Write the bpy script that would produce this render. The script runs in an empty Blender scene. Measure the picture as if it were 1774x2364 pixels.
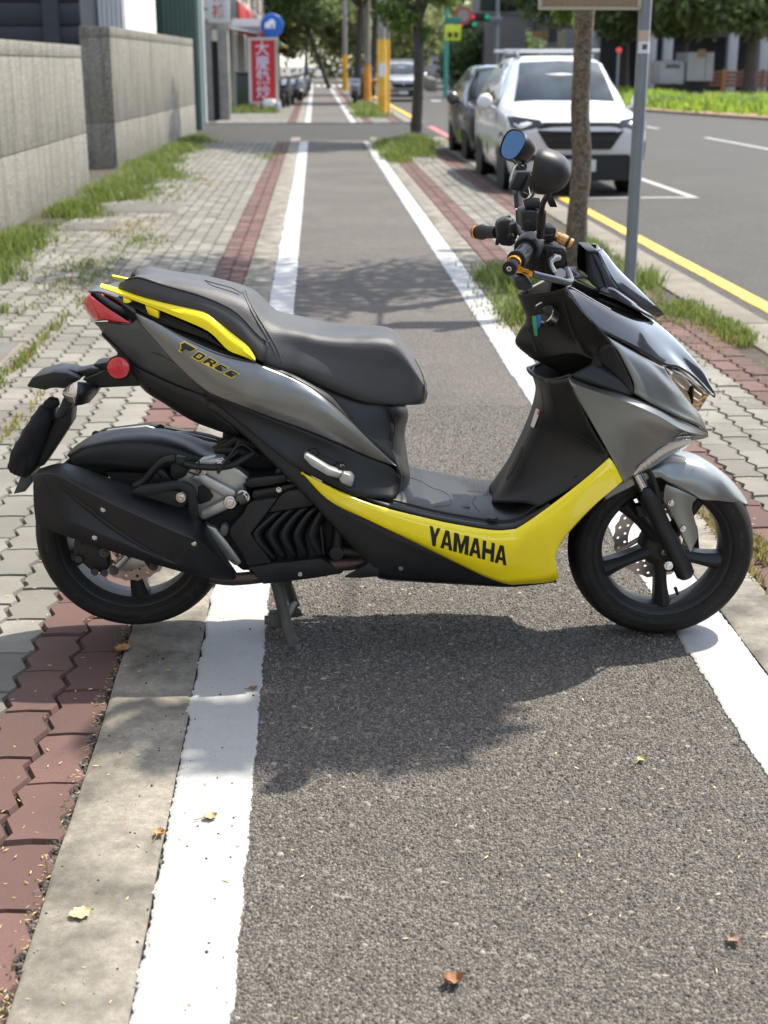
import bpy, bmesh, math, random
import numpy as np
from mathutils import Vector, Matrix, noise
from mathutils.bvhtree import BVHTree

SC = bpy.context.scene
COL = SC.collection
# ------------------------------------------------------------------ camera
FPX = 3206.0                      # focal length in pixels of the 1774 wide photograph
PITCH = math.atan(1033 / FPX)
CAMH = 1.446
cam_d = bpy.data.cameras.new('camera')
cam = bpy.data.objects.new('camera', cam_d)
COL.objects.link(cam)
cam.location = (0, 0, CAMH)
cam.rotation_euler = (math.pi / 2 - PITCH, 0, 0)
cam_d.sensor_fit = 'HORIZONTAL'
cam_d.sensor_width = 36
cam_d.lens = 36 * FPX / 1774
cam_d.clip_start = 0.05
cam_d.clip_end = 1500
cam_d.dof.use_dof = True
cam_d.dof.focus_distance = 3.28
cam_d.dof.aperture_fstop = 6.8
SC.camera = cam
# ------------------------------------------------------------------ light
SUN_EL = math.radians(60)
SUN_H = Vector((0.796, 0.605, 0)).normalized()          # towards the sun, on the map
wd = bpy.data.worlds.new('World')
SC.world = wd
wd.use_nodes = True
nt = wd.node_tree
nt.nodes.clear()
sky = nt.nodes.new('ShaderNodeTexSky')
sky.sky_type = 'NISHITA'
sky.sun_disc = False
sky.sun_elevation = SUN_EL
sky.sun_rotation = math.atan2(SUN_H.x, SUN_H.y)
sky.dust_density = 1.0
sky.air_density = 1.0
bg = nt.nodes.new('ShaderNodeBackground')
bg.inputs['Strength'].default_value = 0.15
wo = nt.nodes.new('ShaderNodeOutputWorld')
hs = nt.nodes.new('ShaderNodeHueSaturation')          # a hazy, paler summer sky
hs.inputs['Saturation'].default_value = 0.6
nt.links.new(sky.outputs[0], hs.inputs['Color'])
nt.links.new(hs.outputs[0], bg.inputs[0])
nt.links.new(bg.outputs[0], wo.inputs[0])
sun_d = bpy.data.lights.new('sun', 'SUN')
sun_d.energy = 3.1
sun_d.angle = math.radians(0.53)
sun_d.color = (1.0, 0.92, 0.79)
sun = bpy.data.objects.new('sun', sun_d)
COL.objects.link(sun)
sd = Vector((-SUN_H.x * math.cos(SUN_EL), -SUN_H.y * math.cos(SUN_EL), -math.sin(SUN_EL)))
sun.rotation_euler = sd.to_track_quat('-Z', 'Y').to_euler()
sun.location = (6, 6, 9)
SC.view_settings.view_transform = 'Standard'
SC.view_settings.look = 'None'
SC.view_settings.exposure = 1.5
SC.view_settings.gamma = 1.0
SC.view_settings.use_curve_mapping = False
SC.cycles.max_bounces = 8
SC.cycles.transparent_max_bounces = 12
SC.cycles.use_adaptive_sampling = True

# ------------------------------------------------------------------ helpers
TH = math.atan(160 / math.hypot(FPX, 1033))           # the road runs this much to the left of the camera heading
CT, ST = math.cos(TH), math.sin(TH)
random.seed(7)


def R3(u, v, z=0.0):
    """street coordinates (u across, v along, z up) to world"""
    return Vector((u * CT - v * ST, u * ST + v * CT, z))


def seen(p, m=0):
    """pixel of a world point in the photograph, or None behind the camera"""
    y, z = p[1], p[2] - CAMH
    f = y * math.cos(PITCH) - z * math.sin(PITCH)
    if f < .1:
        return None
    a = 887 + FPX * p[0] / f
    b = 1182 - FPX * (z * math.cos(PITCH) + y * math.sin(PITCH)) / f
    return (a, b) if -m < a < 1774 + m and -m < b < 2364 + m else None


def tag(o, label=None, cat=None, group=None, kind=None):
    if label: o['label'] = label
    if cat: o['category'] = cat
    if group: o['group'] = group
    if kind: o['kind'] = kind
    return o


def empty(name, loc=(0, 0, 0), rz=0.0):
    o = bpy.data.objects.new(name, None)
    o.location = loc
    o.rotation_euler = (0, 0, rz)
    o.empty_display_size = .1
    COL.objects.link(o)
    return o


def link(name, me, mat=None, parent=None, smooth=None):
    if mat is not None:
        me.materials.clear()
        for m in (mat if isinstance(mat, (list, tuple)) else [mat]):
            me.materials.append(m)
    if smooth is not None:
        me.shade_smooth()
        me.set_sharp_from_angle(angle=math.radians(smooth))
    o = bpy.data.objects.new(name, me)
    o.parent = parent
    COL.objects.link(o)
    return o


def ob(name, verts, faces, mat=None, parent=None, smooth=None, fix=True):
    me = bpy.data.meshes.new(name)
    me.from_pydata([tuple(v) for v in verts], [], faces)
    if fix:
        bm = bmesh.new(); bm.from_mesh(me)
        bmesh.ops.remove_doubles(bm, verts=bm.verts, dist=1e-6)
        bmesh.ops.recalc_face_normals(bm, faces=bm.faces)
        bm.to_mesh(me); bm.free()
    me.update()
    return link(name, me, mat, parent, smooth)


def np_mesh(name, V, F, mat=None, parent=None):
    """fast mesh from arrays; F is (n,k)"""
    me = bpy.data.meshes.new(name)
    V = np.asarray(V, np.float32); F = np.asarray(F, np.int32)
    n, k = F.shape
    me.vertices.add(len(V)); me.vertices.foreach_set('co', V.ravel())
    me.loops.add(n * k); me.loops.foreach_set('vertex_index', F.ravel())
    me.polygons.add(n)
    me.polygons.foreach_set('loop_start', np.arange(0, n * k, k, dtype=np.int32))
    me.update(calc_edges=True)
    me.validate()
    return link(name, me, mat, parent)


class MB:
    """collects boxes, tubes, prisms ... into one mesh"""
    def __init__(s): s.v = []; s.f = []

    def add(s, vs, fs):
        b = len(s.v); s.v += [tuple(v) for v in vs]
        s.f += [tuple(i + b for i in f) for f in fs]
        return s

    def box(s, x0, x1, y0, y1, z0, z1):
        return s.add([(x, y, z) for z in (z0, z1) for y in (y0, y1) for x in (x0, x1)],
                     [(0, 2, 3, 1), (4, 5, 7, 6), (0, 1, 5, 4), (2, 6, 7, 3), (0, 4, 6, 2), (1, 3, 7, 5)])

    def rbox(s, u0, u1, v0, v1, z0, z1):
        """box in street coordinates"""
        return s.add([R3(u, v, z) for z in (z0, z1) for v in (v0, v1) for u in (u0, u1)],
                     [(0, 2, 3, 1), (4, 5, 7, 6), (0, 1, 5, 4), (2, 6, 7, 3), (0, 4, 6, 2), (1, 3, 7, 5)])

    def tube(s, pts, r, n=10, cap=True, squash=None):
        pts = [Vector(p) for p in pts]
        rs = r if isinstance(r, (list, tuple)) else [r] * len(pts)
        b = len(s.v); prev = None
        for i, p in enumerate(pts):
            t = (pts[min(i + 1, len(pts) - 1)] - pts[max(i - 1, 0)]).normalized()
            if prev is None:
                a = t.orthogonal().normalized()
            else:
                a = (prev - t * prev.dot(t))
                a = a.normalized() if a.length > 1e-6 else t.orthogonal().normalized()
            prev = a; c = t.cross(a)
            for k in range(n):
                q = 2 * math.pi * k / n
                d = a * math.cos(q) + c * math.sin(q)
                if squash is not None:
                    d = Vector((d.x * squash[0], d.y * squash[1], d.z * squash[2]))
                s.v.append(tuple(p + d * rs[i]))
        m = len(pts)
        for i in range(m - 1):
            for k in range(n):
                k2 = (k + 1) % n
                s.f.append((b + i * n + k, b + i * n + k2, b + (i + 1) * n + k2, b + (i + 1) * n + k))
        if cap:
            s.f.append(tuple(b + k for k in range(n))[::-1])
            s.f.append(tuple(b + (m - 1) * n + k for k in range(n)))
        return s

    def lathe(s, prof, c=(0, 0, 0), axis=(0, 1, 0), n=48, closed=False):
        """prof: (radius, along the axis)"""
        ax = Vector(axis).normalized(); c = Vector(c)
        a = ax.orthogonal().normalized() if abs(ax.y) < .99 else Vector((1, 0, 0))
        d = ax.cross(a)
        b = len(s.v); m = len(prof)
        for r, h in prof:
            for k in range(n):
                q = 2 * math.pi * k / n
                s.v.append(tuple(c + ax * h + (a * math.cos(q) + d * math.sin(q)) * r))
        for i in range(m if closed else m - 1):
            j = (i + 1) % m
            for k in range(n):
                k2 = (k + 1) % n
                s.f.append((b + i * n + k, b + i * n + k2, b + j * n + k2, b + j * n + k))
        return s

    def cyl(s, p, q, r, n=16, r2=None):
        return s.tube([p, q], [r, r if r2 is None else r2], n)

    def build(s, name, mat=None, parent=None, smooth=None, bevel=0, seg=2):
        me = bpy.data.meshes.new(name)
        me.from_pydata(s.v, [], s.f)
        bm = bmesh.new(); bm.from_mesh(me)
        bmesh.ops.remove_doubles(bm, verts=bm.verts, dist=1e-6)
        bmesh.ops.recalc_face_normals(bm, faces=bm.faces)
        if bevel:
            es = [e for e in bm.edges if e.is_manifold and e.calc_face_angle(0) > math.radians(35)]
            bmesh.ops.bevel(bm, geom=es, offset=bevel, segments=seg, affect='EDGES', profile=.5, clamp_overlap=True)
            if smooth is None: smooth = 40
        bm.to_mesh(me); bm.free()
        me.update()
        return link(name, me, mat, parent, smooth)


def children(o):
    return [c for c in bpy.data.objects if c.parent == o]


def copy_tree(o, parent=None):
    c = o.copy(); COL.objects.link(c); c.parent = parent
    for ch in children(o):
        copy_tree(ch, c)
    return c


def cr(pts, n, byx=False):
    """n points along a Catmull-Rom curve, evenly spaced along it or (byx) along x"""
    pts = [Vector(p) for p in pts]
    if len(pts) == 1: return pts * n
    if len(pts) == 2:
        return [pts[0].lerp(pts[1], i / (n - 1)) for i in range(n)]
    P = [pts[0] * 2 - pts[1]] + pts + [pts[-1] * 2 - pts[-2]]
    out = []
    for i in range(len(pts) - 1):
        a, b, c, d = P[i:i + 4]
        for j in range(16):
            t = j / 16
            out.append(.5 * ((2 * b) + (c - a) * t + (2 * a - 5 * b + 4 * c - d) * t * t + (3 * b - a - 3 * c + d) * t ** 3))
    out.append(pts[-1])
    L = [0.0]
    for i in range(1, len(out)): L.append(L[-1] + (max(1e-5, abs(out[i].x - out[i - 1].x)) if byx else (out[i] - out[i - 1]).length))
    res = []; k = 0
    for i in range(n):
        s = L[-1] * i / (n - 1)
        while k < len(L) - 2 and L[k + 1] < s: k += 1
        d = L[k + 1] - L[k]
        res.append(out[k].lerp(out[k + 1], (s - L[k]) / d if d > 1e-9 else 0))
    return res


# ------------------------------------------------------------------ materials
class N:
    """a small node-tree writer"""
    def __init__(s, name):
        s.m = bpy.data.materials.new(name); s.m.use_nodes = True
        s.t = s.m.node_tree; s.b = s.t.nodes['Principled BSDF']

    def n(s, typ, **kw):
        x = s.t.nodes.new('ShaderNode' + typ)
        for k, v in kw.items():
            if k.startswith('i_'):
                k = k[2:]
                x.inputs[int(k) if k.isdigit() else k.replace('_', ' ')].default_value = v
            else: setattr(x, k, v)
        return x

    def l(s, a, b): s.t.links.new(a, b); return s

    def coord(s, kind='Object', scale=None):
        c = s.n('TexCoord').outputs[kind]
        if scale is not None:
            mp = s.n('Mapping'); mp.inputs['Scale'].default_value = scale
            s.l(c, mp.inputs[0]); c = mp.outputs[0]
        return c

    def noise(s, co, scale, detail=3, rough=.5):
        x = s.n('TexNoise'); x.inputs['Scale'].default_value = scale
        x.inputs['Detail'].default_value = detail; x.inputs['Roughness'].default_value = rough
        if co is not None: s.l(co, x.inputs['Vector'])
        return x.outputs[0]

    def vor(s, co, scale, out='Distance', feature='F1'):
        x = s.n('TexVoronoi', feature=feature); x.inputs['Scale'].default_value = scale
        if co is not None: s.l(co, x.inputs['Vector'])
        return x.outputs[out]

    def ramp(s, f, stops):
        x = s.n('ValToRGB'); e = x.color_ramp.elements
        while len(e) > 2: e.remove(e[-1])
        for i, (p, c) in enumerate(stops):
            if i > 1: e.new(p)
            e[i].position = p
            e[i].color = (c, c, c, 1) if isinstance(c, (int, float)) else (*c, 1)
        s.l(f, x.inputs[0]); return x.outputs[0]

    def mix(s, f, a, b, blend='MIX'):
        x = s.n('Mix', data_type='RGBA', blend_type=blend)
        for v, i in ((f, 0), (a, 6), (b, 7)):
            if isinstance(v, (int, float)): x.inputs[i].default_value = v if i == 0 else (v, v, v, 1)
            elif isinstance(v, tuple): x.inputs[i].default_value = (*v, 1)
            else: s.l(v, x.inputs[i])
        return x.outputs[2]

    def math(s, op, a, b=0.0):
        x = s.n('Math', operation=op)
        for v, i in ((a, 0), (b, 1)):
            if isinstance(v, (int, float)): x.inputs[i].default_value = v
            else: s.l(v, x.inputs[i])
        return x.outputs[0]

    def bump(s, h, strength=.5, dist=.002, nrm=None):
        x = s.n('Bump'); x.inputs['Strength'].default_value = strength; x.inputs['Distance'].default_value = dist
        s.l(h, x.inputs['Height'])
        if nrm is not None: s.l(nrm, x.inputs['Normal'])
        return x.outputs[0]

    def set(s, **kw):
        for k, v in kw.items():
            i = s.b.inputs[k.replace('_', ' ')]
            if isinstance(v, (int, float)): i.default_value = v
            elif isinstance(v, tuple): i.default_value = (*v, 1) if len(v) == 3 else v
            else: s.l(v, i)
        return s


def simple(name, col, rough=.5, metal=0.0, var=.0, vscale=8.0, grain=0.0, gscale=900.0, coat=0.0, spec=.5, **kw):
    """plain surface with a little soiling (var) and fine relief (grain)"""
    k = N(name)
    co = k.coord()
    if var:
        f = k.noise(co, vscale, 5, .6)
        k.set(Base_Color=k.mix(k.ramp(f, [(.3, 0.0), (.7, 1.0)]), tuple(c * (1 - var) for c in col), tuple(min(1, c * (1 + var)) for c in col)))
        k.set(Roughness=k.math('ADD', k.math('MULTIPLY', f, .16), rough - .08))
    else:
        k.set(Base_Color=tuple(col), Roughness=rough)
    k.set(Metallic=metal, Coat_Weight=coat, Coat_Roughness=.05, Specular_IOR_Level=spec)
    if grain:
        k.set(Normal=k.bump(k.noise(co, gscale, 2), grain, .0006))
    for a, v in kw.items(): k.set(**{a: v})
    return k.m
# ================================================================== the ground
def m_asphalt(name, base, warm=1.0, scale=1.0, patch=.22):
    k = N(name); co = k.coord()
    big = k.noise(co, .9, 5, .6); mid = k.noise(co, 7, 4, .6)
    cell = k.vor(co, 150 * scale, 'Color'); dist = k.vor(co, 150 * scale)
    sep = k.n('SeparateColor'); k.l(cell, sep.inputs[0])
    c0 = tuple(base * x for x in (1.07 * warm, 1.0, .90))
    stone = k.mix(k.ramp(sep.outputs[0], [(.1, 0.0), (.95, 1.0)]), tuple(x * .55 for x in c0), tuple(x * 1.75 for x in c0))
    gap = k.ramp(dist, [(.35, 0.0), (.75, 1.0)])
    colr = k.mix(gap, stone, tuple(x * .45 for x in c0))
    f = k.math('ADD', k.math('MULTIPLY', big, .7), k.math('MULTIPLY', mid, .3))
    tone = k.ramp(f, [(.3, 1 - patch), (.7, 1 + patch)])
    k.set(Base_Color=k.mix(1.0, colr, tone, 'MULTIPLY'), Roughness=.85, Specular_IOR_Level=.3)
    h = k.math('SUBTRACT', k.math('MULTIPLY', k.noise(co, 60 * scale, 2), .6), dist)
    k.set(Normal=k.bump(h, .9, .004))
    return k.m


def m_paver(name, col, dark):
    k = N(name); co = k.coord('Object')
    g = k.n('NewGeometry')
    wc = g.outputs['Position']
    isl = g.outputs['Random Per Island']
    oi = k.n('ObjectInfo').outputs['Random']
    rnd = k.math('FRACT', k.math('ADD', isl, oi))
    c = k.mix(rnd, tuple(x * .78 for x in col), tuple(x * 1.2 for x in col))
    c = k.mix(k.ramp(k.noise(wc, 2.3, 5, .65), [(.42, 0.0), (.66, .6)]), c, dark)
    c = k.mix(k.ramp(k.noise(wc, 420, 2), [(.35, .35), (.6, 0.0)]), c, tuple(x * .45 for x in col))
    k.set(Base_Color=c, Roughness=.9, Specular_IOR_Level=.25)
    k.set(Normal=k.bump(k.noise(wc, 350, 3, .7), .55, .0025))
    return k.m


def m_concrete(name, col, stain, sc=1.0, amount=.75):
    k = N(name); co = k.n('NewGeometry').outputs['Position']
    a = k.noise(co, 3.2 * sc, 8, .72); b = k.noise(co, 55 * sc, 5, .7)
    c = k.mix(k.ramp(a, [(.4, 0.0), (.62, amount)]), col, stain)
    c = k.mix(k.ramp(b, [(.35, .55), (.6, 0.0)]), c, tuple(x * .45 for x in col))
    k.set(Base_Color=c, Roughness=.9, Specular_IOR_Level=.25)
    k.set(Normal=k.bump(k.math('ADD', b, k.math('MULTIPLY', k.noise(co, 260 * sc, 3), .7)), .5, .003))
    return k.m


def m_paint(name, col, wear=.35):
    k = N(name); co = k.n('NewGeometry').outputs['Position']
    a = k.noise(co, 4, 6, .7); b = k.noise(co, 180, 3, .6)
    c = k.mix(k.ramp(a, [(.45, 0.0), (.8, wear)]), col, tuple(x * .62 for x in col))
    c = k.mix(k.ramp(b, [(.30, .6), (.44, 0.0)]), c, tuple(x * .5 for x in col))
    c = k.mix(k.ramp(k.noise(co, 22, 5, .75), [(.52, 0.0), (.75, .30)]), c, tuple(x * .62 for x in (col[0] * 1.02, col[1], col[2] * .92)))
    k.set(Base_Color=c, Roughness=.62)
    k.set(Normal=k.bump(b, .45, .0025))
    return k.m


M = {}
M['path'] = m_asphalt('bike_path_asphalt', .105, 1.03, 1.35)
M['road'] = m_asphalt('road_asphalt', .066, .96, .9, .14)
M['drive'] = m_asphalt('driveway_asphalt', .042, .95, .8, .12)
M['soil'] = m_concrete('joint_soil', (.075, .065, .05), (.035, .03, .022), 2)
M['grey_paver'] = m_paver('grey_paver', (.195, .187, .166), (.105, .099, .084))
M['red_paver'] = m_paver('red_paver', (.128, .076, .068), (.078, .056, .05))
M['kerb'] = m_concrete('kerb_concrete', (.27, .25, .21), (.06, .056, .05), 1.6, .85)
M['kerb2'] = m_concrete('road_kerb_concrete', (.22, .20, .165), (.12, .11, .09), 1)
M['white_line'] = m_paint('white_road_paint', (.33, .335, .33), .3)
M['yellow_line'] = m_paint('yellow_road_paint', (.72, .40, .03))
M['red_line'] = m_paint('red_road_paint', (.55, .10, .10))

VMAX = 170.0
mb = MB()
mb.rbox(-900, 900, -40, 1300, -.6, -.14)
tag(mb.build('ground', simple('ground_earth', (.12, .11, .09), .9, var=.3, vscale=.3)), kind='structure')
mb = MB()
mb.rbox(2.6, 60, -12, 400, -.3, -.05)
tag(mb.build('road', M['road']), 'grey asphalt road with parking bays beside the pavement', kind='structure')
# footway body (dirt bed of the pavers), before and after the driveway
for nm, v0, v1 in (('pavement_bed', -6, 28.55), ('pavement_bed', 37.65, VMAX)):
    o = MB().rbox(-3.4, 2.4, v0, v1, -.35, -.014).build(nm, M['soil'])
    tag(o, kind='structure')
o = MB().rbox(-9, 2.67, 28.55, 37.65, -.35, -.022).build('driveway', M['drive'])
tag(o, 'dark asphalt driveway crossing the pavement', kind='structure')
# bike path, one sheet on each side of the driveway
for v0, v1 in ((-6, 28.9), (37.6, VMAX)):
    o = MB().rbox(-.30, 1.09, v0, v1, -.05, 0.0).build('bike_path', M['path'])
    tag(o, 'grey asphalt bike path between two white lines', kind='structure')
# wide road kerb, with joints
mb = MB()
v = -6.0
while v < 28.2:
    mb.rbox(2.36, 2.66, v + .006, v + 1.994, -.3, .004 + random.uniform(-.003, .003)); v += 2.0
o = mb.build('road_kerb', M['kerb2'], bevel=.015); tag(o, kind='structure')
mb = MB(); v = 38.0
while v < VMAX:
    mb.rbox(2.36, 2.66, v + .006, v + 3.994, -.3, .004); v += 4.0
tag(mb.build('road_kerb', M['kerb2']), kind='structure')
# low concrete edgings beside the bike path
for u0, u1, nm in ((-.515, -.318, 'edging_strip'), (1.105, 1.275, 'edging_strip')):
    for v0, v1 in ((-6, 28.6), (37.7, 120)):
        b = MB(); v = v0
        while v < v1:
            st = 4.0
            rows = 24 if v < 6 else 3
            # uneven surface strip
            V = []; F = []
            for i in range(rows + 1):
                vv = v + st * i / rows
                j = random.uniform(-.003, .003) if v < 8 else 0
                for q, (uu, zz) in enumerate(((u0 + j, -.03), (u0 + j + .002, .001), (u0 + .012, .006), (u1 - .012, .006), (u1 + j * .5, .002), (u1 + j * .5, -.03))):
                    V.append(R3(uu, vv, zz))
            for i in range(rows):
                for q in range(5): F.append((i * 6 + q, i * 6 + q + 1, i * 6 + q + 7, i * 6 + q + 6))
            b.add(V, F); v += st
        tag(b.build(nm, M['kerb'], smooth=50), kind='structure')


def ragged_line(name, u0, u1, v0, v1, z, mat, jag=.0035, thick=.006, coarse=None, label=None):
    """a thick painted line with uneven edges"""
    V = []; F = []; v = v0; i = 0
    rnd = random.Random(hash((round(u0, 3), round(v0, 2))) & 0xffff)
    blob = 0.0
    while True:
        nz = lambda f, o: noise.noise(Vector((v * f + o, u0 * 17, o)))
        if rnd.random() < .03: blob = rnd.uniform(-.006, .010)
        blob *= .93
        a = u0 - blob + nz(9, 1) * .006 + nz(48, 2) * .005 + nz(130, 3) * .004; b = u1 + nz(7, 5) * .005 + nz(60, 6) * .004 + nz(170, 7) * .0045
        for uu, zz in ((a, z - .004), (a + .002, z + thick * .7), (a + .008, z + thick), (b - .006, z + thick), (b - .001, z + thick * .6), (b, z - .004)):
            V.append(R3(uu, v, zz))
        if v >= v1: break
        i += 1
        v = min(v1, v + (.0045 if v < 5.2 else .03 if v < 12 else .25))
    n = len(V) // 6
    for i in range(n - 1):
        for q in range(5):
            F.append((i * 6 + q, i * 6 + q + 1, i * 6 + q + 7, i * 6 + q + 6))
    o = ob(name, V, F, mat, None, None, fix=False)
    tag(o, label, kind='structure')
    return o


ragged_line('white_line', -.315, -.152, 1.0, 28.4, 0, M['white_line'], label='white line along the wall side of the bike path')
ragged_line('white_line', .94, 1.10, 1.0, 28.3, 0, M['white_line'], label='white line along the road side of the bike path')
ragged_line('white_line', -.29, -.13, 37.8, 120, 0, M['white_line'], label='white line beyond the driveway on the wall side')
ragged_line('white_line', .92, 1.08, 37.8, 120, 0, M['white_line'], label='white line beyond the driveway on the road side')
ragged_line('yellow_line', 2.84, 2.965, 2, 16.7, -.05, M['yellow_line'], label='yellow line along the kerb before the parking bay')
ragged_line('yellow_line', 2.84, 2.98, 39.5, 86, -.05, M['yellow_line'], label='yellow line along the kerb beyond the driveway')
ragged_line('red_line', 2.84, 2.98, 23.8, 36.5, -.05, M['red_line'], label='red line along the kerb by the dark parked car')
for u0, u1, v0, v1 in ((3.03, 4.5, 16.5, 16.61), (4.4, 4.5, 16.61, 23)):
    tag(MB().rbox(u0, u1, v0, v1, -.055, -.044).build('parking_bay_line', M['white_line']), kind='structure')
for v0 in (25.6, 34.9, 44.4, 54, 64, 74.5):
    tag(MB().rbox(8.33, 8.45, v0, v0 + 5.0, -.055, -.044).build('lane_dash', M['white_line']), kind='structure')
for i in range(4):
    tag(MB().rbox(4.3 + i * .75, 4.7 + i * .75, 62, 64, -.055, -.044).build('crossing_bar', M['white_line']), kind='structure')
for i in range(7):
    tag(MB().rbox(-1.6 + i * .55, -1.25 + i * .55, 100, 112, -.01, .004).build('crossing_bar', M['white_line']), kind='structure')

# ------------------------------------------------------------------ pavers
PL, PW = .232, .1185
zig = [(0.0, 0.0), (.125, 1.0), (.375, -1.0), (.625, 1.0), (.875, -1.0), (1.0, 0.0)]


def paver_outline(g):
    a = .0115; L = PL / 2 - g; W = PW / 2 - g
    right = [(W + a * o, -L + 2 * L * t) for t, o in zig]
    left = [(-W + a * o, -L + 2 * L * t) for t, o in zig][::-1]
    top = [(0.0, L + .005)]
    bot = [(0.0, -L + .005)]
    return right + top + left + bot


def paver_geo():
    o = paver_outline(.0032); t = paver_outline(.0072)
    n = len(o)
    V = [(x, y, -.012) for x, y in o] + [(x, y, 0.0) for x, y in t]
    F = [tuple(range(n, 2 * n))] + [(i, (i + 1) % n, n + (i + 1) % n, n + i) for i in range(n)]
    return V, F


pv, pf = paver_geo()
pm = {}
for c in ('grey_paver', 'red_paver'):
    me = bpy.data.meshes.new(c)
    me.from_pydata(pv, [], pf); me.update(); me.materials.append(M[c])
    pm[c] = me


def paving(cols, v0, v1, parent, near):
    spots = []
    for ci, (u, c) in enumerate(cols):
        v = v0 + (ci % 2) * PL / 2
        while v < v1:
            spots.append((u, v, c)); v += PL
    vis = []; rest = []
    for s in spots:
        p = R3(s[0], s[1], 0)
        q = seen(p, 40)
        (vis if (q and s[1] < near) else rest).append(s)
    vis.sort(key=lambda s: s[1])
    rest += vis[298:]; vis = vis[:298]
    for u, v, c in vis:
        o = bpy.data.objects.new('paver', pm[c])
        o.location = R3(u, v, random.uniform(-.0025, .0025))
        o.rotation_euler = (random.uniform(-.008, .008), random.uniform(-.008, .008), TH + random.uniform(-.01, .01))
        o.parent = parent; COL.objects.link(o)
    for c in ('grey_paver', 'red_paver'):
        S = [s for s in rest if s[2] == c]
        if not S: continue
        V = []; F = []
        for u, v, _ in S:
            if v < 1.0: continue
            b = len(V); dz = random.uniform(-.0025, .0025); ta = random.uniform(-.008, .008)
            for x, y, z in pv:
                p = R3(u + x, v + y, z + dz + x * ta); V.append(tuple(p))
            F += [tuple(i + b for i in f) for f in pf]
        me = bpy.data.meshes.new('paver_field'); me.from_pydata(V, [], F); me.update(); me.materials.append(M[c])
        o = bpy.data.objects.new('paver_field', me); o.parent = parent; COL.objects.link(o); o['kind'] = 'stuff'


walk_l = MB().rbox(-3.3, -.53, -6, 28.5, -.30, -.0125).build('pavement', M['soil'])
tag(walk_l, 'grey and red paved footway along the wall', kind='structure')
cols = [(-.518 - PW * (i + .5), 'red_paver' if i < 2 else 'grey_paver') for i in range(16)]
paving(cols, 1.6, 28.4, walk_l, 9.5)
walk_r = MB().rbox(1.277, 2.355, -6, 28.5, -.30, -.0125).build('pavement', M['soil'])
tag(walk_r, 'grey and red paved strip beside the road kerb', kind='structure')
cols = [(1.280 + PW * (i + .5), 'red_paver' if i in (0, 1, 6, 7) else 'grey_paver') for i in range(8)]
paving(cols, 2.4, 26.0, walk_r, 12)
for u0, cs in ((-.518, -1), (1.28, 1)):
    nm = MB().rbox(min(u0, u0 + cs * 2.6), max(u0, u0 + cs * (2.6 if cs < 0 else 1.15)), 37.7, VMAX, -.30, -.0125) if cs < 0 else MB().rbox(1.277, 2.355, 37.7, VMAX, -.30, -.0125)
    w = nm.build('pavement', M['soil'])
    tag(w, 'far paved footway beyond the driveway, ' + ('shop side' if cs < 0 else 'road side'), kind='structure')
    cols = [(u0 + cs * PW * (i + .5), 'red_paver' if i in ((0, 1) if cs < 0 else (0, 1, 6, 7)) else 'grey_paver') for i in range(18 if cs < 0 else 8)]
    paving(cols, 37.9, 90, w, 0)

# ------------------------------------------------------------------ loose stones standing proud in the asphalt
def stones(name, n, fu, fv, rmin, rmax, z, mat, kind_label, flat=.55, seed=1, parent=None, embed=.35):
    rg = np.random.default_rng(seed)
    u = fu(rg, n); v = fv(rg, n)
    r = rg.uniform(rmin, rmax, n) * rg.uniform(.7, 1.2, n)
    K = 5
    ang = rg.uniform(0, 6.28, n)[:, None] + np.arange(K)[None] * 2 * np.pi / K + rg.uniform(-.35, .35, (n, K))
    rad = r[:, None] * rg.uniform(.75, 1.2, (n, K))
    el = rg.uniform(.6, 1.0, n)[:, None]
    h = r * flat * rg.uniform(.6, 1.3, n)
    bx = u[:, None] + rad * np.cos(ang); by = v[:, None] + rad * np.sin(ang) * el
    tx = u[:, None] + rad * .62 * np.cos(ang); ty = v[:, None] + rad * .62 * np.sin(ang) * el
    zb = np.full((n, K), z - .001) ; zt = z + h[:, None] + rg.uniform(-.3, .3, (n, K)) * h[:, None]
    U = np.concatenate([bx, tx], 1); W = np.concatenate([by, ty], 1); Z = np.concatenate([zb, zt], 1)
    X = U * CT - W * ST; Y = U * ST + W * CT
    V = np.stack([X, Y, Z], -1).reshape(-1, 3)
    base = (np.arange(n) * 2 * K)[:, None, None]
    tri = []
    for i in range(K):
        j = (i + 1) % K
        tri += [(i, j, K + j), (i, K + j, K + i)]
    tri += [(K, K + 1, K + 2), (K, K + 2, K + 3), (K, K + 3, K + 4)]
    F = (np.array(tri)[None] + base).reshape(-1, 3)
    o = np_mesh(name, V, F, mat, parent)
    o['kind'] = 'stuff'
    if kind_label: o['label'] = kind_label
    return o


def m_stone(name, dark, light, tint=(1.05, 1, .92)):
    k = N(name); g = k.n('NewGeometry')
    r = g.outputs['Random Per Island']
    c = k.ramp(r, [(0.0, tuple(dark * x for x in tint)), (.55, tuple((dark + light) * .42 * x for x in tint)), (.9, tuple(light * .8 * x for x in tint)), (1.0, tuple(light * x for x in tint))])
    k.set(Base_Color=c, Roughness=.85, Specular_IOR_Level=.3)
    return k.m


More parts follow.
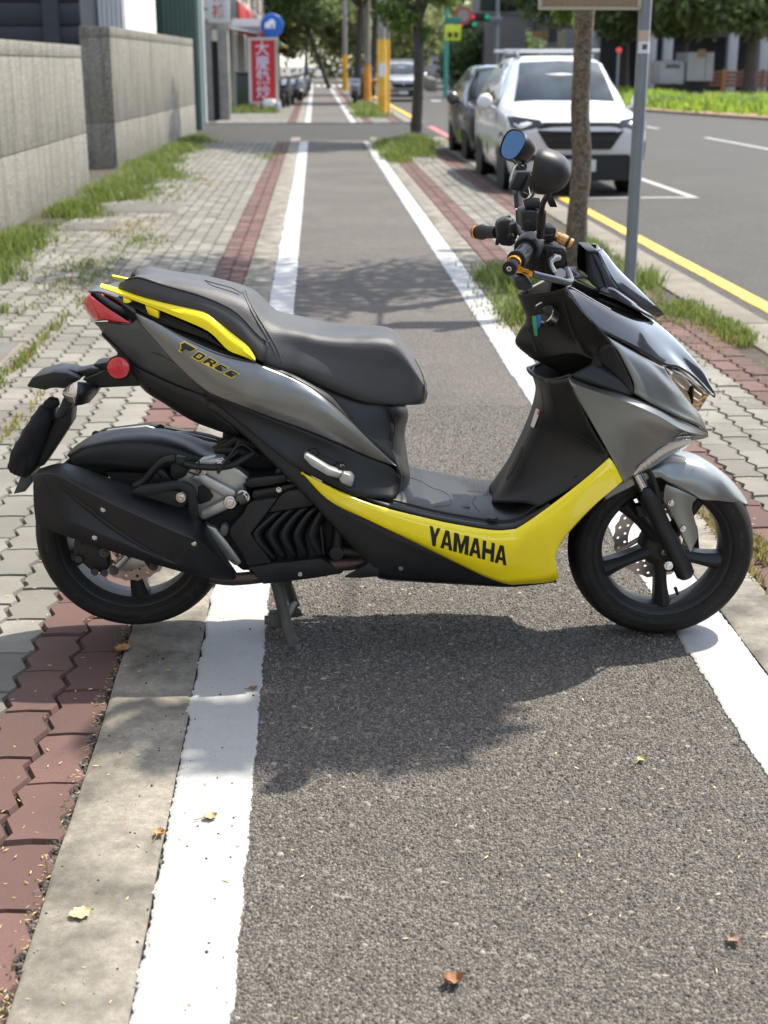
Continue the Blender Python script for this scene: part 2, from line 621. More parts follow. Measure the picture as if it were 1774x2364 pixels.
vfun = lambda lo, hi: (lambda rg, n: lo * (hi / lo) ** rg.uniform(0, 1, n))
ufun = lambda lo, hi: (lambda rg, n: rg.uniform(lo, hi, n))
stones('asphalt_aggregate', 85000, ufun(-.148, .938), vfun(1.65, 6.0), .0018, .0044, 0, m_stone('aggregate', .05, .215, (1.08, 1, .89)), 'coarse stone aggregate of the bike path', .7, 3)
stones('asphalt_aggregate', 1500, ufun(-.148, .938), vfun(1.65, 4.5), .0042, .0085, 0, m_stone('pale_aggregate', .10, .26, (1.05, 1, .92)), 'larger pale stones set in the bike path', .35, 8)
stones('gravel', 2600, lambda rg, n: np.where(rg.uniform(0, 1, n) < .6, -.525 + rg.normal(0, .009, n), -.318 + rg.normal(0, .005, n)), vfun(1.6, 6), .002, .006, -.006, m_stone('grit', .02, .16), 'dark grit along the edging joints', .7, 4)
stones('gravel', 150, ufun(-.50, -.16), vfun(1.7, 4.5), .001, .0035, .006, m_stone('specks', .008, .03), 'black specks lying on the white line and edging', .8, 5)
# ================================================================== the scooter
Y0 = 3.45
REG = {'A': (0, 600, 2.3714), 'B': (0, 950, 2.3714), 'C': (500, 850, 2.3714), 'D': (1050, 270, 2.5538), 'E': (1050, 800, 2.2928),
       'H': (1080, 280, 4.7429), 'I': (1170, 560, 4.15), 'J': (1300, 680, 3.9524), 'K': (330, 980, 3.1923), 'L': (0, 800, 4.15), 'M': (150, 600, 3.32)}


def P(reg, x, y, w=0.0):
    """a traced outline point, w metres out from the scooter's middle plane (its own local frame)"""
    ox, oy, s = REG[reg]
    px, py = ox + x / s, oy + y / s
    a = (px - 887) / FPX; d = (py - 1182) / FPX
    ry = math.cos(PITCH) - d * math.sin(PITCH); rz = -(math.sin(PITCH) + d * math.cos(PITCH))
    t = (Y0 - w) / ry
    return Vector((a * t, -w, CAMH + rz * t))


def T(s, w=None):
    """'A 10,20,.1 30,40,.2 C 5,6,.1' -> points"""
    out = []; reg = None
    for tok in s.split():
        if tok.isalpha(): reg = tok; continue
        q = [float(t) for t in tok.split(',')]
        out.append(P(reg, q[0], q[1], q[2] if len(q) > 2 else w))
    return out


def mir(pts): return [Vector((p.x, -p.y, p.z)) for p in pts]


def m_plastic(name, col, rough, dust=.3):
    """moulded plastic with a film of dust and faint scuffs"""
    k = N(name); co = k.coord()
    f = k.noise(co, 7, 6, .7); s_ = k.noise(k.coord('Object', (60, 60, 9)), 3.0, 4, .7)
    d = k.math('MULTIPLY', k.ramp(f, [(.46, 0.0), (.72, 1.0)]), dust)
    c = k.mix(d, col, (.06, .056, .048))
    sc = k.ramp(s_, [(.66, 0.0), (.76, .35)])
    c = k.mix(sc, c, tuple(x * 2.2 + .004 for x in col))
    k.set(Base_Color=c, Roughness=k.math('ADD', k.math('MULTIPLY', f, .22), rough - .11), Specular_IOR_Level=.4)
    k.set(Normal=k.bump(k.noise(co, 1500, 2), .25, .0006))
    return k.m


M['blk'] = m_plastic('matte_black_plastic', (.0085, .0092, .0107), .48, .16)
M['blk2'] = m_plastic('dark_grey_plastic', (.014, .0148, .0165), .46, .15)
M['blk3'] = simple('dull_black_plastic', (.006, .0063, .007), .6, var=.2, vscale=12, grain=.2, gscale=1200)
M['gun'] = m_plastic('gunmetal_satin_plastic', (.062, .066, .069), .42, .1)
M['gloss'] = simple('gloss_black_paint', (.008, .008, .009), .14, coat=1.0)
M['visor'] = simple('smoked_visor', (.012, .013, .016), .06, coat=1.0)
M['silver'] = simple('satin_grey_paint', (.222, .230, .224), .33, metal=.88, var=.05, vscale=5, grain=.08, gscale=2600)
M['yellow'] = simple('yellow_gloss_paint', (.94, .76, .006), .2, coat=.8, var=.03, vscale=4)
M['rail'] = simple('yellow_satin_paint', (.94, .76, .006), .33, var=.04, vscale=7)
M['rubber'] = simple('rubber', (.008, .008, .008), .72, var=.25, vscale=14, grain=.3)
M['alu'] = simple('cast_aluminium', (.42, .42, .40), .4, metal=.75, var=.16, vscale=16, grain=.4, gscale=700)
M['steel'] = simple('bright_steel', (.62, .60, .56), .25, metal=1.0, var=.15, vscale=30)
M['chrome'] = simple('chrome', (.8, .79, .77), .08, metal=1.0)
M['rust'] = simple('dusty_steel', (.085, .085, .075), .65, metal=.4, var=.4, vscale=20, grain=.4)
M['gold'] = simple('gold_anodised', (.80, .36, .05), .25, metal=.9)
M['bronze'] = simple('bronze_anodised', (.62, .34, .14), .25, metal=.95)
M['disc'] = simple('brake_disc_steel', (.45, .40, .36), .35, metal=.9, var=.15, vscale=20)
M['cloth'] = simple('black_cloth', (.008, .008, .010), .9, var=.3, vscale=18, grain=.8, gscale=500)


def m_red():
    k = N('red_lens'); co = k.coord()
    h = k.vor(co, 190)
    k.set(Base_Color=(.55, .012, .022), Roughness=.16, Coat_Weight=1.0, Coat_Roughness=.04)
    k.set(Normal=k.bump(h, .35, .002))
    return k.m


def m_clear():
    k = N('clear_lens'); co = k.coord()
    k.set(Base_Color=(.62, .61, .58), Roughness=.2, Metallic=.7, Coat_Weight=1.0, Coat_Roughness=.03)
    w = k.n('TexWave'); w.inputs['Scale'].default_value = 30; w.inputs['Distortion'].default_value = 2.5; k.l(co, w.inputs[0])
    k.set(Normal=k.bump(w.outputs[1], .22, .003))
    return k.m


def m_seat(name, weave):
    k = N(name); co = k.coord()
    b = k.noise(co, 5, 5, .6)
    k.set(Base_Color=k.mix(k.ramp(b, [(.3, 0.0), (.7, 1.0)]), (.03, .0295, .0305), (.048, .047, .048)), Roughness=.46, Specular_IOR_Level=.5)
    if weave:
        w1 = k.n('TexWave', wave_type='BANDS', bands_direction='DIAGONAL'); w1.inputs['Scale'].default_value = 75; k.l(co, w1.inputs[0])
        w2 = k.n('TexWave', wave_type='BANDS', bands_direction='Z'); w2.inputs['Scale'].default_value = 60; k.l(co, w2.inputs[0])
        h = k.math('MULTIPLY', w1.outputs[1], w2.outputs[1])
        k.set(Normal=k.bump(h, .22, .0015))
    else:
        h = k.math('ADD', k.vor(co, 620), k.math('MULTIPLY', k.noise(co, 14, 4), 1.2))
        k.set(Normal=k.bump(h, .3, .0018))
    return k.m


M['red'] = m_red(); M['clear'] = m_clear()
M['seat'] = m_seat('seat_vinyl', False); M['weave'] = m_seat('seat_side_weave', True)
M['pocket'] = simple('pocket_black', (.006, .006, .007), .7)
M['glass'] = simple('mirror_glass', (.055, .16, .42), .02, metal=1.0)  # blue of the reflected sky is put into the glass colour
M['letter'] = simple('black_lettering', (.008, .008, .008), .4)
M['edge'] = simple('yellow_lettering_edge', (.78, .55, .03), .4)
M['sticker'] = simple('white_sticker', (.62, .60, .58), .5)
M['red_ink'] = simple('red_print', (.5, .06, .04), .5)

scooter = empty('scooter', (0, Y0, 0))
tag(scooter, 'grey, black and yellow motor scooter parked across the bike path on its stand', 'scooter')
SCO = scooter


def loft(rails, nu, nv=1, byx=False):
    """surface through rails; nv steps between rails"""
    R = [cr(r, nu, byx) for r in rails]
    rows = []
    if nv == 1 or len(R) == 2:
        n = (len(R) - 1) * nv + 1
        for i in range(n):
            k = min(i // nv, len(R) - 2); t = (i - k * nv) / nv
            rows.append([R[k][j].lerp(R[k + 1][j], t) for j in range(nu)])
    else:
        colsx = []
        for j in range(nu):
            pts = [R[i][j] for i in range(len(R))]
            PP = [pts[0] * 2 - pts[1]] + pts + [pts[-1] * 2 - pts[-2]]
            out = []
            for i in range(len(pts) - 1):
                a, b, c, d = PP[i:i + 4]
                for s in range(nv):
                    t = s / nv
                    out.append(.5 * ((2 * b) + (c - a) * t + (2 * a - 5 * b + 4 * c - d) * t * t + (3 * b - a - 3 * c + d) * t ** 3))
            out.append(pts[-1]); colsx.append(out)
        rows = [[colsx[j][i] for j in range(nu)] for i in range(len(colsx[0]))]
    V = [p for r in rows for p in r]
    F = [(i * nu + j, i * nu + j + 1, (i + 1) * nu + j + 1, (i + 1) * nu + j) for i in range(len(rows) - 1) for j in range(nu - 1)]
    return V, F


def panel(name, rails, mat, nu=28, nv=4, thick=.004, both=True, parent=None, smooth=38, sym=False, extra=None, byx=False):
    """a shell panel; both: also its mirror on the far side; sym: rails end at the middle plane and the mirror half is joined on"""
    if sym:
        rails = list(rails)
        m = [mir(r) for r in rails[::-1]]
        if max(abs(p.y) for p in rails[-1]) < 1e-4: m = m[1:]
        rails = rails + m
    V, F = loft(rails, nu, nv, byx)
    if extra:
        for e in extra:
            v2, f2 = loft(*e); b = len(V); V = V + v2; F = F + [tuple(i + b for i in f) for f in f2]
    res = []
    for s in ((1, -1) if both and not sym else (1,)):
        vv = V if s == 1 else mir(V)
        me = bpy.data.meshes.new(name); me.from_pydata([tuple(p) for p in vv], [], F)
        bm = bmesh.new(); bm.from_mesh(me)
        bmesh.ops.remove_doubles(bm, verts=bm.verts, dist=3e-4)
        bmesh.ops.recalc_face_normals(bm, faces=bm.faces)
        # outward = away from the middle plane / up
        sc = sum(f.calc_area() * (f.normal.y * (-s) * .8 + f.normal.z * .6) for f in bm.faces) if not sym else sum(f.calc_area() * (f.normal.z + f.normal.y * (1 if f.calc_center_median().y > 0 else -1)) for f in bm.faces)
        if sc < 0: bmesh.ops.reverse_faces(bm, faces=bm.faces)
        bm.to_mesh(me); bm.free(); me.update()
        o = link(name, me, mat, parent or SCO, smooth)
        if thick:
            md = o.modifiers.new('thickness', 'SOLIDIFY'); md.thickness = thick; md.offset = -1; md.use_rim = True
        res.append(o)
    return res


def prism(name, pts, w0, mat, bevel=.003, both=False, parent=None, smooth=40, seg=2):
    """outline pts (their own w is the near face), closed back at w0"""
    res = []
    for s in ((1, -1) if both else (1,)):
        q = pts if s == 1 else mir(pts)
        n = len(q)
        V = list(q) + [Vector((p.x, -w0 * s, p.z)) for p in q]
        F = [tuple(range(n)), tuple(range(2 * n - 1, n - 1, -1))] + [(i, n + i, n + (i + 1) % n, (i + 1) % n) for i in range(n)]
        b = MB(); b.add(V, F)
        res.append(b.build(name, mat, parent or SCO, smooth, bevel, seg))
    return res


def tube(name, pts, r, mat, n=10, parent=None, curve=0, squash=None):
    if curve: 
        if isinstance(r, (list, tuple)):
            rr = r; pts2 = cr(pts, curve); m = len(rr) - 1
            r = []
            for i in range(curve):
                f = i / (curve - 1) * m; k = min(int(f), m - 1); r.append(rr[k] + (rr[k + 1] - rr[k]) * (f - k))
            pts = pts2
        else: pts = cr(pts, curve)
    return MB().tube(pts, r, n, True, squash).build(name, mat, parent or SCO, 40)


def bolt(p, r, parent, mat=None, h=.006, ax=(0, -1, 0)):
    p = Vector(p); a = Vector(ax).normalized()
    b = MB(); b.lathe([(0, -h), (r, -h), (r, h * .4), (r * .9, h * .6), (r * .62, h * .6), (r * .6, h * 1.3), (r * .5, h * 1.5), (r * .3, h * 1.5), (r * .28, h * 1.0), (0, h * 1.0)], p, a, 14)
    return b.build('bolt', mat or M['steel'], parent, 30)


# ------------------------------------------------------------------ wheels
def m_tyre(rad):
    k = N('tyre_rubber'); co = k.coord()
    sp = k.n('SeparateXYZ'); k.l(co, sp.inputs[0])
    an = k.math('ARCTAN2', sp.outputs[2], sp.outputs[0])
    ay = k.math('ABSOLUTE', sp.outputs[1])
    ph = k.math('FRACT', k.math('ADD', k.math('MULTIPLY', an, 26 / 6.2832), k.math('MULTIPLY', ay, 16)))
    g = k.math('LESS_THAN', ph, .17)
    g = k.math('MULTIPLY', g, k.math('MULTIPLY', k.math('GREATER_THAN', ay, .012), k.math('LESS_THAN', ay, .054)))
    f = k.noise(co, 18, 5, .65)
    c = k.mix(k.ramp(f, [(.35, 0.0), (.75, 1.0)]), (.0075, .0072, .007), (.017, .0158, .014))
    rr = k.math('SQRT', k.math('ADD', k.math('POWER', sp.outputs[0], 2.0), k.math('POWER', sp.outputs[2], 2.0)))
    cb = k.n('CombineXYZ'); k.l(k.math('MULTIPLY', an, 9.0), cb.inputs[0]); k.l(k.math('MULTIPLY', rr, 60.0), cb.inputs[1])
    band = k.math('MULTIPLY', k.math('GREATER_THAN', rr, rad - .047), k.math('LESS_THAN', rr, rad - .036))
    lt = k.math('MULTIPLY', k.math('MULTIPLY', k.math('GREATER_THAN', k.noise(cb.outputs[0], 2.2, 1), .53), band), k.math('GREATER_THAN', k.noise(cb.outputs[0], .22, 1), .5))
    c = k.mix(k.math('MULTIPLY', lt, .35), c, (.045, .042, .038))
    k.set(Base_Color=k.mix(g, c, (.005, .005, .005)), Roughness=.75, Specular_IOR_Level=.35)
    k.set(Normal=k.bump(k.math('ADD', k.math('SUBTRACT', k.math('MULTIPLY', k.noise(co, 400, 2), .06), g), k.math('MULTIPLY', lt, .3)), .8, .004))
    return k.m


def wheel(name, cx, cz, Rw, half, near_disc, lab):
    w = empty(name); w.parent = SCO; w.location = (cx, 0, cz)
    w['label'] = lab
    h = half
    tp = [(Rw - .068, -.76 * h), (Rw - .064, -.88 * h), (Rw - .058, -.945 * h), (Rw - .056, -.93 * h), (Rw - .050, -.985 * h), (Rw - .046, -1.0 * h), (Rw - .036, -1.0 * h), (Rw - .034, -.975 * h), (Rw - .031, -.985 * h), (Rw - .022, -.92 * h), (Rw - .012, -.72 * h), (Rw - .004, -.42 * h), (Rw, 0)]
    tp = tp + [(r, -y) for r, y in tp[:-1][::-1]]
    t = MB().lathe(tp, n=120).build('tyre', m_tyre(Rw), w, 50)
    gv = MB()
    prof = tp[4:13]
    for side in (-1, 1):
        for i in range(30):
            a0 = i * math.tau / 30 + (.1 if side > 0 else 0); rows = []
            for j in range(9):
                f = j / 8
                y = side * h * (.905 - .70 * f)
                # radius of the tyre surface at this y
                q = [(r_, abs(y_)) for r_, y_ in tp[9:14] + [(Rw, 0)]]
                rr_ = Rw
                for (ra, ya), (rb_, yb) in zip(q[:-1], q[1:]):
                    if yb <= abs(y) <= ya: rr_ = ra + (rb_ - ra) * (ya - abs(y)) / max(1e-6, ya - yb); break
                aa = a0 + f * .16; wq = .0085 * (1 - abs(f - .45))
                for sgn in (-1, 1):
                    an_ = aa + sgn * wq; rows.append((math.cos(an_) * (rr_ + .0004), y, math.sin(an_) * (rr_ + .0004)))
            gv.add(rows, [(2 * j, 2 * j + 1, 2 * j + 3, 2 * j + 2) for j in range(8)])
    gv.build('tread_grooves', M['pocket'], w)['kind'] = 'stuff'
    ri = Rw - .064
    rp = [(ri + .004, -.74 * h), (ri + .006, -.80 * h), (ri, -.84 * h), (ri - .006, -.80 * h), (ri - .012, -.62 * h), (ri - .022, -.5 * h), (ri - .026, -.1 * h),
          (ri - .026, .1 * h), (ri - .022, .5 * h), (ri - .012, .62 * h), (ri - .006, .80 * h), (ri, .84 * h), (ri + .006, .8 * h), (ri + .004, .74 * h)]
    MB().lathe(rp, n=96, closed=True).build('rim', M['blk2'], w, 40)
    for i in range(5):
        a = -math.pi / 2 + i * math.tau / 5 + .03
        b = MB(); rows = []
        for j in range(7):
            t = j / 6
            rr = .022 + (ri - .020 - .022) * t
            aa = a + .10 * (t - .5)
            wd = .021 - .007 * math.sin(t * math.pi) + .003 * t
            yo = -.5 * h + .16 * h * t * 0 - .10 * h * math.sin(t * 3.1)
            ca, sa = math.cos(aa), math.sin(aa)
            for ox, oy in ((-1, .15 * h), (-1, yo + .009), (-.45, yo - .004), (.0, yo - .008), (.45, yo - .004), (1, yo + .009), (1, .15 * h)):
                rows.append((ca * rr - sa * wd * ox, oy, sa * rr + ca * wd * ox))
        F = [(j * 7 + q, j * 7 + q + 1, (j + 1) * 7 + q + 1, (j + 1) * 7 + q) for j in range(6) for q in range(6)]
        F += [(j * 7 + 6, j * 7, (j + 1) * 7, (j + 1) * 7 + 6) for j in range(6)]
        b.add(rows, F).build('spoke', M['blk2'], w, 32)
    MB().lathe([(0, -.6 * h), (.026, -.62 * h), (.044, -.5 * h), (.054, -.25 * h), (.054, .5 * h), (.04, .6 * h), (0, .6 * h)], n=32).build('hub', M['blk2'], w, 35)
    # perforated disc
    yd = -h * .9 if near_disc else h * 1.0
    b = MB(); th = .0022
    nh = 22
    for yy in (yd - th, yd + th):
        for r0, r1, off in ((.074, .092, 0.0), (.092, .110, .5)):
            for k in range(nh):
                a0 = (k + off) * math.tau / nh; a1 = a0 + math.tau / nh
                rc = (r0 + r1) / 2; ac = (a0 + a1) / 2; hr = .0042
                outer = [(r0, a0), (r0, ac), (r0, a1), (rc, a1), (r1, a1), (r1 + (.004 if r1 > .1 else 0), ac), (r1, a0), (rc, a0)]
                O = [(r * math.cos(q), yy, r * math.sin(q)) for r, q in outer]
                cx_, cz_ = rc * math.cos(ac), rc * math.sin(ac)
                I = []
                for r, q in outer:
                    dx, dz = r * math.cos(q) - cx_, r * math.sin(q) - cz_; L = math.hypot(dx, dz)
                    I.append((cx_ + dx / L * hr, yy, cz_ + dz / L * hr))
                b.add(O + I, [(i, (i + 1) % 8, 8 + (i + 1) % 8, 8 + i) for i in range(8)])
    for i in range(6):
        a = i * math.tau / 6
        b.tube([(.038 * math.cos(a), yd, .038 * math.sin(a)), (.078 * math.cos(a + .3), yd, .078 * math.sin(a + .3))], .007, 8)
    b.build('brake_disc', M['disc'], w, 30)
    return w


fw = wheel('front_wheel', .726, .243, .243, .060, False, 'black five spoke front wheel')
rw = wheel('rear_wheel', -.657, .279, .254, .066, True, 'black rear wheel lifted off the ground')
# swap hub bolt, valve
bolt(P('E', 1133, 1160, .105), .012, fw and SCO)
tube('valve_stem', T('E 1168,1275,.03 1182,1312,.03'), .0045, M['rubber'])
# ------------------------------------------------------------------ fork
for s in (1, -1):
    f = (lambda q: q) if s == 1 else mir
    MB().tube(f(T('E 955,660,.085 1012,768,.085')), .0155, 18).build('fork_stanchion', M['chrome'], SCO, 40)
    fl = MB().tube(f(T('E 985,765,.085 1006,770,.085 1030,800,.085 1060,870,.085 1110,970,.085 1160,1070,.085 1200,1150,.086 1222,1205,.086 1228,1222,.086')),
                   [.021, .026, .026, .023, .022, .023, .025, .024, .016], 18).build('fork_leg', M['blk'], SCO, 40)
    MB().tube(f(T('E 985,650,.055 1040,760,.06 1085,840,.06')), [.018, .02, .012], 12).build('fork_brace', M['blk3'], SCO, 40)
    MB().tube(f(T('E 1130,1160,.06 1190,1150,.085')), .017, 12).build('axle_clamp', M['blk'], SCO, 40)
tube('brake_hose', T('E 1020,640,.1 1050,700,.1 1075,780,.095 1085,830,.07'), .007, M['blk3'], curve=16)
prism('fork_guard', T('E 958,845,.06 1020,840,.06 1030,900,.06 975,905,.06', .06), .03, M['blk'])
tube('axle', [Vector((.726, -.06, .243)), Vector((.726, .1, .243))], .008, M['steel'])
prism('brake_caliper', T('E 1240,930,-.04 1290,960,-.04 1300,1080,-.04 1262,1100,-.04 1215,1030,-.04'), -.1, M['blk3'], .006)

# ------------------------------------------------------------------ front mudguard
panel('front_mudguard', [T('E 785,822,.076 880,772,.078 990,722,.08 1080,695,.08 1130,722,.08 1290,806,.08 1400,816,.076 1470,826,.06 1556,838,.02'),
                         T('E 790,790,.078 880,740,.08 990,690,.082 1080,665,.082 1135,700,.082 1290,770,.082 1400,790,.078 1475,808,.058 1557,836,.018'),
                         T('E 800,760,.074 890,710,.076 990,660,.076 1080,635,.076 1150,665,.076 1290,690,.076 1400,728,.07 1480,785,.05 1558,835,.014'),
                         T('E 820,700,.05 900,650,.05 1000,610,.05 1090,585,.05 1165,590,.05 1300,620,.05 1415,690,.045 1495,768,.03 1559,834,.008'),
                         T('E 840,680,0 915,630,0 1010,590,0 1095,565,0 1165,556,0 1305,592,0 1425,668,0 1508,755,0 1560,833,0')], M['silver'], 40, 3, .004, sym=True, smooth=30)
fp = prism('mudguard_side', T('E 1118,728,.088 1180,752,.089 1288,802,.088 1264,828,.089 1258,862,.089 1285,958,.088 1290,1012,.088 1250,1094,.088 1212,1020,.088 1170,930,.088 1128,850,.088 1104,818,.087 1108,770,.087'), .079, M['silver'], .003, both=True)
bolt(P('E', 1146, 828, .091), .0085, SCO); bolt(P('E', 1210, 965, .091), .0085, SCO)
# inner dark mud flap behind the wheel
panel('inner_guard', [T('E 640,870,.09 780,780,.09 900,700,.09'), T('E 660,820,.0 790,720,.0 900,660,.0')], M['blk3'], 10, 2, .004, sym=True)

# ------------------------------------------------------------------ front apron
sp_edge = 'J 352,347,.172 480,480,.183 560,620,.188 640,780,.192 657,860,.194 650,905,.195'
fr_edge = 'J 925,656,.132 975,740,.127 1090,890,.110 1180,1010,.094 1240,1075,.082 1290,1170,.066 1328,1262,.046'
panel('front_apron', [T(sp_edge), T('J 450,405,.174 600,560,.184 720,740,.188 790,890,.188 830,960,.186 850,1010,.188'),
                      T('J 700,545,.158 800,660,.165 900,800,.165 990,960,.155 1050,1060,.148 1085,1125,.150'),
                      T('J 880,642,.140 930,730,.140 1040,870,.128 1130,1000,.115 1190,1090,.108 1240,1190,.098'), T(fr_edge)], M['silver'], 24, 4, .004, smooth=17,
      extra=[([T('J 55,741,.180 80,760,.181 300,842,.184 600,915,.190 870,1030,.180 1130,1165,.125 1328,1262,.046'),
               T('J 70,800,.209 105,815,.210 300,885,.213 600,985,.214 870,1105,.199 1110,1240,.148 1330,1288,.046')], 30, 3),
             ([T('J 70,800,.209 105,815,.210 300,885,.213 600,985,.214 870,1105,.199 1110,1240,.148 1330,1288,.046'),
               T('J 120,925,.210 300,985,.212 600,1100,.208 830,1220,.188 1010,1318,.160 1075,1290,.145'),
               T('J 190,1045,.211 380,1120,.211 600,1220,.203 760,1310,.188 920,1382,.168 980,1342,.158'),
               T('J 300,1232,.211 420,1290,.208 560,1370,.202 690,1430,.19 800,1455,.178 850,1428,.174'),
               T('J 430,1462,.207 480,1490,.205 560,1540,.200 620,1565,.194 680,1572,.188 700,1552,.186'),
               T('J 563,1724,.198 580,1712,.197 600,1695,.196 620,1675,.194 635,1660,.193 645,1645,.192')], 30, 3)])
panel('nose_underside', [T('J 1060,1290,.146 1110,1255,.142 1180,1270,.11 1250,1275,.085 1330,1286,.045'), T('J 1000,1338,.145 1100,1325,.12 1200,1326,.09 1270,1318,.06 1330,1298,.04')], M['silver'], 14, 3)

# upper gloss-black cowl
cowl_low = T('I 565,425,.168 650,560,.172 760,695,.176 880,820,.178 J 480,395,.171 640,475,.160 790,560,.147 930,640,.128 1060,655,.108 1200,740,.080 1300,840,.055 1345,895,.035 1392,930,.012')
cowl_rid = T('I 600,402,.135 700,458,.134 850,550,.130 1010,645,.124 1150,730,.116 1290,820,.108 J 810,373,.094 910,450,.080 1000,530,.066 1150,690,.045 1270,808,.026 1335,872,.014 1393,925,.005')
cowl_mid = T('I 640,350,.0 800,420,.0 950,485,.0 1100,556,.0 1250,640,.0 1400,735,.0 J 930,312,.0 1020,395,.0 1130,510,.0 1210,600,.0 1295,705,.0 1350,820,.0 1395,920,.0')
cowl_m2 = [a.lerp(b, .5) + Vector((0, 0, .006)) for a, b in zip(cr(cowl_rid, 20), cr(cowl_mid, 20))]
cowl_l2 = [a.lerp(b, .5) + Vector((0, -.004, .0)) for a, b in zip(cr(cowl_low, 20), cr(cowl_rid, 20))]
panel('upper_cowl', [cowl_low, cowl_l2, cowl_rid, cowl_m2, cowl_mid], M['gloss'], 48, 4, .005, sym=True, smooth=32)
# headlamp
hl = panel('headlamp_reflector', [T('J 940,665,.118 1000,705,.112 1100,745,.095 1200,810,.07 1335,915,.03'), T('J 960,710,.113 1040,790,.10 1120,860,.085 1200,940,.066 1290,990,.035'), T('J 980,745,.118 1090,890,.103 1180,1010,.086 1210,1040,.076 1238,1066,.065')],
           simple('headlamp_reflector', (.62, .50, .38), .16, metal=1.0), 7, 1, .003, smooth=5)
for s in (1, -1):
    q = T('J 1000,690,.116 1090,715,.098 1200,800,.072 1290,880,.045 1335,905,.03 1340,925,.028 1290,905,.043 1190,820,.07 1090,740,.098')
    prism('running_light', q if s == 1 else mir(q), .02 * s, simple('white_running_light', (.78, .78, .76), .2, coat=1.0), .002)
prism('headlamp_bezel', T('J 1185,830,.078 1200,830,.076 1192,1000,.086 1180,1000,.088'), .05, M['blk3'], .001, both=True)
# indicator lens
panel('front_indicator', [T('J 1200,1328,.088 1130,1318,.115 1000,1338,.146 860,1424,.172 690,1558,.186 645,1648,.190'), T('J 1195,1345,.08 1100,1385,.11 980,1425,.142 860,1500,.165 720,1590,.182 655,1655,.186'),
                          T('J 1190,1355,.06 1080,1425,.09 960,1480,.12 850,1555,.14 730,1625,.16 665,1660,.17')], M['clear'], 22, 3, .003)
# ------------------------------------------------------------------ leg shield, knee cover, pocket
kn_in = T('I 545,440,.125 560,560,.115 590,700,.105 640,860,.100 720,1000,.105 860,1130,.150')
kn_out = T('I 566,428,.166 655,566,.171 762,700,.175 880,826,.180 1000,965,.186 1120,1180,.190')
panel('knee_cover', [kn_out, T('I 556,436,.158 640,590,.150 720,740,.145 830,880,.150 930,1010,.162 1040,1170,.178'), kn_in], M['blk'], 24, 3, .004)
panel('knee_spike', [T('I 860,1130,.150 900,1010,.165 1000,968,.186'), T('I 980,1220,.168 1030,1150,.18 1090,1110,.189'), T('I 1130,1350,.186 1170,1320,.19 1180,1290,.191'), T('I 1190,1462,.195 1222,1440,.194 1222,1400,.193')], M['blk'], 10, 4)
panel('knee_ledge', [T('I 862,1134,.15 980,1224,.168 1090,1310,.182 1200,1450,.194'), T('I 600,1277,.172 800,1345,.180 1000,1410,.188 1196,1463,.195')], M['blk2'], 16, 4)
# cockpit back: from the knee cover edge over to the middle
panel('inner_leg_shield', [kn_in, T('I 440,470,.10 450,570,.085 470,700,.07 480,830,.06 540,960,.07 650,1060,.10'), T('I 250,490,.05 270,600,.045 280,740,.04 240,850,.03 230,960,.035 390,1108,.05'),
                           T('I 105,495,.0 150,620,.0 190,740,.0 130,830,.0 85,965,.0 225,1100,.0')], M['blk'], 26, 4, .004, sym=True, smooth=40)
rim_pts = T('I 222,1236,.02 260,1270,.045 330,1300,.075 420,1316,.105 520,1304,.135 585,1280,.165 605,1276,.178')
lsh = panel('leg_shield', [T('E 607,163,.186 660,290,.198 730,440,.204 790,540,.205 815,585,.205 700,690,.205 560,780,.203 440,845,.198'),
                     T('E 560,174,.155 590,290,.165 640,420,.172 690,510,.172 690,570,.17 600,660,.168 480,745,.165 360,825,.16'),
                     T('E 500,178,.115 510,280,.125 530,380,.13 545,460,.13 520,560,.128 450,660,.125 360,750,.122 270,825,.12'),
                     T('E 440,158,.06 460,260,.07 450,350,.07 420,450,.07 370,560,.07 310,670,.07 250,760,.07 205,825,.07'),
                     T('E 405,132,.0 435,240,.0 425,300,.0 395,400,.0 345,520,.0 285,640,.0 235,735,.0 190,810,.0')], M['blk'], 34, 4, .004, sym=True, smooth=40)
tube('pocket_rim', mir(rim_pts)[::-1] + rim_pts, .005, M['blk2'], 8, curve=40)
pk = MB()
for s in (1, -1):
    a = T('I 225,1100,.0 390,1108,.05 650,1058,.10 860,1132,.15'); b = [p + Vector((.10, 0, -.05)) for p in a]
    c = [Vector((p.x, p.y, p.z)) for p in cr(rim_pts, 4)]; d = [p + Vector((.08, 0, -.10)) for p in c]
    rows = [[q if s == 1 else Vector((q.x, -q.y, q.z)) for q in r] for r in (a, b, d, c)]
    pk.add([p for r in rows for p in r], [(i * 4 + j, i * 4 + j + 1, i * 4 + j + 5, i * 4 + j + 4) for i in range(3) for j in range(3)])
pk.build('glove_pocket', M['pocket'], SCO, 40)
prism('warning_sticker', [p for p in T('E 432,332,.052 455,338,.07 420,430,.07 404,422,.052')], .045, M['sticker'], 0)
prism('sticker_print', [p for p in T('E 437,338,.0555 452,342,.0735 445,362,.0735 431,358,.0555')], .05, M['red_ink'], 0)
panel('apron_lining', [T('J 250,250,.16 400,480,.168 520,720,.172 560,930,.175'), T('J 480,380,.160 620,560,.170 740,760,.174 780,980,.172')], M['pocket'], 8, 2, .002)
# core that closes the inside of the front
panel('front_core', [T('J 350,400,.15 620,950,.17 900,1250,.13'), T('E 640,300,.15 760,520,.16 850,700,.15'), T('E 640,300,.0 760,560,.0 850,740,.0')], M['pocket'], 8, 2, .002, sym=True)

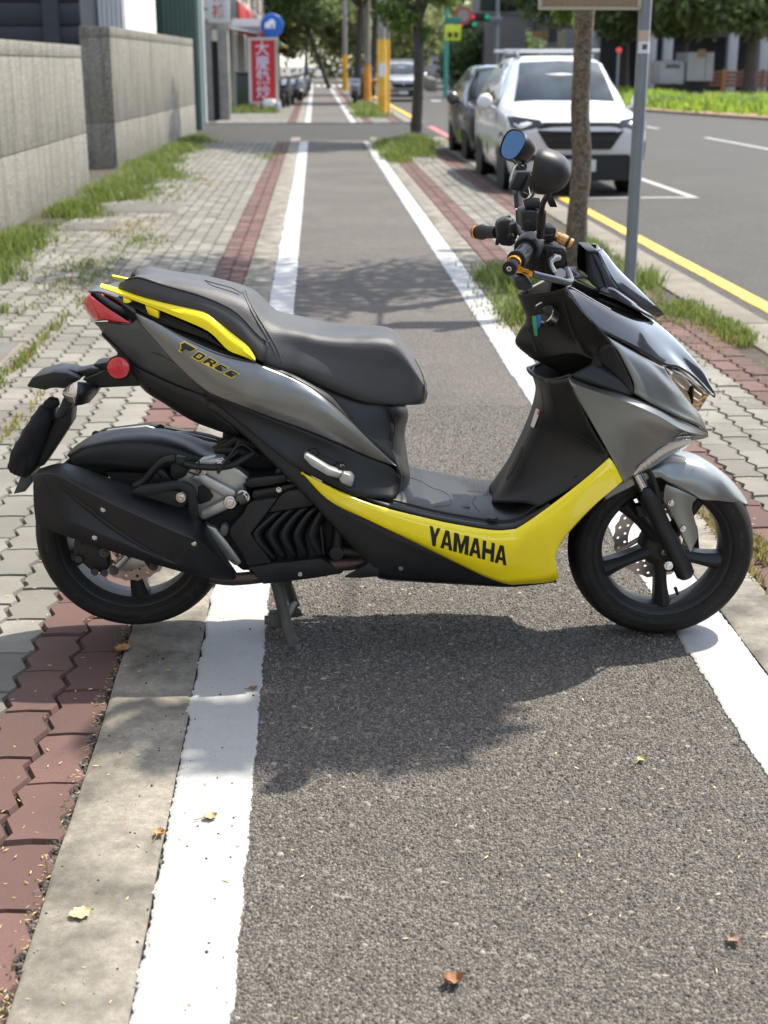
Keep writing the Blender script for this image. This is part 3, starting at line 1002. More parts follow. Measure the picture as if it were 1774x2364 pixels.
# ------------------------------------------------------------------ ignition lock and keys
lk = P('I', 415, 700, .085); ax = Vector((-.75, -.45, .48)).normalized()
il = MB().lathe([(0, -.01), (.024, -.01), (.024, .012), (.0215, .014), (.020, .011), (0, .011)], lk, ax, 28).build('ignition_lock', M['steel'], SCO, 35)
MB().lathe([(0, .0115), (.0195, .0115), (.0195, .0125), (0, .0125)], lk, ax, 24).build('lock_face', M['blk2'], il, 35)
tube('key', [lk + ax * .012, lk + ax * .03], .003, M['steel'])
kt = P('I', 320, 645, .105)
prism('key_head', T('I 285,590,.108 350,620,.108 360,680,.108 300,700,.108 270,640,.108'), .10, M['pocket'], .002)
tube('key_ring', T('I 280,605,.11 310,585,.11 335,572,.11 338,580,.11'), .0018, M['steel'], 6)
for nm, pts, c in (('key_tag', 'I 248,705,.118 285,705,.118 298,880,.118 290,900,.118 270,890,.118', (.02, .30, .10)), ('key_tag', 'I 243,770,.112 300,690,.112 330,690,.112 330,780,.112 300,830,.112 262,820,.112', (.03, .12, .45))):
    prism(nm, T(pts), .108, simple('key_tag_plastic', c, .35), .001)
tube('bag_hook', T('I 208,840,.06 235,880,.065 260,950,.065 290,1040,.06'), .004, M['blk2'])

# ------------------------------------------------------------------ visor
v_low = T('I 890,455,.116 1000,512,.114 1150,590,.10 1300,662,.07 1400,706,.035 1462,722,.004')
v_cr = T('I 880,90,.082 930,215,.088 990,340,.095 1060,435,.092 1200,545,.075 1340,645,.042 1462,716,.003')
v_mid = T('I 855,78,.0 930,125,.0 1020,205,.0 1200,385,.0 1370,580,.0 1462,706,.0')
v_c2 = [a.lerp(b, .5) + Vector((.012, 0, .008)) for a, b in zip(cr(v_cr, 12), cr(v_mid, 12))]
panel('visor_screen', [v_cr, v_c2, v_mid], M['visor'], 30, 4, .004, sym=True)
panel('visor_base', [v_low, T('I 925,430,.113 1015,430,.106 1085,470,.095 1210,560,.078 1345,655,.043 1462,718,.003')], M['gloss'], 20, 3, .004)
prism('visor_stay', T('I 780,72,.080 850,80,.082 935,215,.089 1000,345,.096 1070,440,.094 1000,450,.106 935,452,.115 950,410,.112 905,280,.098 830,130,.085'), .06, M['blk2'], .003, both=True)
prism('visor_cap', T('I 768,72,.083 870,74,.084 892,96,.086 850,112,.086 790,100,.083'), -.083, M['blk2'], .004)
panel('visor_inner', [T('I 752,88,.07 758,180,.078 765,275,.088 800,372,.10 890,450,.112'), T('I 800,80,.08 860,200,.088 905,290,.096 940,370,.104 945,430,.112')], M['blk3'], 14, 2, .004)
panel('visor_dash', [T('I 640,335,.09 760,330,.09 850,400,.10 900,455,.11'), T('I 680,300,.0 780,300,.0 860,360,.0 920,430,.0')], M['blk'], 12, 3, .004, sym=True)
# ------------------------------------------------------------------ handlebar
def egg_mirror(name, c, n, up, hw, hh, dep, stalk):
    """mirror shell behind a flat glass; n = direction the glass looks"""
    n = Vector(n).normalized(); up = Vector(up); up = (up - n * up.dot(n)).normalized(); sd = up.cross(n)
    m = empty(name); m.parent = SCO
    def ring(f, k, d):
        out = []
        for i in range(28):
            q = math.tau * i / 28
            x = math.copysign(abs(math.cos(q)) ** .8, math.cos(q)); y = math.copysign(abs(math.sin(q)) ** .8, math.sin(q))
            x *= 1 + .12 * y
            out.append(c + sd * x * hw * f + up * y * hh * f - n * d)
        return out
    fs = [(1.0, -.002), (1.03, .006), (1.02, .2 * dep), (.95, .42 * dep), (.82, .65 * dep), (.62, .83 * dep), (.36, .95 * dep), (.06, dep)]
    V = []; F = []
    for f, d in fs: V += ring(f, 0, d)
    for i in range(len(fs) - 1):
        for j in range(28): F.append((i * 28 + j, i * 28 + (j + 1) % 28, (i + 1) * 28 + (j + 1) % 28, (i + 1) * 28 + j))
    F.append(tuple((len(fs) - 1) * 28 + j for j in range(28)))
    ob('mirror_shell', V, F, M['blk2'], m, 50)
    ob('mirror_glass', ring(.93, 0, .0005) , [tuple(range(28))], M['glass'], m)
    ob('mirror_back', ring(.99, 0, .002), [tuple(range(28))], M['blk3'], m)
    for pts, r in stalk:
        MB().tube(cr(pts, 14), r, 10).build('mirror_stalk', M['blk3'], m, 40)
    return m


egg_mirror('rear_view_mirror', P('H', 795, 540, .385), (-.93, .36, .12), (.22, 0, 1), .058, .0475, .066,
           [(T('H 890,745,.385 890,790,.37 850,850,.34 822,910,.31 812,1000,.29'), .0065), (T('H 812,990,.29 808,1080,.28 800,1170,.27'), .0105), (T('H 800,1150,.27 795,1260,.25'), .009)])
egg_mirror('rear_view_mirror', P('H', 490, 255, -.365), (-.80, -.40, .40), (.35, 0, 1), .056, .041, .062,
           [(T('H 640,400,-.36 615,470,-.35 590,560,-.33 560,700,-.31 548,820,-.3 555,900,-.29'), .0065), (T('H 550,800,-.3 562,950,-.28'), .0115), (T('H 562,940,-.28 568,1120,-.26'), .0095)])
# phone holder and clamp between the mirrors
prism('phone_holder', T('H 545,552,.0 690,552,.0 705,585,.0 600,768,.0 458,744,.0'), -.05, M['blk3'], .006)
prism('holder_button', T('H 600,604,.003 632,604,.003 612,680,.003 578,682,.003'), -.01, M['blk2'], .001)
prism('holder_back', T('H 690,560,.02 740,640,.02 725,700,.02 690,790,.02 640,860,.02 580,820,.02 600,768,.02'), -.04, M['blk3'], .006)
tube('holder_arm', T('H 665,710,.02 682,805,.02 615,768,.02'), .0022, M['steel'], 6)
tube('holder_arm', T('H 735,780,.0 665,880,.0'), .0035, M['steel'], 8)
tube('holder_bar', T('H 625,925,.02 700,905,.02 790,900,.02'), [.014, .017, .014], M['blk3'], 10)
tube('holder_clip', T('H 530,962,-.2 640,972,-.1 795,960,.1 800,930,.12'), .0025, M['steel'], 6)
tube('horn_button', T('H 870,860,.15 930,830,.15'), [.018, .026], M['blk3'], 14)
tube('mirror_cable', T('H 575,520,-.3 600,480,-.3 620,530,-.3 640,500,-.28 630,450,-.28'), .003, M['blk2'], 6, curve=14)
tube('wire_bundle', T('H 490,420,-.3 540,470,-.3 500,530,-.28 470,640,-.2 480,720,-.1'), .004, M['blk3'], 6, curve=14)
# master cylinder block, switch housings, bars
prism('brake_reservoir', T('H 590,985,.06 700,978,.06 780,995,.06 775,1190,.06 700,1225,.06 600,1190,.06'), -.06, M['blk3'], .006)
bolt(P('H', 660, 1112, .063), .009, SCO, M['blk2'])
prism('reservoir_lid', T('H 590,985,.055 625,960,.03 790,975,.03 785,1000,.055'), -.05, M['blk2'], .004)
prism('bar_clamp', T('H 860,1155,.1 975,1160,.1 975,1210,.1 950,1330,.1 850,1330,.1 850,1200,.1'), .0, M['blk3'], .006)
tube('handlebar', T('H 480,1150,-.2 560,1190,-.14 640,1260,-.06 700,1330,.0 760,1380,.06 770,1380,.14 725,1345,.20'), .0115, M['blk'], 12, curve=24)
prism('steering_cover', T('H 540,1500,.06 800,1330,.06 1000,1400,.06 1060,1560,.06 1000,1700,.06 700,1700,.06 540,1680,.06'), -.06, M['blk3'], .01)
prism('handlebar_cover', T('H 512,1690,.07 640,1700,.08 735,1820,.09 640,1862,.09 545,1850,.08 515,1770,.07'), -.07, M['blk2'], .008)
prism('cable_box', T('H 800,1380,.13 860,1350,.13 1060,1385,.13 1100,1440,.13 1085,1540,.13 1060,1600,.13 985,1610,.13 940,1560,.13 830,1490,.13'), .03, M['blk3'], .008)
for i in range(4):
    tube('cable_boot', T('H %d,1415,.14 %d,1470,.14' % (880 + 45 * i, 860 + 45 * i)), .006, M['blk2'], 8)
# right grip
ge = [P('H', 462, 1612, .372), P('H', 490, 1572, .352), P('H', 520, 1530, .332), P('H', 560, 1490, .315), P('H', 625, 1420, .262), P('H', 655, 1390, .236)]
gr = empty('right_grip'); gr.parent = SCO
MB().tube([ge[2].lerp(ge[3], .3), ge[3], ge[4], ge[5]], [.0165, .0175, .0172, .0178], 20).build('grip_rubber', simple('worn_grip_rubber', (.05, .048, .045), .45, var=.3, vscale=30), gr, 40)
axg = (ge[0] - ge[4]).normalized()
for i in range(5):
    q = i * math.tau / 5 + .4
    a = axg.orthogonal().normalized(); bb = axg.cross(a)
    d = (a * math.cos(q) + bb * math.sin(q)) * .0172
    MB().tube([ge[3] + d, ge[3].lerp(ge[4], .5) + d * 1.04 + a.cross(d) * .0, ge[4] + d], [.001, .0042, .001], 8).build('grip_rib', M['rubber'], gr, 40)
MB().lathe([(.012, -.004), (.021, -.004), (.022, .0), (.021, .005), (.012, .005)], ge[3].lerp(ge[2], .6), axg, 28, True).build('grip_flange', M['rubber'], gr, 40)
MB().lathe([(0, -.012), (.0155, -.012), (.0165, .004), (.0155, .006), (0, .006)], ge[2].lerp(ge[1], .35), axg, 26).build('bar_end_ring', M['gold'], gr, 40)
MB().lathe([(0, -.02), (.013, -.02), (.0145, .0), (.0165, .008), (.0165, .016), (.015, .018), (.006, .018), (.005, .014), (0, .014)], ge[1].lerp(ge[0], .35), axg, 28).build('bar_end_weight', M['pocket'], gr, 40)
MB().lathe([(.002, .0145), (.0055, .0145), (.006, .019), (.0045, .020), (.002, .016)], ge[1].lerp(ge[0], .35), axg, 16).build('bar_end_screw', M['steel'], gr, 40)
MB().lathe([(0, -.045), (.024, -.045), (.030, -.038), (.032, -.02), (.031, .0), (.028, .006), (.025, .0065), (.025, .003), (.022, .003), (.0215, .012), (0, .012)], ge[5] + axg * .004, axg, 30).build('throttle_housing', M['blk'], gr, 35)
prism('switch_housing', T('H 640,1270,.20 760,1280,.19 800,1350,.19 800,1480,.19 770,1600,.19 700,1640,.20 600,1590,.21 700,1500,.21'), .11, M['blk'], .012, parent=gr)
# gold lever guard
prism('guard_clamp', T('H 520,1568,.365 560,1575,.362 620,1612,.355 718,1640,.345 708,1702,.345 640,1690,.35 590,1660,.355 520,1655,.362'), .348, M['gold'], .004, parent=gr)
prism('guard_slot', T('H 600,1646,.3565 640,1655,.352 690,1670,.348 650,1672,.3525 610,1664,.356'), .345, M['pocket'], .001, parent=gr)
tube('guard_bar', T('H 712,1672,.345 800,1695,.335 930,1725,.32 1080,1762,.29 1120,1755,.275 1130,1735,.265 1110,1670,.25 1085,1625,.22'), .0082, simple('guard_bar_paint', (.05, .06, .07), .35, coat=.5), 12, parent=gr)
prism('brake_lever', T('H 955,1462,.20 1030,1475,.19 1028,1520,.19 960,1535,.205 935,1555,.215 985,1650,.23 1040,1655,.225 1060,1690,.22 1030,1725,.225 985,1715,.235 940,1650,.235 900,1560,.22 905,1525,.215 950,1490,.205'), .17, M['alu'], .004, parent=gr)
tube('lever_pivot', T('H 1020,1665,.25 1020,1690,.2'), .012, M['alu'], 14, parent=gr)
# left grip
gl = empty('left_grip'); gl.parent = SCO
he = [P('H', 82, 1216, -.372), P('H', 120, 1214, -.36), P('H', 160, 1212, -.345), P('H', 200, 1212, -.325), P('H', 330, 1215, -.24)]
MB().tube([he[1], he[2], he[3], he[4]], [.0145, .021, .0165, .016], 18).build('grip_rubber', M['rubber'], gl, 40)
MB().tube([he[0], he[1]], [.0165, .0165], 20).build('bar_end_weight', M['blk3'], gl, 40)
MB().tube([he[0].lerp(he[1], .45), he[0].lerp(he[1], .85)], .0185, 20).build('bar_end_ring', M['gold'], gl, 40)
prism('switch_housing', T('H 315,1130,-.17 360,1085,-.17 450,1050,-.17 520,1085,-.17 540,1150,-.17 530,1350,-.17 470,1372,-.17 350,1360,-.17 330,1250,-.17'), -.24, M['blk3'], .012, parent=gl)
prism('switch_face', T('H 455,1130,-.13 540,1100,-.13 560,1180,-.13 540,1300,-.13 480,1310,-.13 455,1220,-.13'), -.18, M['blk3'], .006, parent=gl)
prism('high_beam_trigger', T('H 350,1095,-.19 470,1028,-.19 480,1045,-.19 380,1100,-.19'), -.22, M['blk3'], .003, parent=gl)
tube('horn_switch', T('H 310,1305,-.18 345,1310,-.18'), .011, M['blk3'], 12, parent=gl)
bolt(P('H', 480, 1265, -.12), .009, gl, M['blk2'])
# bronze brake-fluid cylinder
cy = empty('brake_fluid_cylinder'); cy.parent = SCO
ca, cb = P('H', 985, 1265, .16), P('H', 1145, 1345, .17)
dd = (cb - ca).normalized()
L = (cb - ca).length
MB().lathe([(0, -.004), (.011, -.004), (.0125, 0), (.0125, .12 * L), (.0105, .14 * L), (.0105, .2 * L), (.0135, .22 * L), (.0135, .62 * L), (.011, .64 * L), (.011, .66 * L), (0, .66 * L)], ca, dd, 26).build('cylinder_body', M['bronze'], cy, 35)
MB().lathe([(0, .66 * L), (.0125, .66 * L), (.0125, .82 * L), (0, .82 * L)], ca, dd, 26).build('cylinder_band', M['pocket'], cy, 35)
MB().lathe([(0, .82 * L), (.0125, .82 * L), (.0125, 1.0 * L), (.0105, 1.03 * L), (0, 1.03 * L)], ca, dd, 26).build('cylinder_cap', M['bronze'], cy, 35)
tube('brake_line', T('H 940,1250,.16 880,1255,.16 820,1280,.15 790,1320,.13'), .003, M['pocket'], 8, curve=14)
for i, s_ in enumerate(('H 700,1380,.05 830,1420,.06 900,1560,.05 880,1680,.03', 'H 720,1400,.08 850,1500,.09 860,1620,.08 800,1720,.05', 'H 980,1500,.08 1070,1520,.06 1060,1600,.05 1000,1640,.03', 'H 600,1170,-.05 720,1250,.0 800,1350,.03 820,1500,.03')):
    tube('control_cable', T(s_), .0042, M['pocket'], 8, curve=18)

# ------------------------------------------------------------------ floor, yellow side, belly
fl_near = T('C 640,630,.175 760,692,.188 900,746,.199 1000,775,.203 1200,826,.205 1400,864,.206 1540,882,.206 1640,872,.206 E 400,916,.206 500,842,.206')
fl_near = [p + Vector((0, 0, .004)) for p in fl_near]
fl_in = [Vector((p.x, -.165, p.z + .002)) for p in fl_near]
fl_in2 = [Vector((p.x, -.15, p.z + .012)) for p in fl_near]
fl_c = [Vector((p.x, 0, p.z + .016)) for p in fl_near]
panel('floor_board', [fl_near, fl_in, fl_in2, fl_c], M['blk2'], 40, 2, .006, sym=True, smooth=30)
zf = fl_near[5].z + .016
bt = MB()
for i in range(30):
    x = P('C', 1080 + i * 14, 640, 0).x
    bt.tube([(x, .02, zf - .0002), (x + .02, .13, zf - .0005)], .0012, 6)
bt.build('floor_ribs', M['blk2'], SCO, 40)
x0, x1 = P('C', 1010, 700, .1).x, P('C', 1290, 700, .1).x
MB().box(x0, x1, -.12, .0, zf - .008, zf + .003).build('floor_hatch', M['blk2'], SCO, 30, .004)
MB().box(x1 + .008, x1 + .045, -.12, .0, zf - .008, zf + .0022).build('floor_step', M['blk2'], SCO, 30, .003)
MB().lathe([(0, 0), (.014, 0), (.014, .003), (0, .003)], fl_near[6] + Vector((-.01, .04, .012)), (0, 0, 1), 20).build('floor_plug', M['blk3'], SCO, 30)

yel1 = [T('C 465,568,.188 700,682,.200 900,757,.206 1200,832,.211 1400,870,.212 1540,888,.212 1640,880,.212'),
        T('C 465,569,.190 680,690,.206 900,780,.213 1200,880,.219 1400,930,.221 1540,960,.221 1650,960,.220'),
        T('C 466,570,.190 650,722,.204 870,840,.212 1120,945,.218 1400,1050,.216 1560,1090,.212 E 320,1120,.210'),
        T('C 466,571,.188 620,727,.198 850,842,.203 1100,962,.204 1450,1132,.196 1590,1182,.188 E 300,1262,.186')]
yel2 = [T('C 1640,880,.212 E 380,932,.212 480,862,.212 600,772,.210 720,676,.208 820,588,.205'),
        T('C 1650,960,.220 E 400,985,.220 500,925,.219 610,830,.217 740,720,.214 850,630,.209'),
        T('E 320,1120,.210 430,1090,.205 500,1040,.208 580,950,.211 720,810,.209 875,680,.208'),
        T('E 300,1262,.186 540,1238,.168 528,1150,.178 570,1032,.192 720,860,.202 891,712,.205')]
yo = panel('lower_fairing', yel1, M['yellow'], 34, 4, .004, smooth=26, extra=[(yel2, 26, 4)], byx=True)
panel('belly_panel', [T('C -30,130,.138 150,285,.155 340,440,.172 465,535,.181 620,690,.190 850,815,.196 1100,935,.198 1450,1105,.190 1560,1150,.184 1610,1178,.182'),
                      T('C -40,200,.145 140,345,.160 310,510,.178 480,670,.188 640,840,.192 780,960,.193 960,1060,.190 1200,1120,.184 1420,1155,.18 1600,1186,.178'),
                      T('C -60,205,.14 130,352,.15 300,512,.165 540,757,.178 700,937,.180 830,1065,.180 890,1142,.172 1050,1160,.168 1400,1180,.168 1625,1190,.168')], M['blk'], 40, 3, .004, byx=True)
panel('belly_bottom', [T('C 830,1065,.180 890,1142,.172 1050,1160,.168 1400,1180,.168 1625,1190,.168 E 540,1240,.168'), T('C 830,1065,.0 890,1142,.0 1050,1160,.0 1400,1180,.0 1625,1190,.0 E 540,1240,.0')], M['blk3'], 20, 1, .004, sym=True)
prism('belly_fin', T('C 835,1062,.182 825,1075,.182 700,1148,.182 790,1150,.182 895,1140,.178 890,1100,.18'), .17, M['blk'], .002, both=True)
prism('front_core_lower', T('E 320,1010,.17 500,900,.17 780,640,.17 860,730,.17 560,1040,.16 510,1200,.15 330,1240,.15'), -.17, M['pocket'], .01)
prism('floor_core', T('C 560,660,.15 900,780,.17 1500,930,.17 1600,1150,.15 900,1100,.15 760,930,.15'), -.15, M['pocket'], .01)
# upper black side with the footrest
panel('frame_cover', [T('A 1130,728,.155 C 0,162,.163 300,277,.172 500,350,.173 700,432,.169 850,495,.16 960,542,.150 1010,600,.142'),
                      T('C -60,160,.150 0,180,.158 220,290,.165 450,400,.168 620,470,.172 740,545,.176 860,600,.170 1000,640,.148'),
                      T('C -70,165,.145 0,200,.150 200,360,.172 340,470,.186 460,555,.190 640,645,.197 780,705,.200 985,712,.178')], M['blk'], 34, 4, .004, smooth=30, byx=True)
fr = empty('foot_rest'); fr.parent = SCO
prism('foot_peg', T('C 480,470,.235 500,472,.235 620,548,.235 690,574,.232 668,606,.232 605,588,.236 520,537,.238 476,490,.238'), .205, M['alu'], .004, parent=fr)
prism('peg_hinge', T('C 690,570,.225 735,585,.225 757,610,.225 740,655,.225 680,630,.225 668,606,.225'), .185, M['alu'], .005, parent=fr)
prism('peg_mount', T('C 655,528,.205 700,530,.205 720,575,.205 680,580,.205 650,555,.205'), .18, M['blk2'], .003, parent=fr)
bolt(P('C', 678, 540, .207), .006, fr, M['blk2'])
MB().lathe([(0, 0), (.014, 0), (.012, .004), (0, .005)], P('C', 530, 468, .176), (0, -1, .2), 18).build('cover_plug', M['blk3'], SCO, 40)

# ------------------------------------------------------------------ body under the seat, silver side panel
sil_top = 'A 745,292,.118 850,340,.128 1000,425,.140 1200,515,.148 1395,560,.156 C 260,-10,.160 420,55,.166 560,135,.168 700,255,.166 850,405,.159 985,532,.148'
sil_bot = 'A 752,330,.118 860,455,.132 950,560,.142 1050,660,.150 1130,726,.156 C 0,160,.164 300,275,.173 500,346,.174 700,430,.170 850,492,.161 985,538,.148'
sp_ = panel('side_panel', [T(sil_top), T('A 748,300,.122 860,375,.135 1000,465,.150 1200,560,.160 1395,640,.170 C 260,66,.176 420,122,.182 560,185,.184 700,290,.180 850,420,.166 985,534,.149'),
                           T('A 750,315,.122 860,415,.136 980,520,.150 1150,640,.165 1330,735,.176 C 200,166,.183 400,240,.187 560,300,.186 700,360,.180 850,456,.165 985,536,.149'),
                           T(sil_bot)], M['silver'], 44, 5, .004, smooth=35, byx=True)
panel('side_panel_lip', [T('A 745,292,.118 850,340,.128 1000,425,.140 1200,515,.148 1395,560,.156'), T('A 745,282,.095 835,330,.105 1000,400,.115 1200,480,.125 1390,545,.14')], M['silver'], 20, 3, .003)
panel('seat_base_side', [T('C 250,-10,.160 420,53,.166 560,133,.168 700,253,.166 850,403,.159 985,530,.148'), T('C 260,-30,.15 420,35,.155 580,128,.158 740,250,.150 880,340,.138 960,420,.135'),
                         T('C 270,-60,.125 420,15,.13 600,110,.13 800,180,.12 930,200,.112 975,330,.108')], M['blk2'], 26, 3, .004)
panel('body_front', [T('C 930,200,.112 965,260,.110 972,340,.108 955,430,.130 985,532,.148 1005,600,.142 985,705,.15'), T('C 1000,202,.07 1020,255,.07 1000,345,.07 1010,450,.09 1032,540,.095 1045,600,.09 1010,690,.09'),
                     T('C 1038,200,.0 1052,258,.0 1032,350,.0 1040,430,.0 1048,510,.0 1060,600,.0 1010,690,.0')], M['blk'], 24, 4, .004, sym=True, smooth=40)
prism('body_corner_trim', T('C 930,445,.138 955,430,.138 1035,600,.118 1010,612,.125 985,530,.15'), .10, M['blk2'], .003, both=True)
prism('seat_core', T('A 640,230,.06 1100,420,.10 C 300,0,.12 900,220,.10 1000,560,.10 960,640,.12 700,480,.13 0,180,.12 A 1100,720,.10 760,400,.08'), -.10, M['pocket'], .01)

# ------------------------------------------------------------------ seat
S_low = T('A 650,160,.078 760,200,.095 1000,300,.112 1180,385,.128 1330,480,.140 1400,540,.146 1520,600,.148 C 450,40,.142 600,112,.136 800,185,.124 950,200,.112 1090,200,.085 1140,192,.05')
S_edge = T('A 652,140,.080 760,165,.098 980,230,.116 1160,290,.130 1300,375,.142 1390,470,.150 1500,555,.153 C 450,-5,.148 600,50,.142 800,130,.130 960,165,.114 1100,170,.085 1152,165,.05')
S_seam = T('A 660,125,.078 752,96,.088 900,140,.10 1080,190,.112 1230,250,.122 1320,310,.130 1450,440,.138 C 430,-110,.130 600,-60,.124 800,-20,.116 960,10,.102 1090,60,.082 1158,140,.045')
S_shou = T('A 700,104,.05 765,84,.06 900,104,.068 1100,140,.078 1270,190,.088 1370,240,.096 1480,350,.10 C 430,-205,.106 600,-168,.104 760,-156,.100 900,-152,.095 978,-128,.088 1048,-50,.078 1108,38,.064 1152,116,.044')
S_mid = T('A 735,95,.0 800,78,.0 900,82,.0 1110,118,.0 1290,160,.0 1390,215,.0 1500,310,.0 C 436,-240,.0 588,-205,.0 750,-197,.0 900,-196,.0 980,-175,.0 1050,-90,.0 1110,10,.0 1150,100,.0')
so = panel('seat', [S_low, S_edge, S_seam, S_shou, S_mid], M['seat'], 60, 4, .006, sym=True, smooth=55, byx=True)
seat = so[0]
cs = lambda r: cr(r, 60, True)
lo, ed, sm = cs(S_low), cs(S_edge), cs(S_seam)
n0, n1 = 0, 29
off = Vector((0, -.0045, .0012))
panel('seat_side_cover', [[p + off for p in lo[n0:n1]], [p + off for p in ed[n0:n1]], [p + Vector((0, -.0028, .0012)) for p in sm[n0:n1]]], M['weave'], 30, 4, .001, parent=seat, smooth=60)
seam = MB().tube([p + Vector((0, -.004, .002)) for p in sm[1:30]], .0014, 6)
seam.build('seat_seam', simple('seam_thread', (.05, .05, .052), .7), seat, 40)
bv = BVHTree.FromObject(seat, bpy.context.evaluated_depsgraph_get())


def on_seat(q, up=.001):
    d = (Vector((q.x, q.y, q.z)) - Vector((0, -3.45, CAMH))).normalized()
    h = bv.ray_cast(Vector((0, -3.45, CAMH)), d)
    return (h[0] + h[1] * up) if h[0] else q


tf = simple('seam_thread_light', (.05, .05, .052), .7)
for s_ in ('A 1345,165,0 1360,215,0 1410,310,0 1480,420,0 1525,500,0 1548,580,0', 'A 1330,170,0 1345,215,0 1395,315,0 1462,425,0 1505,505,0 1530,575,0', 'C 1085,-55,0 1130,40,0 1138,120,0 1130,180,0',
           'A 1130,118,0 1165,142,0 1260,172,0 1310,192,0', 'A 1120,112,0 1180,130,0 1270,155,0 1325,185,0'):
    q = [on_seat(p) for p in cr(T(s_), 26)]
    MB().tube(q, .0010, 6).build('seat_seam', tf, seat, 40)
# front grip patch of the seat
q = [[on_seat(p, .0012) for p in cr(T(s_), 14)] for s_ in ('C 1090,-40,0 1140,40,0 1150,110,0 1135,185,0', 'C 1098,-30,0 1149,50,0 1158,110,0 1142,185,0', )]
# ------------------------------------------------------------------ tail
panel('tail_top', [T('A 486,170,.045 560,176,.062 640,215,.088 745,292,.116'), T('A 492,166,.03 560,166,.045 640,196,.07 740,262,.095'), T('A 500,162,.0 580,160,.0 650,175,.0 740,215,.0')], M['gun'], 16, 3, .004, sym=True)
prism('tail_light_back', T('A 490,185,.03 700,335,.06 560,332,.05 520,338,.03 455,240,.015'), -.03, M['blk3'], .002)
panel('tail_light', [T('A 486,190,.066 520,215,.078 600,272,.097 660,310,.106 715,347,.110'), T('A 500,225,.074 530,252,.084 600,302,.099 660,330,.107 715,348,.110'), T('A 545,326,.090 580,330,.094 620,338,.100 670,343,.106 715,349,.109')], M['red'], 16, 2, .004, smooth=12)
panel('tail_light_rear', [T('A 486,190,.066 515,260,.080 545,326,.090'), T('A 466,212,.045 500,280,.06 530,334,.075'), T('A 446,235,.020 480,292,.035 515,341,.05')], M['red'], 8, 2, .004, smooth=12)
prism('tail_light_centre', T('A 447,237,.02 482,190,.03 500,200,.03 520,335,.03 482,290,.02'), -.03, M['red'], .003)
panel('tail_cover', [T('A 515,344,.048 600,342,.085 715,352,.108 760,330,.118 860,455,.132 950,560,.142 1130,728,.156'), T('A 545,372,.052 630,420,.08 720,470,.098 800,520,.108 900,600,.12 1000,660,.13 1130,735,.146'),
                     T('A 560,398,.045 600,436,.05 660,495,.065 725,570,.078 860,640,.095 1000,700,.112 1130,745,.13')], M['gun'], 26, 3, .004, smooth=30)
panel('tail_underside', [T('A 560,398,.045 600,436,.05 660,495,.065 725,570,.078 860,640,.095 1000,700,.112 1130,745,.13 C 0,215,.135 120,350,.14'), T('A 565,410,.04 640,480,.05 700,560,.06 790,690,.072 900,760,.082 1060,856,.095 1190,910,.105 1270,938,.11 1308,946,.115'),
                         T('A 570,412,.0 640,484,.0 700,566,.0 795,696,.0 900,766,.0 1060,862,.0 1190,914,.0 1270,940,.0 1308,948,.0')], M['blk'], 28, 3, .004, sym=True)
for x, y in ((808, 706), (1070, 858), (1182, 906)):
    tube('trim_clip', T('A %d,%d,.085 %d,%d,.085' % (x, y - 6, x + 2, y + 8)), .004, M['blk3'], 8)
rb = empty('side_reflector'); rb.parent = SCO
c = P('A', 650, 590, .112)
MB().lathe([(0, -.002), (.0265, -.002), (.0275, .0), (.0265, .004), (.022, .0055), (0, .006)], c, (-.12, -1, .05), 40).build('reflector_lens', M['red'], rb, 30)
MB().lathe([(0, -.022), (.026, -.022), (.030, -.015), (.0305, -.002), (.0285, .001), (.0275, -.002), (0, -.002)], c, (-.12, -1, .05), 40).build('reflector_cup', M['blk3'], rb, 30)
prism('reflector_stay', T('A 645,470,.06 700,520,.06 740,620,.06 700,690,.06 640,640,.06 640,520,.06'), .03, M['blk3'], .004, parent=rb)
gb = [T('M 272,196,.086 480,255,.098 700,318,.112 900,372,.128 1050,415,.140 1130,462,.147 1280,585,.155 1400,675,.160 1460,755,.162'), T('M 274,212,.088 480,290,.104 700,374,.118 900,455,.134 1060,525,.146 1140,578,.152 1250,690,.160 1350,730,.163 1460,772,.163')]
for s in (1, -1):
    g = empty('grab_rail'); g.parent = SCO
    a, b = cr(gb[0], 32), cr(gb[1], 32)
    V = []
    for i in range(32):
        dn = (b[i] - a[i]); t = .021 if i < 26 else .021 - .003 * (i - 25)
        ring = [a[i] + dn * .05, a[i].lerp(b[i], .45) + Vector((0, -.0045, 0)), b[i], b[i] + Vector((0, t * .5, -.002)), b[i] + Vector((0, t, .001)), a[i] + Vector((0, t, .002)), a[i] + Vector((0, t * .45, .003)) - dn * .06]
        V += [p if s == 1 else Vector((p.x, -p.y, p.z)) for p in ring]
    F = [(i * 7 + k, i * 7 + (k + 1) % 7, (i + 1) * 7 + (k + 1) % 7, (i + 1) * 7 + k) for i in range(31) for k in range(7)] + [tuple(range(7)), tuple(31 * 7 + k for k in range(7))[::-1]]
    ob('rail_bar', V, F, M['rail'], g, 40)
    for st in ('M 442,282,.100 505,305,.104 508,326,.104 475,334,.102 446,328,.100', 'M 612,345,.110 700,380,.116 720,395,.118 720,452,.116 640,418,.108 625,380,.108'):
        q = T(st); q = q if s == 1 else mir(q)
        n = len(q); V = q + [p + Vector((0, .022 * s, 0)) for p in q]
        MB().add(V, [tuple(range(n)), tuple(range(2 * n - 1, n - 1, -1))] + [(i, n + i, n + (i + 1) % n, (i + 1) % n) for i in range(n)]).build('rail_bracket', M['rail'], g, 40, .003)
    prism('rail_shadow_gap', [], 0, None) if False else None
prism('seat_latch_body', T('M 350,290,.08 470,330,.09 640,430,.10 700,470,.105 1180,640,.12 1200,660,.12 1090,560,.12 700,385,.095 420,280,.075'), -.08, M['blk3'], .004)
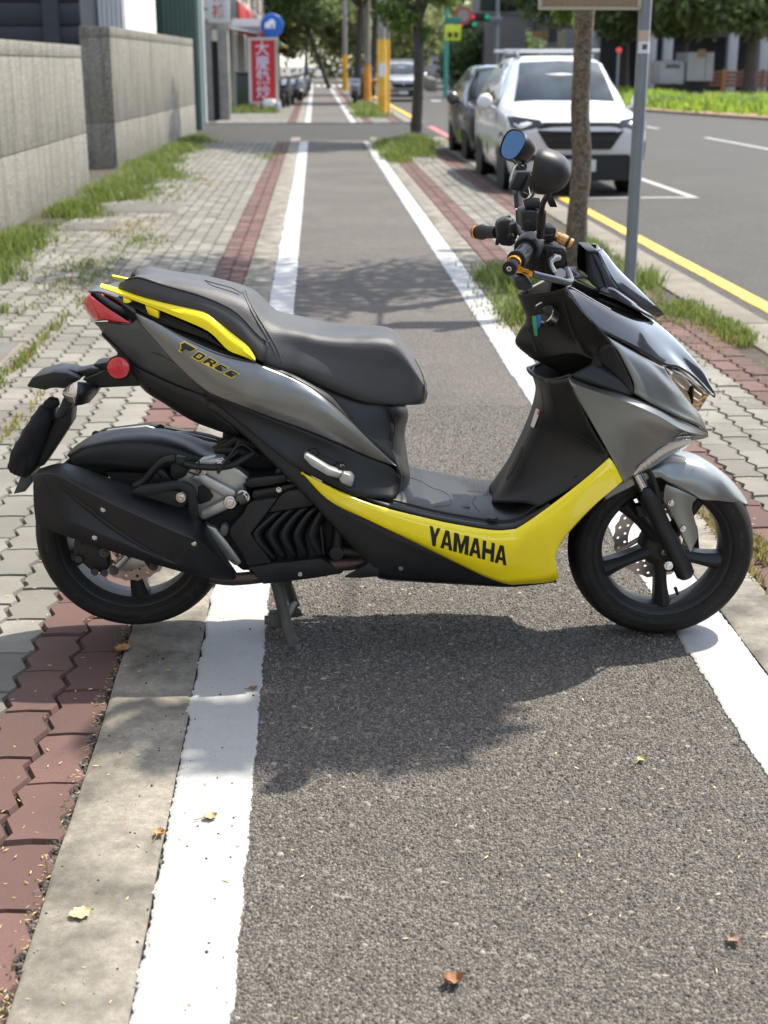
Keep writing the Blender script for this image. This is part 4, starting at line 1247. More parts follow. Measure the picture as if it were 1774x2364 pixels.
# ------------------------------------------------------------------ number plate carrier
prism('plate_arm', T('L 780,318,.05 1035,222,.055 1120,160,.06 1240,190,.06 1360,380,.06 1200,385,.06 960,398,.055 890,370,.05'), -.05, M['blk'], .005)
prism('plate_arm_top', T('L 740,238,.03 870,205,.03 1000,225,.03 1030,240,.03 830,300,.03'), -.03, M['blk2'], .004)
prism('plate_arm_cap', T('L 890,172,.05 1030,150,.05 1040,180,.05 1025,220,.05 910,200,.05'), -.02, M['blk'], .003)
prism('tail_guard', T('L 247,388,.055 310,292,.055 500,243,.06 640,250,.06 780,312,.06 735,335,.06 620,408,.06 540,398,.06 480,402,.06 430,420,.06'), -.055, M['blk'], .006)
prism('tail_guard_top', T('L 580,240,.03 660,218,.03 740,236,.03 760,262,.03 640,252,.03'), -.03, M['blk2'], .003)
ti = empty('rear_indicator'); ti.parent = SCO
panel('indicator_lens', [T('L 742,336,.125 735,450,.150 718,556,.125'), T('L 690,350,.115 660,450,.135 690,550,.115'), T('L 640,378,.095 596,450,.100 668,543,.095')], M['clear'], 10, 3, .002, both=False, parent=ti)
panel('indicator_body', [T('L 742,336,.125 735,450,.150 718,556,.125'), T('L 800,340,.118 800,450,.145 770,562,.115'), T('L 860,355,.095 875,440,.11 830,545,.09'), T('L 940,402,.06 905,460,.06 862,535,.06')], M['blk'], 12, 3, .003, both=False, parent=ti)
prism('indicator_stem', T('L 850,350,.07 945,400,.06 905,470,.06 862,535,.06 780,560,.06 700,580,.06 690,540,.06 740,420,.06'), -.02, M['blk'], .008, parent=ti)
ti2 = MB()
for zz in (0,): ti2.tube(mir(T('L 670,450,.12 760,450,.12 880,440,.06')), [.012, .024, .012], 14)
ti2.build('rear_indicator', M['blk'], SCO, 40)
prism('plate_bracket', T('L 610,482,.035 700,560,.035 690,620,.035 680,740,.035 560,930,.035 420,1140,.035 330,1180,.035 420,900,.035 560,620,.035'), -.035, M['blk'], .006)
prism('plate_bracket_wing', T('L 560,600,.07 610,482,.06 690,560,.06 600,690,.07 540,690,.08 530,660,.08'), .04, M['blk2'], .003)
# cloth bag over the plate
a, b = P('L', 470, 545, 0), P('L', 215, 1175, 0)
axb = (b - a).normalized(); nb = Vector((axb.z, 0, -axb.x))
V = []; F = []; NR, NC = 44, 56
for i in range(NR):
    t = i / (NR - 1)
    prof = [(0, .25), (.06, .62), (.15, .85), (.4, 1.05), (.7, 1.15), (.9, 1.0), (.97, .75), (1, .3)]
    for k in range(len(prof) - 1):
        if prof[k][0] <= t <= prof[k + 1][0]:
            f = prof[k][1] + (prof[k + 1][1] - prof[k][1]) * (t - prof[k][0]) / (prof[k + 1][0] - prof[k][0]); break
    for j in range(NC):
        q = math.tau * j / NC
        cx, sy = math.cos(q), math.sin(q)
        p = a + axb * ((b - a).length * (t * 1.02 - .01)) + nb * (math.copysign(abs(cx) ** .7, cx) * .030 * f) + Vector((0, math.copysign(abs(sy) ** .6, sy) * .092 * min(1, f * 1.05), 0))
        w1 = noise.noise(Vector((p.x * 30 + t * 3, p.y * 26, p.z * 9))) * .011 + noise.noise(Vector((p.x * 80, p.y * 70, p.z * 24))) * .0055
        if t > .86: w1 += math.sin(q * 21) * .0025
        p += (nb * cx + Vector((0, sy, 0))) * w1
        V.append(p)
for i in range(NR - 1):
    for j in range(NC): F.append((i * NC + j, i * NC + (j + 1) % NC, (i + 1) * NC + (j + 1) % NC, (i + 1) * NC + j))
F += [tuple(range(NC)), tuple((NR - 1) * NC + j for j in range(NC))]
ob('plate_cover_bag', V, F, M['cloth'], SCO, 80)
tube('bag_knot', T('L 440,570,.03 500,540,.03 560,525,.03'), [.012, .017, .01], M['cloth'], 12)
prism('mud_flap', T('L 215,1205,.05 300,1235,.05 302,1290,.05 240,1392,.05 126,1416,.05'), -.05, simple('grey_flap', (.055, .06, .06), .55), .003)
# ------------------------------------------------------------------ hugger and air filter box
panel('rear_mudguard', [T('B 392,270,.074 430,294,.078 600,309,.080 800,331,.080 960,320,.080 1100,290,.078 1220,262,.07'), T('B 380,255,.074 450,235,.080 600,222,.082 800,235,.082 960,250,.082 1100,262,.08 1220,256,.072'),
                        T('B 372,244,.060 470,196,.070 640,172,.073 830,180,.073 980,206,.073 1100,240,.07 1220,252,.06'), T('B 368,238,.03 480,174,.04 660,136,.04 850,137,.04 1000,172,.04 1120,225,.04 1228,246,.035'),
                        T('B 367,236,.0 490,163,.0 680,118,.0 860,116,.0 1010,157,.0 1130,221,.0 1230,243,.0')], M['blk'], 36, 3, .004, sym=True, smooth=40)
ab = T('B 505,155,-.09 525,120,-.09 570,96,-.09 800,68,-.09 880,76,-.09 1150,130,-.09 1225,155,-.09 1290,130,-.09 1320,230,-.09 1200,300,-.09 900,330,-.09 600,300,-.09')
prism('air_filter_box', ab, -.115, M['blk3'], .012)
prism('air_filter_lid', T('B 560,120,-.085 590,100,-.085 800,78,-.085 850,90,-.085 862,128,-.085 700,150,-.085 555,150,-.085'), -.1, M['alu'], .006)
prism('air_filter_lid', T('B 925,108,-.085 1000,112,-.085 1150,145,-.085 1195,160,-.085 1150,180,-.085 900,150,-.085'), -.1, simple('grey_lid', (.1, .1, .1), .4), .006)
for x, y in ((880, 95), (530, 130)):
    MB().lathe([(0, -.01), (.012, -.01), (.012, .008), (0, .012)], P('B', x, y, -.08), (0, -1, .3), 16).build('lid_screw', M['blk3'], SCO, 40)
# ------------------------------------------------------------------ swing arm and shock
M['hole'] = M['pocket']
prism('swing_arm', T('B 960,385,.125 1010,335,.125 1105,268,.125 1225,248,.125 1240,285,.125 1310,318,.125 1375,372,.125 1335,405,.125 1345,450,.125 1300,500,.125 1260,520,.125 1110,600,.125 1080,570,.125 1060,440,.125'), .085, M['alu'], .006)
prism('swing_arm_rib', T('B 1070,345,.14 1110,338,.14 1300,440,.14 1285,490,.14 1255,490,.14 1080,392,.14 1030,372,.14'), .12, M['alu'], .008)
prism('swing_arm_rib', T('B 1100,545,.142 1240,475,.142 1290,505,.142 1265,530,.142 1120,600,.142 1090,585,.142'), .12, M['alu'], .008)
prism('swing_arm_hole', T('B 1085,410,.1275 1110,402,.1275 1150,430,.1275 1170,465,.1275 1150,490,.1275 1095,510,.1275 1078,500,.1275'), .10, M['hole'], .002)
prism('engine_mount', T('B 1115,612,.118 1185,640,.118 1250,720,.118 1330,830,.118 1290,850,.118 1200,780,.118 1120,640,.118'), .085, M['alu'], .006)
prism('engine_case', T('B 1110,600,.10 1260,520,.10 1340,480,.10 1420,520,.10 1430,860,.10 1330,880,.10 1190,760,.10'), -.12, M['hole'], .01)
for x, y, r in ((1260, 498, .0165), (1343, 470, .0125), (1105, 322, .014), (1205, 288, .012), (1330, 462, .015)):
    bolt(P('B', x, y, .15 if x > 1200 and y > 300 else .132), r, SCO)
tube('pivot_bush', T('B 1310,480,.15 1345,466,.15'), .016, M['rust'], 12)
prism('engine_block', T('B 560,330,.06 1000,330,.07 1250,280,.07 1400,330,.07 1420,700,.07 1180,760,.07 900,560,.06 700,470,.06'), -.15, M['hole'], .01)
prism('engine_fill', T('C 40,290,.05 150,350,.05 260,440,.05 380,560,.05 430,640,.05 240,660,.05 90,600,.05 20,480,.05'), -.1, M['pocket'], .01)
# exhaust pipe
tube('exhaust_pipe', T('B 1150,905,.14 1260,918,.14 1400,908,.14 1500,890,.13 C 500,1090,.13 640,1080,.13 800,1060,.13 960,1000,.1'), .0165, simple('burnt_pipe', (.075, .05, .04), .45, metal=.7, var=.4, vscale=20), 14, curve=26)
prism('shock_absorber', T('B 1150,205,.09 1230,170,.09 1290,130,.09 1310,160,.09 1250,210,.09'), .05, M['blk3'], .006)
# cables at the back
for s_, r in (('B 735,410,.13 790,380,.13 850,310,.135 900,270,.14 960,258,.14', .0095), ('B 1010,285,.145 1060,298,.145 1130,305,.145 1210,305,.145 1280,290,.14 1350,250,.13 1400,220,.12', .0085), ('B 1195,340,.16 1230,280,.16 1275,220,.15 1310,165,.14', .003),
              ('B 1190,335,.155 1220,290,.155 1290,230,.15 1330,200,.13', .0028), ('B 1280,210,.13 1330,180,.13 1380,210,.13 1420,240,.12', .004), ('B 1200,180,.06 1260,160,.07 1320,160,.08 1400,190,.08', .012), ('B 1180,210,.08 1300,215,.09 1420,240,.1', .010)):
    tube('rear_cable', T(s_), r, M['blk3'], 10, curve=20)
prism('cable_bracket', T('B 805,325,.13 850,300,.13 900,330,.13 950,385,.13 900,385,.13 830,345,.13'), .11, M['blk'], .003)
prism('cable_clamp', T('B 960,250,.15 1015,258,.15 1010,295,.15 965,290,.15'), .125, M['blk3'], .003)
prism('sensor_box', T('B 930,300,.13 980,290,.13 1025,310,.13 1025,350,.13 990,370,.13 935,370,.13'), .10, M['blk3'], .006)
tube('wire_guard', T('B 1020,262,.15 1085,245,.15 1098,330,.15 1085,348,.15 1030,330,.15 1045,310,.15'), .0028, M['blk3'], 6)
bolt(P('B', 858, 355, .132), .008, SCO, M['blk2'])
# ------------------------------------------------------------------ muffler
mu = empty('muffler'); mu.parent = SCO
QM0 = T('B 205,325,.140 345,300,.150 520,362,.155 700,426,.158 1000,545,.158 1080,587,.155 1180,742,.150 1296,906,.145')
QM1 = T('B 182,350,.205 300,345,.225 500,450,.236 700,545,.240 1010,680,.240 1100,712,.228 1200,805,.195 1298,912,.155')
QM2 = T('B 180,420,.215 330,430,.214 500,560,.210 700,690,.212 930,815,.212 1090,845,.21 1200,885,.185 1299,918,.152')
QM3 = T('B 183,520,.218 360,590,.226 520,660,.226 700,730,.224 930,830,.215 1090,875,.20 1200,905,.18 1300,922,.150')
QM4 = T('B 195,616,.205 380,692,.212 520,740,.212 700,796,.208 930,862,.198 1090,905,.185 1200,920,.17 1300,926,.148')
QM5 = [Vector((p.x, -.125, p.z)) for p in cr(QM4, 12)]
QM00 = [Vector((p.x, -.12, p.z)) for p in cr(QM0, 12)]
V, F = loft([QM00, QM0, QM1, QM2, QM3, QM4, QM5], 40, 1)
nu = 40
F += [tuple(i * nu for i in range(7)), tuple(i * nu + nu - 1 for i in range(7))[::-1]]
V2, F2 = V, F
mo = MB().add(V2, F2).build('muffler_shell', M['blk'], mu, None, .004, 2)
bvm = BVHTree.FromObject(mo, bpy.context.evaluated_depsgraph_get())


def cast(bvh, q, up=.001):
    o = Vector((0, -3.45, CAMH)); d = (q - o).normalized(); h = bvh.ray_cast(o, d)
    return (h[0] + h[1] * up if h[1].dot(d) < 0 else h[0] - h[1] * up) if h[0] else q


for s_ in ('B 228,345,0 262,430,0 305,510,0 350,600,0 390,692,0', ):
    MB().tube([cast(bvm, p, -.0006) for p in cr(T(s_), 30)], .0022, 8).build('muffler_seam', M['hole'], mu, 40)
MB().tube([cast(bvm, p, .0) for p in cr(T('B 300,345,0 330,390,0 420,480,0 500,540,0 560,590,0 700,690,0 860,790,0 930,850,0'), 40)], [.0005 + .006 * math.sin(i / 39 * math.pi) for i in range(40)], 10).build('muffler_groove', M['blk3'], mu, 40)
for x, y in ((565, 537), (519, 690), (1062, 722)):
    p = cast(bvm, P('B', x, y, .2), .0)
    MB().lathe([(0, -.004), (.0115, -.004), (.0125, .0005), (.010, .001), (0, -.001)], p, (0, -1, .1), 18).build('bolt_recess', M['hole'], mu, 30)
    bolt(p, .0066, mu, None, .003)
br = empty('muffler_bracket'); br.parent = SCO
prism('bracket_arm', T('B 715,442,.19 765,415,.19 930,390,.19 1010,388,.19 1050,408,.19 1072,445,.19 1088,578,.19 1034,562,.19 1022,450,.19 985,428,.19 930,432,.19 800,462,.19'), .17, M['blk'], .003, parent=br)
prism('bracket_plate', T('B 780,462,.178 940,430,.178 1000,440,.178 1024,480,.178 1025,505,.178 985,530,.178'), .165, M['blk3'], .002, parent=br)
bolt(P('B', 992, 470, .181), .0135, br)
MB().lathe([(0, -.001), (.0045, -.001), (.0045, .0008), (0, .0008)], P('B', 897, 477, .179), (0, -1, 0), 12).build('bracket_hole', M['hole'], br)
# rear caliper and axle pieces
bc = empty('rear_brake_caliper'); bc.parent = SCO
prism('caliper_body', T('B 420,735,.11 480,715,.11 540,740,.11 590,800,.11 600,860,.11 560,890,.11 500,880,.11 440,830,.11'), .06, M['blk3'], .01, parent=bc)
prism('caliper_bridge', T('B 398,705,.10 450,700,.10 470,760,.10 440,810,.10 405,790,.10'), .05, M['blk3'], .008, parent=bc)
for x, y in ((520, 880), (430, 810), (572, 885)):
    tube('caliper_pin', T('B %d,%d,.12 %d,%d,.09' % (x, y, x - 4, y - 4)), .0095, M['blk2'], 12, parent=bc)
for x, y, r in ((572, 772, .013), (624, 872, .012), (842, 850, .011)):
    bolt(P('B', x, y, .115), r, SCO, M['rust'])
tube('caliper_carrier', T('B 700,790,.105 640,850,.105 622,872,.105'), .009, M['alu'], 10)
tube('caliper_carrier', T('B 735,700,.1 840,850,.1'), .012, M['blk3'], 10)
prism('disc_carrier', T('B 640,800,.085 700,780,.085 760,790,.085 830,830,.085 760,860,.085 690,880,.085 640,870,.085'), .07, M['alu'], .004)
tube('rear_axle', [Vector((-.657, -.12, .279)), Vector((-.657, .12, .279))], .011, M['steel'])
# ------------------------------------------------------------------ radiator cover with louvres
rc = empty('radiator_cover'); rc.parent = SCO
prism('cover_frame', T('K 830,562,.165 1003,537,.165 918,655,.165 800,810,.165 955,1025,.165 780,1050,.165 730,950,.165 632,812,.165 640,765,.165 740,655,.165 770,590,.165'), .10, M['blk'], .006, parent=rc)
prism('cover_top', T('K 918,655,.160 1003,537,.160 1060,492,.160 1180,470,.160 1270,600,.160 1240,605,.160'), .10, M['blk'], .005, parent=rc)
prism('cover_back', T('K 800,810,.140 918,655,.140 1240,605,.140 1310,640,.140 1340,965,.140 955,1025,.140'), .09, M['blk3'], .002, parent=rc)
for a_, b_, c_ in ((918, 800, 955), (1010, 905, 1028), (1118, 1005, 1108), (1225, 1100, 1188), (1305, 1210, 1300)):
    i = (a_ - 918) / 100
    top = 655 - .16 * (a_ - 918)
    V = T('K %d,%d,.152 %d,%d,.166 %d,%d,.172 %d,%d,.166 %d,%d,.152' % (a_ + 60, top - 8, (a_ + b_) / 2 + 40, top + 70, b_ + 22, 815, (b_ + c_) / 2 + 12, 915, c_ + 6, 1000 - i * 6))
    W = T('K %d,%d,.142 %d,%d,.146 %d,%d,.146 %d,%d,.146 %d,%d,.142' % (a_ + 130, top - 14, (a_ + b_) / 2 + 105, top + 70, b_ + 98, 812, (b_ + c_) / 2 + 70, 905, c_ + 40, 985 - i * 6))
    panel('louvre', [V, W], M['blk'], 16, 2, .005, both=False, parent=rc)
prism('cover_skid', T('K 780,1052,.168 955,1028,.168 1310,990,.160 1400,1040,.150 1482,1082,.140 1470,1100,.140 1300,1130,.150 1080,1160,.160 885,1180,.165'), .02, M['blk'], .006, parent=rc)
bolt(P('K', 1160, 1102, .168), .006, rc)
prism('cover_front_edge', T('K 1310,640,.15 1340,960,.15 1325,962,.15 1296,680,.15'), .12, M['blk2'], .002, parent=rc)
prism('water_pump', T('K 750,420,.15 800,395,.15 1050,365,.15 1075,395,.15 1050,430,.15 930,455,.15 790,470,.15 755,455,.15'), .08, M['blk'], .010)
prism('pump_neck', T('K 870,460,.12 960,455,.12 950,515,.12 880,515,.12'), .06, M['hole'], .006)
prism('pump_base', T('K 815,490,.145 1040,450,.145 1120,430,.145 1180,440,.145 1060,495,.145 1005,540,.145 830,565,.145 795,540,.145'), .08, M['blk'], .006)
bolt(P('K', 1003, 478, .148), .0075, SCO)
prism('rubber_stop', T('K 575,745,.14 610,738,.14 638,765,.14 625,815,.14 600,832,.14 560,805,.14'), .11, simple('grey_rubber', (.11, .11, .105), .6), .005)
# coolant hoses in front of the radiator
for s_, r in (('K 1450,730,.12 1440,830,.12 1430,930,.12', .016), ('K 1430,930,.12 1520,935,.12 1640,955,.12', .015)):
    tube('coolant_hose', T(s_), r, M['blk'], 14)
MB().lathe([(0, -.02), (.018, -.018), (.021, 0), (.018, .018), (0, .02)], P('K', 1430, 935, .12), (0, -1, 0), 18).build('hose_joint', M['blk'], SCO, 40)
prism('radiator', T('K 1300,640,.11 1420,700,.11 1500,860,.11 1640,960,.11 1500,1040,.11 1345,970,.11'), -.12, M['hole'], .01)
prism('engine_lower', T('K 700,1030,.08 1340,970,.08 1640,960,.08 1600,1060,.06 1480,1085,.05 900,1175,.05'), -.12, M['hole'], .01)
# ------------------------------------------------------------------ centre stand
cs_ = empty('centre_stand'); cs_.parent = SCO
pz = lambda p: Vector((p.x, p.y, max(p.z, .002)))
na, nb2 = P('B', 1515, 935, .09), P('B', 1600, 1295, .13)
fa = P('B', 1565, 935, -.04)
fb = Vector((P('B', 1625, 1160, -.13).x, .13, .01))
MB().tube([na, na.lerp(nb2, .5), nb2 + Vector((0, 0, .01))], [.016, .0155, .015], 12, squash=(1, .7, 1)).build('stand_leg', M['rust'], cs_, 40)
MB().tube([fa, fa.lerp(fb, .5), fb], [.016, .0155, .015], 12, squash=(1, .7, 1)).build('stand_leg', M['rust'], cs_, 40)
for p in (nb2, fb):
    q = Vector((p.x, p.y, .0))
    MB().box(q.x - .022, q.x + .022, q.y - .025, q.y + .02, .0, .008).build('stand_foot', M['rust'], cs_, None, .003)
MB().tube([na.lerp(nb2, .55), fa.lerp(fb, .75)], .011, 10).build('stand_crossbar', M['rust'], cs_, 40)
prism('stand_tab', T('B 1470,1115,.11 1535,1112,.11 1540,1190,.11 1490,1190,.11 1470,1165,.11'), .07, M['rust'], .003, parent=cs_)
tube('stand_stop', T('B 1450,1142,.1 1480,1142,.1'), .012, M['rust'], 12, parent=cs_)
prism('stand_foot_pedal', T('B 1585,1065,-.1 1640,1075,-.1 1655,1100,-.1 1640,1125,-.1 1600,1130,-.1'), -.16, M['rust'], .004, parent=cs_)

# ------------------------------------------------------------------ lettering
def bvh_of(o): return BVHTree.FromObject(o, bpy.context.evaluated_depsgraph_get())


def decal(name, polys, bvh, up, mat, thick=0, sub=0):
    """flat print laid on a panel: polys of traced points"""
    bm = bmesh.new()
    for pl in polys:
        vs = [bm.verts.new(p) for p in pl]
        bm.faces.new(vs)
    bmesh.ops.triangulate(bm, faces=bm.faces)
    for _ in range(sub): bmesh.ops.subdivide_edges(bm, edges=bm.edges, cuts=1, use_grid_fill=True)
    for v in bm.verts: v.co = cast(bvh, v.co, up)
    bmesh.ops.recalc_face_normals(bm, faces=bm.faces)
    me = bpy.data.meshes.new(name); bm.to_mesh(me); bm.free()
    return link(name, me, mat, SCO)


GL = {'Y': [[(0, 1), (.30, 1), (.5, .62), (.70, 1), (1, 1), (.65, .42), (.65, 0), (.35, 0), (.35, .42)]],
      'A': [[(0, 0), (.34, 1), (.66, 1), (1, 0), (.72, 0), (.66, .2), (.34, .2), (.28, 0)]],
      'M': [[(0, 0), (0, 1), (.30, 1), (.5, .42), (.70, 1), (1, 1), (1, 0), (.76, 0), (.76, .62), (.58, 0), (.42, 0), (.24, .62), (.24, 0)]],
      'H': [[(0, 0), (0, 1), (.28, 1), (.28, .62), (.72, .62), (.72, 1), (1, 1), (1, 0), (.72, 0), (.72, .38), (.28, .38), (.28, 0)]]}
HOLE_A = [(.40, .38), (.5, .72), (.60, .38)]


def corner_map(c, s, t):
    (ax, ay), (bx, by), (cx, cy), (dx, dy) = c      # bl br tr tl
    x = (1 - t) * ((1 - s) * ax + s * bx) + t * ((1 - s) * dx + s * cx)
    y = (1 - t) * ((1 - s) * ay + s * by) + t * ((1 - s) * dy + s * cy)
    return x, y


by = bvh_of(yo[0])
box = ((1162, 965), (1588, 1080), (1596, 978), (1168, 862))
word = 'YAMAHA'; wid = {'Y': .78, 'A': .86, 'M': 1.08, 'H': .86}; gap = .06
tot = sum(wid[c] for c in word) + gap * (len(word) - 1)
x = 0
for ch in word:
    w = wid[ch]
    def mp(q, x=x, w=w):
        a, b = corner_map(box, (x + q[0] * w) / tot, q[1]); return P('C', a, b, .2)
    decal('letter', [[mp(q) for q in pl] for pl in GL[ch]], by, .0012, M['letter'], sub=2)
    if ch == 'A':
        decal('letter_counter', [[mp(q) for q in HOLE_A]], by, .0018, M['yellow'], sub=1)
    x += w + gap
# slanted emblem on the side panel
bs = bvh_of(sp_[0])
FG = {'F': [[(.05, 0), (.17, .52), (-.10, .52), (.06, .80), (1.0, .80), (.93, .62), (.45, .62), (.41, .48), (.82, .48), (.76, .32), (.37, .32), (.29, 0)]],
      'O': [[(.05, 0), (.2, .62), (.32, .72), (.95, .72), (1.0, .6), (.86, .1), (.75, 0)]],
      'R': [[(.0, 0), (.2, .72), (.95, .72), (1.0, .58), (.93, .36), (.82, .28), (1.0, 0), (.74, 0), (.55, .26), (.36, .26), (.26, 0)]],
      'C': [[(.05, .08), (.2, .62), (.32, .72), (1.0, .72), (.95, .54), (.42, .54), (.34, .2), (.86, .2), (.80, 0), (.12, 0)]],
      'E': [[(.05, .08), (.2, .62), (.32, .72), (1.0, .72), (.95, .56), (.45, .56), (.42, .46), (.88, .46), (.83, .28), (.37, .28), (.34, .18), (.86, .18), (.80, 0), (.12, 0)]]}
fo = {'O': [(.32, .18), (.42, .54), (.74, .54), (.64, .18)], 'R': [(.46, .44), (.5, .56), (.74, .56), (.72, .44)]}
box = ((872, 690), (1292, 910), (1352, 862), (922, 612))
word = 'FORCE'; wid = {'F': 1.15, 'O': .95, 'R': .98, 'C': .92, 'E': .95}
tot = sum(wid.values()) + .06 * 4; x = 0
for ch in word:
    w = wid[ch]
    def mp(q, x=x, w=w, e=1.0):
        cxx, cyy = .5, .4
        a, b = corner_map(box, (x + (cxx + (q[0] - cxx) * e) * w) / tot, cyy + (q[1] - cyy) * (1 + (e - 1) * 1.5)); return P('M', a, b, .17)
    decal('emblem_edge', [[mp(q, e=1.13) for q in pl] for pl in FG[ch]], bs, .0010, M['edge'], sub=2)
    decal('emblem_letter', [[mp(q, e=.96) for q in pl] for pl in FG[ch]], bs, .0018, M['letter'], sub=2)
    if ch in fo:
        decal('emblem_edge', [[mp(q) for q in fo[ch]]], bs, .0024, M['edge'], sub=1)
        decal('emblem_counter', [[mp(q, e=.9) for q in [((p[0] - .52) * .55 + .52, (p[1] - (.36 if ch == 'O' else .5)) * .6 + (.36 if ch == 'O' else .5)) for p in fo[ch]]]], bs, .0030, M['silver'], sub=1)
    x += w + .06
# raised marks on the muffler
for i in range(7):
    s = i / 6
    a = cast(bvm, P('B', 385 + 150 * s, 362 + 75 * s, .2), .0004); b = cast(bvm, P('B', 398 + 150 * s, 376 + 75 * s, .2), .0004)
    MB().tube([a, b], .002, 6).build('stamped_mark', M['blk3'], mu, 40)

decal('shield_groove', [T('E 350,530,.1 362,528,.1 358,560,.1 300,680,.1 275,708,.1 270,700,.1 308,620,.1')], bvh_of(lsh[0]), .0012, M['pocket'], sub=1)


def seam(o, path, r=.0011, mat=None, n=24, up=.0):
    b = bvh_of(o)
    q = [cast(b, p, up) for p in cr(T(path), n)]
    MB().tube(q, r, 6).build('seam_or_highlight', mat or M['pocket'], SCO, 40)


allo = {o.name: o for o in bpy.data.objects}
seam(lsh[0], 'E 500,178,.1 520,290,.1 570,395,.1 640,455,.1 720,505,.1 800,552,.1')
seam(lsh[0], 'E 455,200,.1 470,330,.1 440,460,.1 380,600,.1 300,760,.1', .0009)
fb_ = allo['floor_board']
seam(fb_, 'C 1065,600,.0 1120,620,.0 1180,655,.0 1230,670,.0 1275,700,.0 1285,735,.0 1270,752,.0 1195,758,.0')
seam(fb_, 'C 1000,760,.1 1200,800,.1 1400,835,.1 1560,850,.1 1640,838,.1')
seam(fb_, 'C 1420,700,.1 1405,740,.1 1440,785,.1', .0011)
fc_ = allo['frame_cover']
seam(fc_, 'C 130,270,.1 240,380,.1 400,505,.1', .0013, M['blk2'])
seam(fc_, 'C 500,440,.1 620,490,.1 720,560,.1 760,640,.1 720,655,.1', .0012)
seam(fc_, 'C 160,255,.1 330,330,.1 520,400,.1 640,455,.1 760,545,.1', .0012, M['blk2'])
seam(yo[0], 'C 640,735,.2 700,715,.2 760,718,.2 860,760,.2', .0008, M['yellow'])
seam(allo['tail_cover'], 'A 830,505,.1 900,530,.1 980,580,.1 1050,640,.1', .0012)
seam(allo['front_mudguard'], 'E 1128,722,.08 1180,735,.08 1290,800,.08', .001)
seam(allo['upper_cowl'], 'I 590,410,.1 700,470,.1 850,558,.1 1000,640,.1', .0009, M['chrome'])  # chrome bead along the ridge draws its highlight, not a seam
for x, y in ((690, 800), (1010, 1095)):
    p = cast(bvh_of(allo['belly_panel']), P('C', x, y, .18), .0)
    MB().lathe([(0, -.002), (.006, -.002), (.006, .001), (.004, .0018), (0, .0012)], p, (0, -1, 0), 12).build('push_pin', M['blk2'] if x < 1000 else simple('pale_plug', (.12, .14, .13), .5), SCO, 40)
for x, y in ((735, 470), (700, 1000)):
    pass
for x, y in ((640, 690), (560, 830), (790, 600)):
    p = cast(bvh_of(lsh[0]), P('E', x, y, .2), .0)
    MB().lathe([(0, -.002), (.005, -.002), (.005, .001), (0, .001)], p, (0, -1, 0), 12).build('push_pin', M['blk3'], SCO, 40)
# ================================================================== the street
DK = 1774 / 1660


def atd(px, py, v):
    """street (u, z) of a point seen in the picture, standing v metres down the street"""
    px *= DK; py *= DK
    a = (px - 887) / FPX; d = (py - 1182) / FPX
    ry = math.cos(PITCH) - d * math.sin(PITCH); rz = -(math.sin(PITCH) + d * math.cos(PITCH))
    ru = a * CT + ry * ST; rv = -a * ST + ry * CT
    t = v / rv
    return ru * t, CAMH + rz * t


def text_mesh(name, s, size, mat, parent, org, xd, up, bold=0.0, sx=1.0):
    cu = bpy.data.curves.new('t', 'FONT'); cu.body = s; cu.size = size; cu.align_x = 'CENTER'; cu.align_y = 'CENTER'
    cu.extrude = .004; cu.offset = bold
    to = bpy.data.objects.new('t', cu); COL.objects.link(to)
    bpy.context.view_layer.update()
    me = bpy.data.meshes.new_from_object(to.evaluated_get(bpy.context.evaluated_depsgraph_get()))
    bpy.data.objects.remove(to, do_unlink=True); bpy.data.curves.remove(cu)
    xd = Vector(xd).normalized(); up = Vector(up).normalized(); n = xd.cross(up)
    for v in me.vertices:
        c = v.co.copy(); v.co = Vector(org) + xd * c.x * sx + up * c.y + n * c.z
    me.name = name
    return link(name, me, mat, parent)


UD, VD, ZD = R3(1, 0, 0), R3(0, 1, 0), Vector((0, 0, 1))


def m_granite(name, col):
    k = N(name); g = k.n('NewGeometry').outputs['Position']
    a = k.noise(g, 42, 4, .8); b = k.noise(g, 1.4, 6, .7)
    mp = k.n('Mapping'); mp.inputs['Scale'].default_value = (3, 3, .35); k.l(g, mp.inputs[0])
    st = k.noise(mp.outputs[0], 2.2, 5, .7)
    c = k.mix(k.ramp(a, [(.38, 0.0), (.62, 1.0)]), tuple(x * .38 for x in col), tuple(x * 1.5 for x in col))
    c = k.mix(k.ramp(st, [(.46, 0.0), (.66, .7)]), c, tuple(x * .42 for x in col))
    c = k.mix(k.ramp(b, [(.45, 0.0), (.75, .4)]), c, tuple(x * .55 for x in col))
    k.set(Base_Color=c, Roughness=.9, Specular_IOR_Level=.25, Normal=k.bump(a, .7, .006))
    return k.m


def m_leaf(name, a, b, trans=.35):
    k = N(name); r = k.n('NewGeometry').outputs['Random Per Island']
    c = k.mix(r, a, b)
    k.set(Base_Color=c, Roughness=.5, Specular_IOR_Level=.3)
    t = k.n('BsdfTranslucent'); k.l(k.mix(.5, c, tuple(min(1, x * 2.2) for x in b)), t.inputs[0])
    m = k.n('MixShader'); m.inputs[0].default_value = trans
    k.l(k.b.outputs[0], m.inputs[1]); k.l(t.outputs[0], m.inputs[2])
    k.l(m.outputs[0], k.t.nodes['Material Output'].inputs[0])
    return k.m


